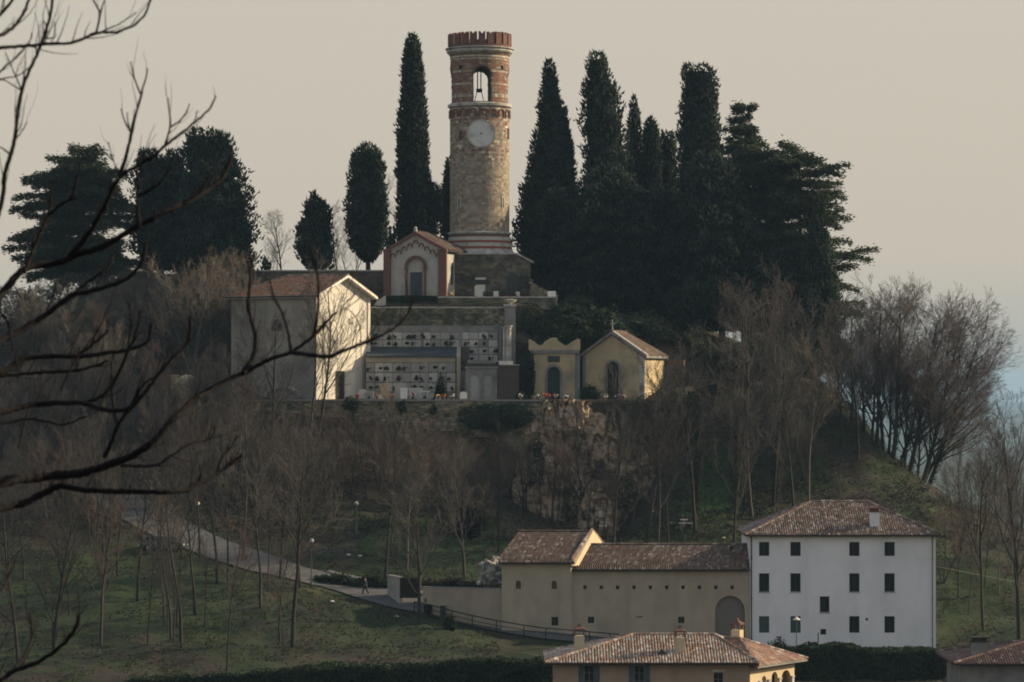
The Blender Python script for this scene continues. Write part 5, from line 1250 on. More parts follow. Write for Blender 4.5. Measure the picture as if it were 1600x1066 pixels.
# ------------------------------------------------------------------ cedars: tiers of flat sprays on spreading limbs
def cedar(label, tiers, trunk_px, D, top, base, prof_l, prof_r, seed, depth=6.0, dens=1.0, gap=.75):
    rs = np.random.default_rng(seed)
    gz = Hs(X(trunk_px, D), D); T = thing('cedar_tree', label, 'tree', (X(trunk_px, D), D, gz), group='cedars on the hilltop'); x0 = X(trunk_px, D)
    zt_ = Z(top, D); zb_2 = Z(base, D)
    q = MB(); q.tube((0,0,-.8), (0,0,(zt_-gz)*.5), .6, .34, 9); q.tube((0,0,(zt_-gz)*.5), (0,0,zt_-gz-.3), .34, .06, 7); q.build('trunk', m['bark'], T)
    P0=[];P1=[];R0=[];R1=[]; LP=[];LD=[];LT=[]
    z = zt_-.3
    while z > zb_2:
        py = HOR-z/D*FPX
        Ll = max(.6, x0-X(np.interp(py, [a for a,_ in prof_l], [b for _,b in prof_l]), D)); Lr = max(.6, X(np.interp(py, [a for a,_ in prof_r], [b for _,b in prof_r]), D)-x0)
        nl = 11
        for k in range(nl):
            a = 2*math.pi*(k+rs.uniform(-.3,.3))/nl if k > 1 else (rs.uniform(-.12,.12) if k == 0 else math.pi+rs.uniform(-.12,.12))
            ca, sa = math.cos(a), math.sin(a); Lx = Lr if ca > 0 else Ll; L = 1/math.sqrt((ca/Lx)**2+(sa/min(depth, max(Ll,Lr)))**2)*rs.uniform(.62, 1.10)
            if L < .8 or rs.random() < .1: continue
            zz = z+rs.uniform(-.75,.75)*gap-gz; p = np.array([0,0,zz-L*.06]); n = max(4, int(L/.8)); d = np.array([ca, sa, rs.uniform(-.02,.62)])
            for j in range(n):
                t = (j+1)/n; d2 = d+np.array([0,0,-.52*t]); d2 /= np.linalg.norm(d2); p2 = p+d2*L/n
                r_ = .035+.10*(1-t)*min(1, L/6); P0.append(p); P1.append(p2); R0.append(r_+.02); R1.append(r_)
                if t > .18:
                    wdt = (.5+1.1*math.sin(math.pi*min(t,.93)))*min(1.2, L/4.5); m_ = int(44*dens*(.5+wdt))
                    u = rs.uniform(0, 1, m_)[:, None]; side = rs.normal(0, .55, m_)*wdt; perp = np.array([-sa, ca, 0])
                    pts = p+(p2-p)*u+perp*side[:, None]+np.array([ca,sa,0])*(np.abs(side)*-.0+rs.uniform(-.1,.25,m_))[:, None]
                    pts[:, 2] += rs.normal(.02, .22, m_)-np.abs(side)*.22+.06*np.sin(side*5)
                    LP.append(pts); LD.append(np.stack([ca+perp[0]*side*.8+rs.normal(0,.35,m_), sa+perp[1]*side*.8+rs.normal(0,.35,m_), rs.normal(.02,.18,m_)], 1)); LT.append(np.full(m_, rs.uniform(.75,1.25)))
                p = p2
        z -= gap*rs.uniform(.6, 1.35)
    V, F_ = np_tubes(P0, P1, R0, R1, 5); link('limb', np_mesh('limb', V, F_, m['bark']), T, kind='stuff')
    LP = np.concatenate(LP); LD = np.concatenate(LD); LT = np.concatenate(LT); n = len(LP)
    V, F_ = spikes(LP, LD, rs.uniform(.25,.6,n), rs.uniform(.05,.11,n)); tn = LT*rs.uniform(.7,1.3,n)
    link('needles', np_mesh('needles', V, F_, m['cedar'], np.repeat(np.stack([tn*1.05,tn,tn*.9],1), 4, 0)), T)
cedar('great spreading cedar with long drooping limbs at the right end of the hilltop', None, 1250, 379, 238, 505, [(235,1215),(300,1165),(420,1150),(520,1170)], [(235,1290),(245,1312),(270,1325),(300,1336),(348,1362),(380,1345),(400,1368),(440,1384),(470,1370),(510,1350)], 5, 7.5, 1.0, 1.45)
cedar('small cedar with layered crown just right of the flat topped cypress', None, 1165, 386, 172, 262, [(170,1150),(185,1130),(210,1125),(262,1125)], [(170,1165),(180,1192),(200,1180),(222,1200),(262,1205)], 8, 4, 1.0, 1.3)
cedar('middle cedar with light green sprays between the flat topped cypress and the great cedar', None, 1185, 380, 228, 430, [(228,1155),(260,1130),(430,1120)], [(228,1240),(260,1245),(430,1250)], 12, 5, 1.1, 1.3)
cedar('wide layered cedar at the left end of the hilltop', None, 130, 380, 243, 430, [(243,105),(255,70),(270,52),(285,60),(310,12),(325,40),(350,15),(375,45),(400,10),(430,20)], [(243,150),(252,190),(275,215),(330,235),(430,240)], 21, 7, 1.5, 1.15)

# ------------------------------------------------------------------ leafy masses: hedges, ivy, shrubs
def leafmesh(name, P, size, mtl, tone, flat=.5):
    n = len(P); a = NP.normal(size=(n, 3)); a /= np.linalg.norm(a, axis=1, keepdims=True); b = np.cross(a, NP.normal(size=(n, 3))); b /= np.linalg.norm(b, axis=1, keepdims=True)
    s = (size*NP.uniform(.6, 1.4, n))[:, None]
    V = np.stack([P-a*s, P+b*s*flat, P+a*s, P-b*s*flat], 1).reshape(-1, 3)
    F_ = (np.arange(n)*4)[:, None]+np.arange(4)[None]
    C = np.repeat(np.stack([tone*1.03, tone, tone*.95], 1), 4, 0)
    return np_mesh(name, V, F_, m[mtl], C)
def bush(name, label, cat, c, rx, ry, rz_, n=1200, mtl='evergreen', size=.12, group=None, seed=0, core=True, kind=None, parts=True):
    T = thing(name, label, cat, tuple(c), group=group)
    d = NP.normal(size=(n, 3)); d /= np.linalg.norm(d, axis=1, keepdims=True); d[:, 2] = np.abs(d[:, 2])*np.where(NP.random(n) < .75, 1, -.4)
    l = vnoise(d[:, 0]*2.6+seed*3.1+10, d[:, 1]*2.6+d[:, 2]*2.6+5, seed)*.65+.62; l2 = vnoise(d[:, 0]*7+30, d[:, 1]*7+d[:, 2]*6+5, seed+9)*.25
    P = d*np.array([rx, ry, rz_])*((l+l2)*NP.uniform(.72, 1.03, n))[:, None]
    link('foliage', leafmesh('foliage', P, size, mtl, .7+.7*vnoise(P[:, 0]*2, P[:, 2]*2+P[:, 1], seed)), T)
    if core:
        q = MB(); 
        q.ball((0,0,0), 1.0, 14, 9); me = q.mesh('inner_foliage', m['cypress_core'])
        for v in me.vertices:
            dd = v.co.normalized(); f = float(vnoise(np.array([dd.x*2.6+seed*3.1+10]), np.array([dd.y*2.6+dd.z*2.6+5]), seed)[0])*.65+.62
            v.co = Vector((dd.x*rx, dd.y*ry, dd.z*rz_))*f*.84
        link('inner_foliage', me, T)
    return T
def leafbox(name, label, cat, pts, D0, D1, n, size=.14, mtl='evergreen', kind=None, seed=0, group=None, top=.35):
    """hedge: volume under a wavy top line; pts (px, py top), down to the ground, between distances D0 and D1"""
    x0, x1 = X(pts[0][0], D0), X(pts[-1][0], D0)
    xs_ = NP.uniform(x0, x1, n); ys_ = NP.uniform(D0, D1, n)
    zt_ = np.interp(xs_, [X(p[0], D0) for p in pts], [Z(p[1], D0) for p in pts])+(fbm(xs_*.8, ys_*.8, seed, 3)-.5)*top*2.2
    gz = H(xs_, ys_)-.1; t = NP.random(n); face = NP.random(n)
    z = np.where(face < .5, zt_-NP.random(n)**2*.3, gz+(zt_-gz)*t); front = face >= .5
    ys_ = np.where(front, D0+NP.random(n)**2*.35+(fbm(xs_*.9+5, z*.9, seed+4, 3)-.5)*.8, ys_)
    T = thing(name, label, cat, ((x0+x1)/2, (D0+D1)/2, float(gz.mean())), group=group); o = np.array([(x0+x1)/2, (D0+D1)/2, float(gz.mean())])
    P = np.stack([xs_, ys_, z], 1)-o
    link('foliage', leafmesh('foliage', P, size, mtl, .65+.8*fbm(xs_*.7, z*1.2, seed+7, 3)), T)
    nx_ = 40; Vc = []; Fc = []
    for k in range(nx_+1):
        xx_ = x0+(x1-x0)*k/nx_
        ztop = float(np.interp(xx_, [X(p[0], D0) for p in pts], [Z(p[1], D0) for p in pts]))+float((fbm(np.array([xx_*.8]), np.array([D0*.8]), seed, 3)[0]-.5)*top*2.2)-.3
        for yy_, zz_ in ((D0+.45, Hs(xx_, D0)-.4), (D0+.4, ztop-.15), (D1-.3, ztop), (D1-.2, Hs(xx_, D1)-.4)): Vc.append((xx_-o[0], yy_-o[1], zz_-o[2]))
    for k in range(nx_):
        for j in range(3): a_ = k*4+j; Fc.append([a_, a_+4, a_+5, a_+1])
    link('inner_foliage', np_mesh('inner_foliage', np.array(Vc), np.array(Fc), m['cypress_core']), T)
    return T
leafbox('hedge', 'long dark hedge along the bottom edge of the meadow', 'hedge', [(180,1068),(300,1058),(420,1050),(520,1041),(620,1043),(700,1034),(780,1031),(868,1032)], 262.5, 265.5, 16000, .12, seed=3)
leafbox('hedge', 'tall dark evergreen hedge in front of the white house', 'hedge', [(1180,1012),(1225,1018),(1262,1013),(1310,1009),(1345,1014),(1380,1018),(1420,1020),(1460,1018),(1490,1028),(1508,1045)], 277.5, 281.5, 20000, .13, seed=14, top=.3)
leafbox('clipped_hedge', 'dark clipped hedge at the foot of the brick trimmed chapel', 'hedge', [(596,463),(640,462),(686,463)], 363.9, 365.0, 3000, .1, seed=18, top=.03)
for k, (px, py, w_) in enumerate([(505,874,14),(530,880,18),(556,886,16),(578,890,20),(602,893,17)]):
    D = 303.5; g_ = GD(px, D); bush('bank_shrub', 'low dark shrub on the bank above the road left of the gate', 'shrub', (g_.x, D, g_.z+.1), M_(w_,D), .9, .55+.5*(k%2), 900, seed=90+k, size=.1, group='low shrubs on the road bank')
IV = 'ivy patches on the cemetery walls'
def ivy(label, px, py, rx, ry, D, n=1500, seed=0, dr=.45, group=None, mtl='ivy', name='ivy', cat='ivy'):
    c = W(px, py, D); T = thing(name, label, cat, tuple(c), group=group)
    a = NP.uniform(0, 2*np.pi, n); r_ = np.sqrt(NP.random(n)); sh = .7+.6*vnoise(np.cos(a)*2+seed, np.sin(a)*2+9, seed)
    P = np.stack([np.cos(a)*r_*sh*M_(rx,D), -NP.random(n)*dr*(1-r_*.6), np.sin(a)*r_*sh*M_(ry,D)], 1)
    link('foliage', leafmesh('foliage', P, .11, mtl, .7+.7*vnoise(P[:,0]*3, P[:,2]*3, seed)), T)
ivy('small ivy tuft hanging over the terrace wall below the white chapel', 548, 633, 12, 11, 349.7, 600, 1)
ivy('narrow ivy tuft below the white gravestone post', 627, 636, 8, 11, 349.7, 450, 2)
ivy('small dark plant rooted in the middle of the terrace wall', 677, 641, 6, 8, 349.7, 250, 3)
ivy('large dark ivy mass spilling over the terrace wall below the twin arched tomb', 780, 652, 55, 27, 349.6, 5500, 4, 1.2)
ivy('ivy covering the rock below the gabled yellow chapel', 1020, 655, 62, 34, 348.8, 6500, 6, 1.6)
ivy('ivy curtain on the rock edge right of the tall bare trees', 1075, 640, 50, 28, 349.4, 4500, 7, 1.4)
ivy('ivy trailing down the middle of the rock face', 938, 742, 24, 9, 345.0, 900, 8, .8)
ivy('dark ivy in the cleft of the rock face', 975, 770, 22, 24, 344.6, 1500, 9, .8)
ivy('dark leaves put in for the shade of a hollow at the foot of the rock face', 898, 800, 26, 42, 343.0, 1600, 12, 1.0)  # leaf patch stands in for the blackness of a cavity
ivy('ivy streak on the left flank of the rock face', 838, 720, 16, 40, 345.5, 1500, 13, .8)
ivy('dark growth clinging to the retaining wall above the scalloped chapel', 830, 500, 22, 26, 361.0, 2200, 10, .8)
for k, (px, py, rx, rz_, D, lab) in enumerate([
   (868,528,50,50,362,'dark evergreen shrubbery directly behind the scalloped chapel'),
   (935,508,48,42,364,'dark evergreen shrubbery behind the gable of the yellow chapel'),
   (1000,520,48,50,366,'dark evergreen shrubbery right of the iron cross'),
   (1075,545,50,45,366,'dark bushes above the brick shed'),
   (1140,560,52,40,364,'dark bushes behind the sloping path'),
   (898,482,40,34,368,'dense dark shrub under the pointed cypress'),
   (886,492,34,26,362.8,'dark shrub on the bank right of the urn pier'),(862,505,34,26,362.6,'dark shrub on the bank above the scalloped chapel'),(905,510,36,26,363.4,'dark shrub on the bank between the two yellow chapels'),(960,520,36,26,363.0,'dark shrub left of the iron cross'),
   (1262,560,34,34,370,'dark shrub under the blackish pointed cypress'),(1185,545,34,34,372,'dark shrub under the low dark conifer'),(1300,545,26,30,374,'dark shrub below the lowest boughs of the great cedar'),
   (1215,560,38,34,364,'dark shrub between the ivy trunks at the hill crest')]):
    c = W(px, py+rz_*.45, D); bush('evergreen_shrub', lab, 'shrub', (c.x, D, c.z), M_(rx,D), 2.4, M_(rz_,D)*.95, 4200, seed=30+k, size=.16, group='evergreen shrubs behind the yellow chapels')
cypress('slim dark cypress pressed against the left side of the scalloped chapel', [(552,828,832),(565,823,833),(590,821,834),(618,822,833)], 355.3, group=CY, rag=.1, n=900, size=.6)
for k, (px, py, r_, D, lab) in enumerate([(815,622,8,352.3,'small dark bush left of the scalloped chapel'),(923,612,17,352.6,'dark rounded bush between the yellow chapels'),(1042,613,14,352.2,'low dark bush at the sunlit corner of the gabled chapel'),
    (688,595,10,352.6,'little dark conical shrub before the burial niches')]):
    p = GD(px, D); bush('small_bush', lab, 'shrub', (p.x, D, p.z+.2), M_(r_,D), .7, M_(r_*1.1,D) if k != 3 else 2.4, 900, seed=50+k, size=.09)

# ------------------------------------------------------------------ the rock face under the yellow chapels
def cliff(name, label, x0, x1, pyt, D, base_fn, seed, top_set=.5, nx_=150, nz_=170, bulge=2.5):
    Vc = []; Cc = []; T = None
    for i in range(nx_+1):
        s = i/nx_; px = x0+(x1-x0)*s; pt = np.interp(px, [a for a,_ in pyt], [b for _,b in pyt]); pb = np.interp(px, [a for a,_ in base_fn], [b for _,b in base_fn])
        for j in range(nz_+1):
            t = j/nz_; py = pb+(pt-pb)*t; dd = D-5.2*(1-t)**1.1*np.clip((pb-pt)/200, .1, 1.1)+(abs(s-.5)*2)**4*2.5
            n = mnoise.fractal(Vector((px*.035, py*.018, seed)), .85, 2.1, 6)*1.0+mnoise.fractal(Vector((px*.12, py*.07, seed+7)), .7, 2.2, 5)*.55
            crack = abs(mnoise.noise(Vector((px*.07, py*.016, seed+3)))); n += -.6*max(0, .10-crack)/.10
            led = math.floor(py/13+mnoise.noise(Vector((px*.02, py*.02, 1)))*2) ; n += .45*mnoise.noise(Vector((led*3.7, px*.01, 5)))
            p = W(px, py, dd-n*.9); Vc.append(tuple(p)); w = 1.0-.55*max(0, .14-crack)/.14
            g = mnoise.fractal(Vector((px*.03+40, py*.02, 2)), .8, 2, 4); gg = max(0, min(1, g*1.5+.15)); Cc.append((w*(1-gg*.40), w*(1-gg*.32), w*(1-gg*.34)))
    Fc = [[i*(nz_+1)+j, (i+1)*(nz_+1)+j, (i+1)*(nz_+1)+j+1, i*(nz_+1)+j+1] for i in range(nx_) for j in range(nz_)]
    return link(name, np_mesh(name, np.array(Vc), np.array(Fc), m['rock'], np.array(Cc)), kind='structure')
cliff('rock_face', '', 800, 1045, [(800,640),(832,625),(905,624),(960,640),(985,672),(1010,690),(1045,720)], 349.95, [(800,790),(860,842),(960,850),(1010,770),(1045,745)], 3)
cliff('rock_outcrop', '', 898, 962, [(898,800),(915,772),(940,765),(955,782),(962,805)], 341.5, [(898,850),(962,862)], 9, nx_=50, nz_=60)
p = W(938.5, 803, 336.0)
q = MB(); T = thing('rock_plaque', 'small pale square plaque on the lower rock outcrop', 'plaque', tuple(p)); q.box(-.2,.2,-.05,.4,-.32,.32); q.build('plate', m['marble'], T); q = MB(); q.box(-.26,.26,-.03,.38,-.4,-.33); q.build('ledge', m['concrete'], T)
p = W(942, 822, 335.8)
T = thing('white_railing', 'small white railing shrine on the rock outcrop below the plaque', 'railing', tuple(p))
q = MB(); q.box(-.42,.42,-.06,.5,-.06,.05); q.build('ledge', m['white'], T)
q = MB()
for a_, b_ in (((-.36,.05),(-.2,.42)),((-.2,.42),(-.36,.44)),((-.05,.05),(.1,.42)),((.1,.42),(-.08,.44)),((.3,.05),(.36,.42))): q.tube((a_[0],0,a_[1]),(b_[0],0,b_[1]),.035,n=5)
q.build('bars', m['white'], T)
# pale boulders: behind the garden wall, and on the meadow
def boulder(label, px, py, D, r_, seed, sx=1.0, sz=.8, mtl='boulder'):
    p = W(px, py, D); gz = Hs(p.x, D); q = MB(); q.ball((0,0,0), 1, 22, 16); me = q.mesh('boulder', m[mtl])
    for v in me.vertices:
        d = v.co.normalized(); f = 1+.45*mnoise.fractal(d*1.4+Vector((seed,0,0)), .9, 2.1, 4)-.25*abs(mnoise.noise(d*4+Vector((0,seed,0))))
        v.co = Vector((d.x*r_*sx, d.y*r_, d.z*r_*sz))*f
    o = link('boulder', me, None, (p.x, D, max(p.z, gz))); tag(o, label, 'rock'); return o
boulder('cracked pale rock behind the garden wall beside the barn', 770, 897, 297.5, 1.5, 3, 1.0, 1.0)
boulder('smaller pale rock leaning on the barn corner', 781, 905, 296.5, .9, 5)
boulder('sandy rock outcrop among trees uphill of the barn', 728, 822, 322, 1.6, 8, .9, 1.1, 'rock')
boulder('lone grey boulder at the left of the meadow slope above the fence', 742, 812, 325, .9, 11, .8, 1.2, 'rock')
# ------------------------------------------------------------------ bare trees
def gen_tree(seed, h=12.0, lean=0.0, spread=.55, trunk_r=.16, first=.25, n1=13, n2=7, n3=5, n4=3, up=.35, forks=1, tw=.012):
    rd = random.Random(seed); S = {'trunk': [], 'crown': []}
    def seg(key, a, b, r0, r1): S[key].append((tuple(a), tuple(b), r0, r1))
    def rnd_perp(d):
        v = Vector((rd.gauss(0,1), rd.gauss(0,1), rd.gauss(0,1))); return (v-d*v.dot(d)).normalized()
    def grow(p, d, L, r, lev, key):
        n = {0: 9, 1: 6, 2: 4, 3: 3, 4: 2}[lev]; pts = [(p.copy(), r)]
        for k in range(n):
            d = (d+rnd_perp(d)*rd.uniform(.03,.22)*(.5 if lev == 0 else 1)+Vector((0,0,1))*up*(.05 if lev == 0 else .22)).normalized()
            p2 = p+d*L/n; r2 = r*(1-.80*(k+1)/n) if lev else r*(1-.75*(k+1)/n)
            r2 = max(r2, tw*.55)
            r1_ = max(r*(1-.80*k/n) if lev else r*(1-.75*k/n), tw*.6)
            seg(key, p, p2, r1_, r2); pts.append((p2.copy(), r2)); p = p2
        if lev >= 4: return
        nn = [n1, n2, n3, n4][lev]; lo = first if lev == 0 else .2
        for k in range(nn):
            t = lo+(1-lo)*(k+rd.random())/nn; f = t*n; i = min(n-1, int(f)); q = pts[i][0].lerp(pts[i+1][0], f-i); dd = (pts[i+1][0]-pts[i][0]).normalized()
            a = spread*rd.uniform(.7, 1.35); nd = (dd*math.cos(a)+rnd_perp(dd)*math.sin(a)).normalized()
            if lev == 0: Lc_ = L*(.20+.34*(1-t)**.8)*rd.uniform(.7,1.25)
            else: Lc_ = L*(.32+.35*(1-t))*rd.uniform(.6,1.25)
            rc_ = max(pts[i][1]*rd.uniform(.38,.6), tw)
            grow(q, nd, Lc_, rc_, lev+1, 'trunk' if lev < 1 and L*1 > 0 else 'crown')
    for f in range(forks):
        d0 = Vector((math.sin(lean), 0, math.cos(lean)))
        if forks > 1: a = 2*math.pi*f/forks+rd.random(); d0 = (d0+Vector((math.cos(a), math.sin(a), 0))*.28).normalized()
        grow(Vector((0,0,-.5)), d0, (h+.5)*rd.uniform(.85,1), trunk_r, 0, 'trunk')
    out = {}
    for k, n in (('trunk', 5), ('crown', 3)):
        A = np.array([s[0] for s in S[k]]); B = np.array([s[1] for s in S[k]]); out[k] = np_tubes(A, B, [s[2] for s in S[k]], [s[3] for s in S[k]], n)
    return out
TREES = []
specs = [dict(h=12, trunk_r=.15, first=.28), dict(h=12, trunk_r=.13, first=.35, spread=.48), dict(h=12, trunk_r=.17, spread=.65, first=.2), dict(h=12, trunk_r=.11, n1=11, spread=.5, first=.4, lean=.08),
         dict(h=12, trunk_r=.13, n1=12, first=.38, spread=.55, n2=7, lean=.05), dict(h=12, trunk_r=.14, n1=14, spread=.72, first=.22, lean=-.07), dict(h=12, trunk_r=.12, forks=3, n1=8, n2=6, first=.3)]
specs.append(dict(h=12, trunk_r=.16, n1=17, n2=9, n3=7, n4=5, spread=.62, first=.16, tw=.0085))
specs.append(dict(h=12, trunk_r=.12, n1=11, n2=6, spread=.5, first=.52))
specs.append(dict(h=12, trunk_r=.14, n1=12, n2=6, spread=.6, first=.45, lean=.05))
for k, s_ in enumerate(specs):
    g = gen_tree(100+k, **s_); TREES.append(g)
def tmesh(k, tm='bark', cm='twig'):
    g = TREES[k]; return np_mesh('trunk', *g['trunk'], m[tm]), np_mesh('crown', *g['crown'], m[cm])
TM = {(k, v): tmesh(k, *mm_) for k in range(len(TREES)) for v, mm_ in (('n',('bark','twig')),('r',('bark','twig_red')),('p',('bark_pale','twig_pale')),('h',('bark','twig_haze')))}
TN = len(TREES)-3
def bare(label, base, h, k, var='n', group=None, lean=None, sx=1.0, name='bare_tree', rz=None):
    T = thing(name, label, 'tree', tuple(base), rz if rz is not None else random.uniform(0, 6.28), group)
    tr, cr_ = TM[(k if k >= 7 else k % TN, var)]; s = h/12.0
    T.scale = (s*sx, s*sx, s)
    if lean: T.rotation_euler = (0, lean, T.rotation_euler[2])
    link('trunk', tr, T); link('crown', cr_, T); return T
# trees one can pick out: (foot column, foot row, top row, template, look, label)
PT = [
 (380,874,600,9,'n','thick dark trunked bare tree standing beside the road bend'),
 (340,912,640,8,'n','straight bare tree left of the thick roadside trunk'),
 (313,872,660,3,'n','slim bare tree just behind the parked dark car'),
 (408,950,700,9,'n','slim bare tree on the meadow right of the road bend'),
 (457,1012,690,9,'n','forked bare tree leaning over the centre of the meadow'),
 (284,1006,700,8,'n','bare tree at the centre of the left meadow, right of a leaning pair'),
 (268,1000,760,8,'n','thin leaning bare tree, right one of the leaning pair'),
 (258,980,770,8,'p','thin pale leaning tree, left one of the leaning pair'),
 (215,940,700,9,'n','bare tree below the parked car on the meadow'),
 (163,866,640,0,'n','bare tree at the upper edge of the left meadow'),
 (183,902,690,9,'n','thin bare tree left of the parked car'),
 (305,962,740,9,'n','slender bare tree in front of the parked car bonnet'),
 (357,925,700,3,'n','bare sapling right of the straight roadside tree'),
 (158,1010,780,0,'r','reddish bare tree low on the left meadow'),
 (30,1040,740,5,'n','bare tree at the far left of the meadow behind the near branches'),
 (85,1020,760,2,'n','spreading bare tree on the left meadow behind the near branches'),
 (355,1050,840,3,'r','thin reddish sapling above the long hedge'),
 (438,905,660,0,'n','bare tree on the verge right of the road bend'),
 (470,918,680,5,'n','bare tree beside the upper globe lamp'),
 (602,905,650,1,'n','tall straight trunk on the bank left of the dark gate'),
 (656,968,740,2,'n','branching bare tree in front of the dark gate by the roadside'),
 (636,892,690,3,'p','thin pale tree behind the dark gate'),
 (726,904,700,0,'n','bare tree behind the garden wall left of the pale rock'),
 (778,865,690,1,'n','bare tree uphill of the barn roof corner'),
 (913,832,640,0,'n','bare tree against the rock face, left of three'),
 (957,858,612,1,'n','tall bare tree crossing the rock face left of the gap'),
 (1008,858,600,4,'n','forked bare tree right of the rock face'),
 (1026,856,640,5,'n','leaning bare tree beside the forked one'),
 (1044,852,650,3,'n','thin bare tree above the long wing roof'),
 (1086,834,560,1,'n','dark tall bare tree below the red brick shed'),
 (1146,858,620,0,'n','bare tree over the left end of the white house roof'),
 (1176,812,480,5,'n','ivy clad tall tree at the middle of the right slope'),
 (1208,790,470,1,'n','tall tree with ivy at the sloping path'),
 (1240,800,560,0,'n','bare tree above the ridge of the white house, left'),
 (1262,795,560,3,'p','pale thin tree above the ridge of the white house'),
 (1318,700,500,1,'n','bare tree on the right crest under the great cedar'),
 (1340,720,490,5,'n','dark bare tree on the right crest'),
 (1190,640,460,6,'r','reddish many stemmed tree below the dark conifers'),
 (1536,985,700,1,'n','tall bare tree right of the white house'),
 (1592,1010,640,0,'n','big bare tree at the right edge behind the low house'),
 (1560,930,740,3,'p','thin pale tree between the two tall ones at the right edge'),
 (493,720,450,4,'n','bare tree crossing the corner of the white chapel'),
 (480,735,500,1,'n','bare tree in front of the chapel side wall near its corner'),
 (425,720,480,2,'n','spreading bare tree in front of the chapel side wall'),
 (1240,1080,962,1,'p',None),
]
for px, py, tp, k, v, lab in PT:
    if lab is None: continue
    g = G(px, py); h = Z(tp, g.y)-g.z
    bare(lab, g, max(3.0, h), k, v, sx=.85+.25*random.random())
for px, tp, D, k, lab in ((1130,445,368,2,'spreading bare tree in front of the grey green conifer'),(1092,440,370,6,'many stemmed bare tree above the brick shed')):
    g = GD(px, D); bare(lab, g, Z(tp, D)-g.z, k, 'n')
# large leaning trees on the right crest, crowns coloured paler for haze
RT = [(1395,690,450,.22,2),(1420,715,470,.30,5),(1440,735,478,.34,2),(1448,742,520,.42,0),(1370,670,455,.10,5),(1350,660,480,.05,0),(1438,738,560,.55,2),(1405,700,500,.38,5),(1380,682,470,.0,1)]
for k, (px, py, tp, ln, tt) in enumerate(RT):
    D = 346.5+k*.9; g = GD(px, D); h = (Z(tp, D)-g.z)/math.cos(ln)*.97
    tt = 7
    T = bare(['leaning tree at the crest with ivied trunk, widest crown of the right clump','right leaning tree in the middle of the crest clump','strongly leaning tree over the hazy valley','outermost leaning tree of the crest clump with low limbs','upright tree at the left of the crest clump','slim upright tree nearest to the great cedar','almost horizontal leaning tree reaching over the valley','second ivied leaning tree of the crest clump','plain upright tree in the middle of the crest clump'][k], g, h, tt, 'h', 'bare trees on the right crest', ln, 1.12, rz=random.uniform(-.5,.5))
    if k in (0, 1, 3, 7):
        n = 900; t = NP.random(n)*.55; L = h*t; a = NP.uniform(0, 2*np.pi, n); r_ = NP.uniform(.15,.42,n)*(1-t)
        P = np.stack([np.cos(a)*r_, np.sin(a)*r_, L], 1)
        o = link('ivy_leaves', leafmesh('ivy_leaves', P, .11, 'ivy', np.full(n, 1.0)), T); s_ = h/12; o.scale = (1/(s_*1.12), 1/(s_*1.12), 1/s_)
for k, (px, h) in enumerate([(1312,8),(1330,10),(1362,12),(1388,13),(1412,13),(1432,12),(1300,7)]):
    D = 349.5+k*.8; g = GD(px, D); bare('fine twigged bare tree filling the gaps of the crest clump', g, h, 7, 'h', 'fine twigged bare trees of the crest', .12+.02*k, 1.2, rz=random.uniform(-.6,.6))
for k, (px, py, h) in enumerate([(1500,830,9),(1530,850,8),(1570,880,11),(1600,900,12),(1480,800,6),(1625,900,12),(1590,850,9),(1550,830,7)]):
    D = 356+k*2.5; g = GD(px, D); bare('bare tree coloured pale for haze on the far side of the right slope', g, h, k, 'h', 'hazy bare trees beyond the right slope')
# ivied trunks on the right slope
for px, py, tp, D0, lab in ((1150,812,600,0,'ivy wrapped trunk standing right of the tall dark tree'),(1165,800,560,0,'thick ivy wrapped trunk on the middle of the right slope'),(1212,785,540,0,'leaning ivy wrapped trunk below the hill crest'),(1088,800,610,0,'ivy wrapped trunk below the brick shed')):
    g = G(px, py); h = Z(tp, g.y)-g.z; T = bare(lab, g, h, 1, 'n', 'ivy wrapped trunks')
    n = 2200; t = NP.random(n)**.8*.75; a = NP.uniform(0, 2*np.pi, n); r_ = NP.uniform(.1,.5,n)*(1.1-t)*(.6+.8*vnoise(t*14, a*0+px, 3)); P = np.stack([np.cos(a)*r_, np.sin(a)*r_, h*t], 1)
    o = link('ivy_leaves', leafmesh('ivy_leaves', P, .12, 'ivy', .7+.6*vnoise(t*20, a, 4)), T); s_ = h/12; o.scale = (1/T.scale[0], 1/T.scale[1], 1/T.scale[2])
# the thicket on the slope: crowns that merge; told apart by nothing
WG = 'slender bare trees of the wooded slope'
rt = random.Random(5)
def scatter(n, box, hr, lab, group, vars_='nnnr', ks=range(7), avoid=lambda px, py: False, name='bare_tree', cap=0):
    c = 0; tries = 0
    while c < n and tries < n*20:
        tries += 1; px = rt.uniform(box[0], box[1]); py = rt.uniform(box[2], box[3])
        if avoid(px, py): continue
        g = G(px, py)
        if px < 380 or g.y < 349.3 or px > 1085:
            hh = rt.uniform(*hr)
            if cap: hh = max(2.5, min(hh, Z(cap+rt.uniform(0,45), g.y)-g.z))
            bare(lab, g, hh, rt.choice(list(ks)), rt.choice(vars_), group, sx=rt.uniform(.85,1.15), name=name); c += 1
onroad = lambda px, py: min(math.hypot(px-a, (py-b)*2) for a, b in ROADP) < 34
LB = 'slender bare tree merging with others on the dim slope left of the rock face'
scatter(52, (0, 380, 690, 800), (7, 11.5), LB, WG, avoid=onroad)
scatter(64, (380, 830, 700, 800), (5, 9), LB, WG, avoid=onroad, cap=655)
scatter(14, (0, 175, 800, 860), (7, 10), LB, WG, avoid=onroad)
scatter(26, (0, 340, 560, 680), (6, 10), 'bare tree with brownish crown below the left conifers', 'bare trees below the left conifers', 'nnrp')
RG_ = 'thin bare trees veiling the rock face'
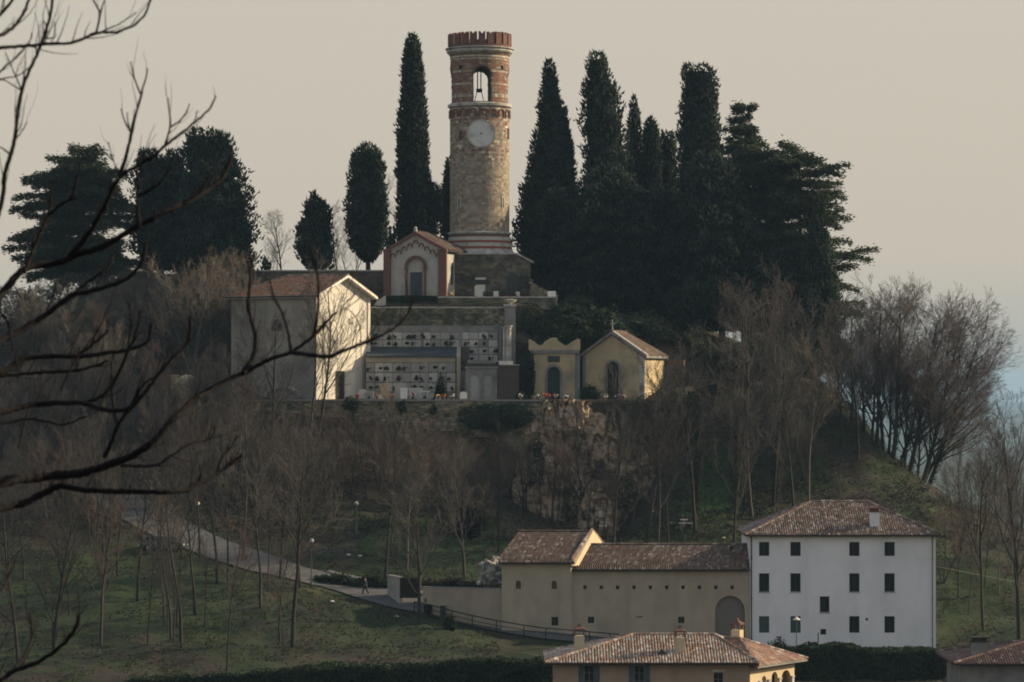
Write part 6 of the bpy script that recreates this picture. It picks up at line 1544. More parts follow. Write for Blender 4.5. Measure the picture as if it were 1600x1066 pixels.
for k in range(8):
    px, D = 818+24*k+rt.uniform(-5,5), rt.uniform(330, 340); g = GD(px, D); bare('thin bare tree standing close before the rock face', g, rt.uniform(7.5, 12), (9,8,1,4)[k%4], 'nnr'[k%3], RG_)
scatter(11, (1060, 1340, 680, 800), (4, 7), 'slim bare tree on the grassy right slope', 'slim bare trees of the right slope', 'n')
scatter(14, (1200, 1360, 590, 680), (3.5, 6), 'bare tree with merging crown under the great cedar', 'bare trees under the great cedar', 'nr')
scatter(12, (1470, 1600, 790, 1000), (5, 9), 'bare tree on the slope right of the white house', 'bare trees right of the white house')
scatter(10, (640, 800, 800, 860), (5, 8), 'small bare tree on the meadow above the garden wall', 'small bare trees above the garden wall', ks=(1,3))
scatter(14, (10, 500, 880, 1020), (6, 10), 'thin bare tree standing on the left meadow', 'thin bare trees of the left meadow', ks=(8,9), avoid=onroad)
for k, (px, py, tp, v) in enumerate([(350,470,395,'p'),(330,480,405,'p'),(372,485,410,'p'),(300,470,420,'p'),(395,520,440,'p')]):
    D = 362-k; g = GD(px, D); bare('bare crown with sunlight put into its pale colour, just left of the white chapel roof', g, Z(tp, D)-g.z, (6,2,5,6,0)[k], v, 'pale bare crowns left of the chapel roof')  # pale twig material stands in for sun on these crowns
for k, (px, tp, D) in enumerate([(440,325,378),(528,330,380),(548,360,379),(610,300,384),(432,385,373)]):
    g = GD(px, D); bare('faint bare tree against the sky behind the low hilltop wall', g, Z(tp, D)-g.z, (2,5,6,1,6)[k], 'n', 'faint bare trees behind the low hilltop wall')
# far left: dark bushes at the hill's edge with sky between
for k, (px, py, rx, rz_, D) in enumerate([(20,470,45,34,371),(0,510,50,50,368),(40,540,50,50,364),(60,470,40,30,372),(120,450,50,30,374),(185,455,45,28,371),(250,450,45,26,369),(80,560,60,50,366),(150,530,60,50,364),(230,520,60,50,362)]):
    c = W(px, py, D); bush('brushwood', 'tangled dim brushwood at the left hill edge below the cedar', 'shrub', (c.x, D, c.z-1), M_(rx,D), 2.5, M_(rz_,D), 2600, 'brush', .14, 'brushwood at the left hill edge', seed=70+k, core=False)

for k, (px, py, h) in enumerate([(478,690,4.5),(500,700,5),(525,695,4.5),(545,705,4),(450,710,5),(770,735,4.5),(800,750,4)]):
    g = G(px, py); bare('rusty brown bare sapling below the terrace wall', g, min(h, Z(636, g.y)-g.z), (6,2,5)[k%3], 'r', 'rusty saplings below the terrace wall', sx=1.3)
# undergrowth
def cover(name, n, box, hgt, size, mtl, seed, avoid=None, tone=(.6,1.3), dens=14):
    rs = np.random.default_rng(seed); px = rs.uniform(box[0], box[1], n); D = rs.uniform(box[2], box[3], n); x = (px-800)/FPX*D
    clus = fbm(x*.35, D*.25, seed, 3); k = clus > .46; x, D, px = x[k], D[k], px[k]
    if avoid is not None:
        k = ~avoid(px, D, x); x, D, px = x[k], D[k], px[k]
    for p in road[::3]:
        k = (x-p[0])**2+(D-p[1])**2 > 10; x, D, px = x[k], D[k], px[k]
    z = H(x, D); n = len(x); h = hgt*rs.uniform(.4, 1.3, n); m_ = dens
    X_ = np.repeat(x, m_)+rs.normal(0, .35, n*m_)*np.repeat(h, m_); Y_ = np.repeat(D, m_)+rs.normal(0, .35, n*m_)*np.repeat(h, m_); Z_ = np.repeat(z, m_)+np.repeat(h, m_)*rs.random(n*m_)
    P = np.stack([X_, Y_, Z_], 1); t = np.repeat(rs.uniform(*tone, n), m_)
    tag(link(name, leafmesh(name, P, size, mtl, t, .35)), kind='stuff')
off = lambda px, D, x: ((px > 780) & (px < 1180) & (D < 302)) | ((px > 830) & (px < 1040) & (D > 338))
cover('undergrowth', 5500, (-60, 1650, 318, 349.2), .75, .13, 'brush', 3, off, dens=16)
cover('evergreen_undergrowth', 2200, (-60, 1300, 322, 349.2), .8, .14, 'evergreen', 5, off, dens=20)
cover('hilltop_undergrowth', 2500, (-60, 400, 350, 376), .9, .14, 'brush', 7, None, dens=16)
cover('slope_undergrowth', 2500, (1090, 1500, 350, 372), .6, .12, 'brush', 8, None, dens=14)
cover('grass_tufts', 30000, (-60, 1660, 264, 332), .22, .09, 'grass_tuft', 9, off, tone=(.6,1.3), dens=6)
cover('leaf_litter', 16000, (-60, 1660, 264, 345), .07, .11, 'brush', 19, off, tone=(.6,1.4), dens=7)
# ------------------------------------------------------------------ things on the terrace: graves and flowers
def grave(label, px, py0, py1, wpx, D, mtl='white', shape='slab', name='gravestone'):
    p = GD(px, D); zt_ = Z(py0, D); T = thing(name, label, 'gravestone', (p.x, D, p.z)); w_ = M_(wpx, D)/2; h = max(.2, zt_-p.z)
    q = MB()
    if shape == 'slab': q.box(-w_, w_, -.09, .09, .1, h)
    elif shape == 'round': q.prism([(-w_,.1),(w_,.1),(w_,h-w_*.5)]+arch_pts(0, w_, h-w_*.5, 8, w_*.5)[1:-1]+[(-w_,h-w_*.5)], -.12, .12)
    elif shape == 'cross': q.box(-.06,.06,-.05,.05,.1,h); q.box(-w_,w_,-.048,.048,h*.66,h*.66+.11)
    elif shape == 'table': q.box(-w_, w_, -.5, .5, h-.14, h); q.box(-w_*.8, -w_*.6, -.4, .4, .1, h-.142); q.box(w_*.6, w_*.8, -.4, .4, .1, h-.142)
    q.build('stone', m[mtl], T)
    q = MB(); q.box(-max(w_,.25)*1.25, max(w_,.25)*1.25, -.45, .45, -.25, .1); q.build('base', m['concrete'], T); return T
G_ = [
 (566,608,12,352.0,'marble','round','pale headstone at the corner of the white chapel'),
 (578,612,14,351.8,'slab','table','grey table grave right of the chapel corner'),
 (605,588,9,352.6,'plaster_cream','cross','pale wooden cross grave left of the white post'),
 (601,600,13,352.2,'plaster_cream','slab','cream headstone under the pale cross'),
 (631,606,11,351.4,'white','slab','bright white upright gravestone post, left of two'),
 (625,598,16,352.8,'plaster_pale','slab','grey cream headstone behind the left white post'),
 (663,611,16,351.8,'marble','table','sunlit cream slab grave between the two white posts'),
 (724,612,11,351.3,'white','round','bright white upright gravestone post, right of two'),
 (685,617,8,351.5,'marble','round','small cream stone beside the orange flowers'),
 (650,606,22,353.0,'slab','slab','low grey headstone behind the red flower arch'),
 (703,616,18,352.6,'brick','table','brownish table grave left of the right white post'),
 (594,617,6,351.3,'marble','slab','tiny cream stone on the terrace edge'),
]
for px, py, w_, D, mm_, sh, lab in G_: grave(lab, px, py, 624, w_, D, mm_, sh)
for px, py, w_, D, mm_, sh, lab in [(748,447,13,365.6,'marble','slab','pale headstone below the plaque of the rampart'),(775,455,8,365.0,'marble','slab','slanting pale stone right of the dark wreath'),(808,456,8,365.2,'marble','round','small pale stone near the rampart recess'),(862,455,13,364.2,'white','slab','white stone at the far right of the upper terrace')]:
    p = GD(px, D); zb_ = Z(466, D); T = thing('gravestone', lab, 'gravestone', (p.x, D, zb_)); ww = M_(w_,D)/2; q = MB(); q.box(-ww, ww, -.1, .1, 0, Z(py,D)-zb_); q.build('stone', m[mm_], T); q = MB(); q.box(-ww*1.3, ww*1.3, -.3, .3, -.9, .0); q.build('base', m['concrete'], T)
def flowers(label, px, D, r_, cols, dz=0, base_z=None, n=26):
    p = GD(px, D); z = base_z if base_z is not None else p.z
    T = thing('flower_pot', label, 'flowers', (p.x, D, z+dz)); q = MB(); q.lathe([(r_*.35,0),(r_*.5,.28)], 10); q.build('pot', m['brick'], T)
    q = MB()
    for k in range(n):
        q.col = random.choice(cols) if k % 3 else (.02,.04,.015)
        q.ball((random.gauss(0,r_*.4), random.gauss(0,r_*.3), .3+abs(random.gauss(0,r_*.5))), random.uniform(.05,.10), 6, 4)
    q.build('blooms', m['flower_mix'], T, kind='stuff')
RD, OR, WH, YE, PK = (.6,.03,.03), (.65,.2,.04), (.75,.75,.7), (.7,.5,.08), (.6,.2,.3)
for px, D, r_, cols, lab in [(590,351.4,.35,[RD,PK],'red and pink flowers before the left burial niches'),(612,351.3,.3,[OR],'orange flowers left of the white post'),(645,351.9,.4,[RD,RD,WH],'red flower arch right of the left white post'),
  (693,351.3,.3,[OR,RD],'orange flowers left of the right white post'),(684,351.2,.22,[YE],'small yellow flowers on the terrace edge'),(708,351.6,.2,[WH],'single white flowers behind the terrace edge'),(813,351.3,.3,[WH],'white flowers left of the scalloped chapel'),
  (840,351.3,.34,[WH,WH],'big white flower bunch before the scalloped chapel'),(855,351.5,.42,[RD,OR],'tall red flower bunch at the green chapel door'),(868,351.5,.3,[WH,PK],'mixed pale flowers right of the red bunch'),
  (885,351.4,.3,[WH],'white flowers at the right of the scalloped chapel'),(893,351.2,.22,[WH],'low white flowers beside the bush'),(946,351.3,.25,[WH],'white flowers at the left foot of the gabled chapel'),(966,351.3,.32,[WH,WH],'white flower bunch at the barred chapel door'),
  (974,351.5,.25,[WH,RD],'white and red flowers right of the barred door'),(558,351.3,.3,[RD],'red flowers at the white chapel door'),(1068,351.6,.3,[WH],'pale flowers on the path end near the brick shed')]:
    flowers(lab, px, D, r_, cols)
for px, D, r_, cols, lab in [(705,364.6,.4,[YE,WH],'yellowish flowers on the upper terrace by the chapel corner'),(765,365.0,.5,[(.03,.05,.02)],'dark wreath like plant on the upper terrace'),(790,364.8,.5,[(.03,.05,.02),RD],'dark potted plant with red flowers on the upper terrace'),(802,364.9,.4,[(.05,.03,.02)],'dark potted plant beside the rampart recess')]:
    flowers(lab, px, D, r_, cols, base_z=Z(466.5,D))
q = MB(); D_ = 365.5; q.prism([(X(829,D_),Z(470,D_)),(X(868,D_),Z(470,D_)),(X(868,D_),Z(461,D_)),(X(852,D_),Z(456,D_)),(X(838,D_),Z(446,D_)),(X(829,D_),Z(440,D_))], D_, D_+2)
qb = q.mesh('rubble', m['mortar']); q2 = MB()
for k in range(150):
    px = random.uniform(829, 868); top = np.interp(px, [829,838,852,868],[440,446,456,461]); py = random.uniform(top, 468); c_ = W(px, py, D_-.05); r_ = random.uniform(.12,.3); q2.col = jit((1.3,1.25,1.1), .4); q2.box(c_.x-r_, c_.x+r_, c_.y-random.uniform(.05,.25), c_.y+.2, c_.z-r_*.6, c_.z+r_*.6)
T = thing('rubble_steps', 'sloping bank of rough stones falling right from the rampart', 'wall', (0,0,0)); link('bank', qb, T); q2.build('stones', m['stone_dark'], T, kind='stuff')
# bright path edge running up to the right from the yellow chapel
pts = [GD(px, D) for px, D in ((1075,351.5),(1095,352.2),(1120,353.0),(1145,354.2),(1166,355.6))]
for i, py in enumerate((612,606,599,592,588)): pts[i].z = Z(py, pts[i].y)
q = MB()
for i in range(4):
    a_, b_ = pts[i], pts[i+1]; q.add([a_+Vector((0,-.25,-1.2)), b_+Vector((0,-.25,-1.2)), b_+Vector((0,-.25,0)), a_+Vector((0,-.25,0)), a_+Vector((0,.3,-1.2)), b_+Vector((0,.3,-1.2)), b_+Vector((0,.3,0)), a_+Vector((0,.3,0))], [(0,1,2,3),(3,2,6,7),(5,4,7,6)])
tag(q.build('path_parapet', m['rock']), 'narrow tan stone parapet climbing right from the brick shed', 'wall')
q = MB(); q.box(-.4,.4,-.3,.3,-.6,.5); tag(q.build('brick_pillar', m['brick'], None, loc=tuple(W(1155,594,354.4))), 'short orange brick pillar by the climbing parapet', 'pillar')
# ------------------------------------------------------------------ along the road
def globe_lamp(label, px, pyg, pyb, D=None):
    g = G(px, pyb) if D is None else GD(px, D); D = g.y; T = thing('street_lamp', label, 'lamp', tuple(g)); zt_ = Z(pyg, D)-g.z
    q = MB(); q.tube((0,0,-.3),(0,0,zt_-.22),.07,.04,8); q.tube((0,0,0),(0,0,.5),.11,.09,8); q.build('pole', m['shutter_green'], T)
    q = MB(); q.ball((0,0,zt_), .23, 16, 10); q.build('globe', m['globe'], T); q = MB(); q.lathe([(.12,zt_-.28),(.16,zt_-.2)], 10); q.build('collar', m['iron'], T)
LG = 'globe street lamps'
globe_lamp('globe lamp on a green pole at the upper verge of the road', 487, 845, 918)
globe_lamp('globe lamp in front of the buff garden wall', 748, 911, 972)
globe_lamp('small globe lamp high on the slope left of the roadside trunk', 309, 787, 818)
globe_lamp('tiny globe lamp on the slope above the upper meadow', 557, 787, 838)
g = GD(1244, 286.5); T = thing('street_lamp', 'shaded street lamp on a thin pole before the white house', 'lamp', tuple(g)); zt_ = Z(967, 286.5)-g.z
q = MB(); q.tube((0,0,-.2),(0,0,zt_-.05),.05,.035,8); q.build('pole', m['pipe_grey'], T); q = MB(); q.lathe([(.34,zt_-.12),(.36,zt_-.06),(.12,zt_+.12),(.03,zt_+.2)], 16); q.M = None; q.build('lamp_shade', m['marble'], T)
g = GD(1216.5, 286.8); zt_ = Z(996, 286.8)-g.z; T = thing('dark_lantern', 'dark double disc garden lantern before the white house', 'lamp', tuple(g))
q = MB(); q.tube((0,0,-.2),(0,0,zt_),.04,n=8); q.build('pole', m['iron'], T); q = MB(); q.lathe([(.26,zt_-.02),(.26,zt_+.06)], 14); q.lathe([(.22,zt_-.2),(.22,zt_-.13)], 14); q.build('lantern', m['iron'], T)
g = GD(1278, 286.2); zt_ = Z(988, 286.2)-g.z; T = thing('white_capped_post', 'thin grey post with a white ball at hedge height before the white house', 'post', tuple(g))
q = MB(); q.tube((0,0,-.2),(0,0,zt_),.06,n=8); q.build('pole', m['pipe_grey'], T); q = MB(); q.ball((0,0,Z(1008,286.2)-g.z), .16, 10, 7); q.build('ball', m['white'], T)
# litter bins
g = GD(668, 294.0); T = thing('litter_bin', 'dark tapered bin on the verge before the garden wall', 'bin', tuple(g)); q = MB(); q.lathe([(.32,-.2),(.42,.85),(.46,.85),(.46,.95)], 4); q.build('body', m['iron'], T); q = MB(); q.lathe([(.2,.90),(.40,.955)],4); q.build('lid', m['frame_dark'], T)
g = GD(692, 293.0); T = thing('service_post', 'dark green service post with pale cap beside the railing', 'post', tuple(g)); q = MB(); q.box(-.24,.24,-.18,.18,-.3,1.3); q.build('body', m['door_green'], T); q = MB(); q.box(-.2,.2,-.2,.2,1.303,1.38); q.build('cap', m['limestone'], T)
# railing
RP = [(664,944),(700,948),(735,957),(770,965),(800,972),(836,978),(866,984),(906,990),(936,996),(962,1000)]
T = None; prev = None; pts = []
for px, py in RP:
    k = int(np.argmin(np.abs((road[:,0]/road[:,1])-(px-800)/FPX))); t = road[min(k+1,len(road)-1)]-road[max(k-1,0)]; n_ = np.array([-t[1], t[0]]); n_ /= np.linalg.norm(n_)
    q_ = road[k, :2]+n_*2.5; pts.append(Vector((q_[0], q_[1], float(road[k,2])-TILT*2.5)))
T = thing('road_railing', 'dark metal railing on the near side of the road below the buff wing', 'railing', tuple(pts[4]))
for i, p_ in enumerate(pts):
    q = MB(); q.tube((0,0,-.35),(0,0,1.0),.045,n=6); q.build('post', m['iron'], T, loc=tuple(p_-pts[4]))
for hh, nm in ((1.0,'top_rail'),(.55,'middle_rail')):
    q = MB()
    for a_, b_ in zip(pts[:-1], pts[1:]): q.tube(a_-pts[4]+Vector((0,0,hh)), b_-pts[4]+Vector((0,0,hh)), .05 if hh > .9 else .03, n=6)
    q.build(nm, m['iron'], T)
# wire fences
def fence(label, cols, hpx, D):
    c0_ = GD(cols[0], D); T = thing('wire_fence', label, 'fence', tuple(c0_)); tops = []
    for px in cols:
        p = GD(px, D); q = MB(); hh = M_(hpx, D); q.tube((0,0,-.4),(0,0,hh),.05,n=6); q.build('post', m['bark_pale'], T, loc=tuple(p-c0_)); tops.append((p-c0_, hh))
    q = MB()
    for (a_, ha), (b_, hb) in zip(tops[:-1], tops[1:]):
        for f in (.15,.5,.85): q.tube(a_+Vector((0,0,ha*f)), b_+Vector((0,0,hb*f)), .012, n=3)
    q.build('wire', m['pipe_grey'], T)
fence('wire fence with pale posts across the upper meadow', (592,614,637), 28, 311)
fence('wire fence with pale posts behind the barn roof', (682,705,728,752,773,796), 30, 318)
fence('wire fence with pale posts above the long wing roof', (962,970,991,1018,1045,1070,1090), 22, 316.5)
# bench and sign
g = G(1074, 826); T = thing('stone_bench', 'pale bench and table on the grass above the long wing', 'bench', tuple(g), -.2)
q = MB(); q.box(-.9,.9,-.25,.25,.42,.5); q.build('seat', m['marble'], T)
for s_ in (-1,1): q = MB(); q.box(s_*.6-.1, s_*.6+.1, -.2, .2, -.2, .417); q.build('leg', m['concrete'], T)
q = MB(); q.box(-.8,-.1,.3,.9,.75,.82); q.build('table_top', m['marble'], T); q = MB(); q.box(-.55,-.35,.5,.7,-.2,.747); q.build('table_leg', m['concrete'], T)
for k, (px, py, lab) in enumerate([(1130,841,'white stone lying on the grass above the long wing'),(1150,851,'pale plank like stone beside the white house eaves'),(1020,800,'small pale stone in the dark hollow under the rock'),(545,868,'pale stone low on the meadow bank'),(563,870,'second pale stone on the meadow bank'),(519,940,'white stone at the sandy road edge'),(620,964,'pale pebble patch stone on the dark lawn')]):
    g = G(px, py); q = MB(); q.ball((0,0,0), .22, 8, 6, .5); tag(q.build('pale_stone', m['marble'], None, loc=tuple(g)), lab, 'stone')
# shrubs near the road and an orange hedge behind the garden wall
leafbox('autumn_shrubs', 'rusty red shrubs growing behind the buff garden wall', 'shrub', [(660,905),(680,908),(700,903),(725,910),(755,908)], 296.6, 298.2, 1800, .11, 'brush', seed=41, top=.2)
g = G(703, 985); bush('small_bush', 'dark small bush on the lawn below the railing', 'shrub', (g.x, g.y, g.z+.3), .55, .5, .95, 800, seed=61, size=.09)
g = GD(1215, 284.6); bush('small_bush', 'grey green bush at the foot of the white house behind the villa wing', 'shrub', (g.x, g.y, g.z+.4), 1.3, .8, 1.2, 1200, seed=62, size=.1)
g = GD(1013, 289.2)
# ------------------------------------------------------------------ parked car
g = G(257, 861); T = thing('parked_car', 'dark parked estate car half hidden by trunks on the left meadow', 'car', tuple(g), R(-14))
prof = [(-2.25,.35),(-2.3,.75),(-2.15,1.0),(-1.55,1.45),(-1.2,1.52),(.25,1.5),(.55,1.42),(1.15,1.02),(1.95,.9),(2.25,.75),(2.3,.45),(2.2,.3)]
q = MB(); n = len(prof); vv = []; half = [.80 if z < 1.1 else .62 for _, z in prof]
for s_ in (-1, 1):
    for (x, z), h_ in zip(prof, half): vv.append((x, s_*h_, z))
q.add(vv, [list(range(n)), list(range(2*n-1, n-1, -1))]+[[(i+1)%n, i, i+n, (i+1)%n+n] for i in range(n)])
body = q.build('body', m['car_paint'], T); bv = body.modifiers.new('bevel', 'BEVEL'); bv.width = .06; bv.segments = 2
for s_ in (-1, 1):
    q = MB(); q.add([(x, s_*y, z) for x, y, z in ((-1.95,.795,1.06),(-.35,.81,1.06),(-.35,.70,1.40),(-1.5,.70,1.40))], [(0,1,2,3) if s_ < 0 else (3,2,1,0)])
    q.add([(x, s_*y, z) for x, y, z in ((-.25,.81,1.06),(.95,.795,1.06),(.42,.70,1.38),(-.25,.70,1.40))], [(0,1,2,3) if s_ < 0 else (3,2,1,0)]); 
    q.v = [(a_, b_+s_*.03, c_) for a_, b_, c_ in q.v]; q.build('side_window', m['glass'], T)
    q = MB(); q.box(2.16,2.30,s_*.62-.16,s_*.62+.16,.62,.76); q.build('headlight', m['lens'], T)
    q = MB(); q.box(.75,.92,s_*.9-.09,s_*.9+.09,1.02,1.14); q.build('mirror', m['car_paint'], T)
    for x in (-1.4, 1.45):
        q = MB(); q.M = Matrix.Translation((x, s_*.76, .33)) @ Matrix.Rotation(R(90),4,'X'); q.lathe([(.2,-.11),(.33,-.1),(.33,.1),(.2,.11)], 18); w_ = q.build('wheel', m['tyre'], T); q2 = MB(); q2.M = q.M; q2.lathe([(.2,-.115),(.2,.115)], 12); q2.build('rim', m['alloy'], w_)
q = MB(); q.add([(1.14,-.66,1.06),(1.14,.66,1.06),(.58,.58,1.43),(.58,-.58,1.43)], [(0,1,2,3)]); q.v = [(a_+.03, b_, c_+.03) for a_, b_, c_ in q.v]; q.build('windscreen', m['glass'], T)
# ------------------------------------------------------------------ person walking up the road
g = G(571, 931); 
T = thing('person', 'person in dark jacket and trousers walking on the road', 'person', tuple(g), R(168))
def skin(name, verts, edges, radii, mtl, parent, root=0, sub=2):
    me = bpy.data.meshes.new(name); me.from_pydata(verts, edges, []); o = link(name, me, parent); me.materials.append(mtl)
    sm = o.modifiers.new('skin', 'SKIN'); me.skin_vertices[0].data[root].use_root = True
    for i, r_ in enumerate(radii): me.skin_vertices[0].data[i].radius = (r_, r_)
    s_ = o.modifiers.new('sub', 'SUBSURF'); s_.levels = sub; s_.render_levels = sub
    return o
# local: x = forward, y = left
Vb = [(0,0,.92),(0,0,1.15),(0,0,1.36),(.01,0,1.47),(.02,0,1.54),(.03,0,1.66),
      (0,.19,1.38),(-.10,.25,1.12),(.02,.24,.90),(.07,.235,.82), (0,-.19,1.38),(.12,-.25,1.13),(.22,-.24,.92),(.26,-.235,.85),
      (0,.10,.88),(.18,.10,.50),(.26,.10,.10),(.38,.11,.04), (0,-.10,.88),(-.12,-.10,.50),(-.34,-.10,.15),(-.30,-.11,.04)]
Eb = [(0,1),(1,2),(2,3),(3,4),(4,5),(2,6),(6,7),(7,8),(8,9),(2,10),(10,11),(11,12),(12,13),(0,14),(14,15),(15,16),(16,17),(0,18),(18,19),(19,20),(20,21)]
Rb = [.13,.13,.14,.07,.08,.10,.07,.05,.04,.04,.07,.05,.04,.04,.10,.07,.05,.045,.10,.07,.05,.045]
skin('body', Vb, Eb, Rb, m['skin'], T)
J = [0,1,2,3,6,7,8,10,11,12]; idx = {v:i for i,v in enumerate(J)}
skin('jacket', [Vb[i] for i in J], [(idx[a_],idx[b_]) for a_, b_ in Eb if a_ in idx and b_ in idx], [Rb[i]*1.22 for i in J], m['cloth_dark'], T)
J = [0,14,15,16,18,19,20]; idx = {v:i for i,v in enumerate(J)}
skin('trousers', [Vb[i] for i in J], [(idx[a_],idx[b_]) for a_, b_ in Eb if a_ in idx and b_ in idx], [Rb[i]*1.2 for i in J], m['cloth_blue'], T)
q = MB(); q.ball((.01,0,1.70), .108, 12, 8); q.build('hair', m['hair'], T)
for s_, (x, z) in ((1,(.36,.045)),(-1,(-.29,.05))): q = MB(); q.box(x-.11, x+.15, s_*.11-.05, s_*.11+.05, z-.06, z+.05); q.build('shoe', m['iron'], T)
# power line at the right
q = MB(); a_ = W(1462, 885, 291.0); b_ = W(1600, 912, 300); q.tube(a_, b_, .014, n=4)
tag(q.build('cable', m['cable']), 'thin pale cable running right from the eaves of the white house', 'cable')

# ------------------------------------------------------------------ foreground tree: dark branches reaching in from the left
DFG = 24.0
BR = [ # (width at start in px, width at end, distance offset, points)
 (15,3,0,[(-60,790),(0,755),(60,745),(130,738),(200,715),(240,690),(275,650),(310,620),(350,596),(380,583),(420,562),(455,550),(490,525),(505,508),(525,488)]),
 (6,2.5,0,[(455,550),(490,555),(515,557),(540,547),(565,537),(590,527),(620,510),(638,488),(645,470)]),
 (7,3,.0,[(380,583),(395,560),(400,530),(393,500),(388,480),(390,450),(392,425),(395,398)]),
 (4,1.8,0,[(455,550),(450,520),(442,492),(428,462),(422,440)]),
 (4,2,0,[(490,525),(497,480),(497,440),(490,410),(484,385)]),
 (2.5,1.2,0,[(515,557),(535,545),(552,530)]),
 (11,4,.4,[(-60,815),(0,795),(40,785),(70,770),(95,760),(130,765),(200,768),(280,768),(310,757),(340,740),(360,725),(378,712)]),
 (3,1.5,.4,[(310,757),(314,742),(312,728)]),(3.5,1.5,.4,[(340,740),(345,718),(360,700),(372,680)]),(4,3,.4,[(60,776),(85,762),(100,757),(150,765)]),
 (4,1.8,0,[(190,728),(243,727),(268,712),(297,694),(330,685),(336,665)]),(3,1.5,0,[(268,712),(290,718),(312,723)]),
 (9,3.5,-.6,[(-60,650),(0,644),(41,634),(82,630),(128,630),(165,640),(202,638),(231,607),(264,566),(289,541),(297,520),(297,495)]),
 (5,3,-.6,[(128,630),(157,620),(171,606),(176,590)]),
 (6,3,0,[(163,714),(177,685),(184,665),(202,638),(225,600),(245,588)]),(5,2.5,0,[(184,665),(177,628),(175,578),(177,548)]),
 (5,2,-.6,[(175,603),(182,590),(202,545),(215,512),(219,485)]),
 (9,4,.7,[(-60,600),(0,582),(41,560),(82,557),(124,557),(173,551),(206,545),(231,533),(237,506)]),
 (5,2.5,.7,[(124,553),(145,538),(168,518)]),(6,3,1.0,[(-60,590),(0,587),(62,582),(124,578),(168,565)]),
 (10,4,-.3,[(-60,565),(0,533),(33,516),(74,491),(111,462),(144,454),(173,446),(206,430),(223,405),(227,382)]),
 (5,2.5,-.3,[(111,462),(136,442),(169,417),(178,398)]),
 (11,5,.2,[(-60,525),(0,462),(37,421),(82,413),(124,397),(169,381),(217,352),(262,330),(300,311),(337,289),(352,270),(361,245)]),
 (5,2.5,.2,[(217,352),(214,310),(216,290),(213,268)]),(5,2.5,.2,[(285,318),(310,303),(327,275)]),(5,2,.2,[(214,307),(245,290),(262,268),(268,250)]),
 (8,2,.2,[(100,410),(139,364),(161,326),(187,277),(210,262),(240,244),(262,225),(300,195),(326,172),(337,150)]),
 (5,1.6,.2,[(187,277),(202,225),(210,188),(221,146),(226,128),(231,108)]),(2.5,1.4,.2,[(219,146),(210,122),(204,96)]),(2.5,1.4,.2,[(204,206),(195,190),(189,170)]),(2,1.2,.2,[(204,206),(200,190),(199,176)]),
 (3,1.6,.2,[(258,226),(266,196),(264,172),(262,153)]),(2.5,1.3,.2,[(266,198),(284,186),(293,172),(296,163)]),(2,1.3,.2,[(300,195),(306,183),(308,172)]),(2,1.2,.2,[(187,277),(176,248),(169,222)]),(2,1.2,.2,[(176,250),(160,235),(151,224)]),
 (7,3,-.8,[(-40,440),(0,326),(8,270),(22,221),(34,142),(64,71),(79,22),(84,-20)]),
 (5,2.5,-.8,[(-40,75),(0,75),(49,71),(68,69),(112,67),(150,52),(187,49),(221,30),(238,-6)]),
 (3,1.6,-.8,[(150,52),(157,22),(166,-10)]),(2.5,1.5,-.8,[(157,20),(148,4),(145,-8)]),(2,1.2,-.8,[(160,49),(185,38),(198,30),(212,20)]),
 (6,3,-1.0,[(-40,75),(0,56),(22,41),(38,18),(47,-6)]),(5,3,-1.0,[(-20,40),(0,22),(19,0),(24,-15)]),
 (3,1.6,-.8,[(-10,130),(0,112),(25,90),(46,66),(50,52)]),(2,1.2,-.8,[(34,142),(15,130),(-10,118)]),(2,1.2,-.8,[(34,142),(24,118),(14,95),(8,82)]),(2,1.2,-.8,[(0,124),(28,118),(48,104),(52,94)]),(2.5,1.3,-.8,[(66,68),(74,48),(68,32)]),(2,1.2,-.8,[(72,60),(84,58),(86,44),(85,34)]),
 (2.5,1.3,-.8,[(14,240),(4,232),(-10,226)]),(2,1.3,-.8,[(24,218),(34,205),(42,192)]),
 (8,4,1.2,[(-60,1085),(0,1064),(21,1048),(54,1037),(88,1016),(107,997),(121,976),(123,960)]),(5,2.5,1.2,[(21,1048),(40,1021),(50,992),(46,958)]),
 (5,2.5,1.2,[(-40,1070),(0,1016),(8,1000),(11,990)]),(5,2.5,1.2,[(-40,970),(0,925),(16,900),(24,872)]),
 (6,2.5,.2,[(37,425),(49,397),(62,365),(75,337),(82,300)]),(5,2.5,.2,[(75,337),(95,320),(112,307),(120,274)]),(4,2,.2,[(49,397),(55,370),(80,345)]),
 (4,2,0,[(-20,660),(0,662),(50,655),(100,664),(132,650)]),(3.5,2,.7,[(30,700),(45,640),(70,600),(95,575)]),(4,2,-.3,[(-10,480),(10,500),(20,540),(30,580)]),
 (3,1.5,-.3,[(95,610),(120,560),(150,520),(170,480)]),(3,1.5,.7,[(200,545),(205,500),(200,470)]),(3,1.5,0,[(310,620),(330,610),(350,590)]),(3,1.5,0,[(275,650),(310,640),(335,615)]),
]
rf_ = random.Random(77); fv = [([],[],[],[]) for _ in BR]
trunkx = -190
T = thing('near_tree', 'dark bare branches of a near tree reaching in from the left edge', 'tree', (X(trunkx, DFG), DFG, Hs(X(trunkx, DFG), DFG)))
org = Vector(T.location)
q = MB(); ztop = Z(-120, DFG); q.tube((0,0,-.5),(0.1,0,(ztop-org.z)*.6),.24,.17,10); q.tube((.1,0,(ztop-org.z)*.6),(0.2,0,ztop-org.z+1.5),.17,.08,10); q.build('trunk', m['near_bark'], T)
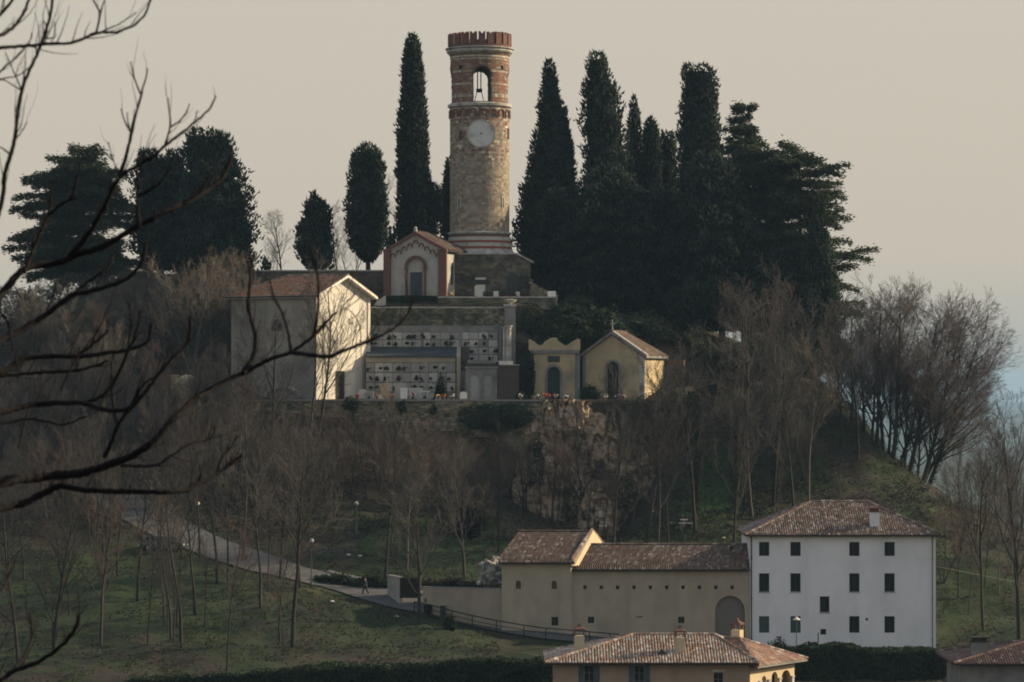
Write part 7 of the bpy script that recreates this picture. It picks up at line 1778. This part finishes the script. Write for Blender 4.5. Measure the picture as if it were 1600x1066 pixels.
for w0, w1, dd, pp in BR:
    A=[];B=[];R0_=[];R1_=[]
    P = np.array(_interp([Vector((a_, b_, 0)) for a_, b_ in pp], 5.0)); n = len(P); world_ = []
    for k in range(n):
        t = k/(n-1); D_ = DFG+dd+t*.5*math.sin(w0*3+dd*5)+.25*math.sin(P[k,0]*.02); wob = (rf_.uniform(-1,1))*.8
        p = W(P[k,0]+wob*.6, P[k,1]+wob, D_); r_ = M_(w0+(w1-w0)*t**.8, D_)/2*1.35*(1+.10*rf_.uniform(-1,1)); world_.append((p-org, r_))
    if pp[0][0] <= 0:    # join to the trunk out of frame
        p0 = world_[0][0]; tz = p0.z-.35-.15*rf_.random(); A.append((.08,0,tz)); B.append(tuple(p0)); R0_.append(world_[0][1]*1.6); R1_.append(world_[0][1])
    for (a_, ra), (b_, rb_) in zip(world_[:-1], world_[1:]): A.append(tuple(a_)); B.append(tuple(b_)); R0_.append(ra); R1_.append(rb_)
    # fine side twigs
    tw_n = int(len(world_)/3.5)
    for _ in range(tw_n):
        k = rf_.randrange(n//4, n-1); p, r_ = world_[k]; d = (world_[k+1][0]-p).normalized(); sgn = rf_.choice((-1,1))
        d2 = (d*.6+Vector((0, rf_.uniform(-.6,.6), sgn*.5+.35))).normalized(); L = rf_.uniform(.05,.30); rr_ = min(r_*.45, .005)
        for j in range(4):
            d2 = (d2+Vector((rf_.gauss(0,.15), rf_.gauss(0,.15), .12))).normalized(); p2 = p+d2*L/4*(1.3); A.append(tuple(p)); B.append(tuple(p2)); R0_.append(rr_*(1-.18*j)); R1_.append(rr_*(1-.18*(j+1))); p = p2
    V, F_ = np_tubes(A, B, R0_, R1_, 8); link('branch', np_mesh('branch', V, F_, m['near_bark'], smooth=True), T)

# ------------------------------------------------------------------ air
def haze():
    q = MB(); q.box(-11000, 11000, -320, 16500, -93, 47); hm = bpy.data.materials.new('haze'); hm.use_nodes = True; t = hm.node_tree; t.nodes.clear()
    o = t.nodes.new('ShaderNodeOutputMaterial'); v = t.nodes.new('ShaderNodeVolumePrincipled'); v.inputs['Density'].default_value = HAZE; v.inputs['Color'].default_value = (.40,.64,.90,1); v.inputs['Anisotropy'].default_value = .2
    t.links.new(v.outputs[0], o.inputs['Volume']); ob = q.build('haze', hm); ob['kind'] = 'stuff'
HAZE = 0.8e-4
if HAZE: haze()
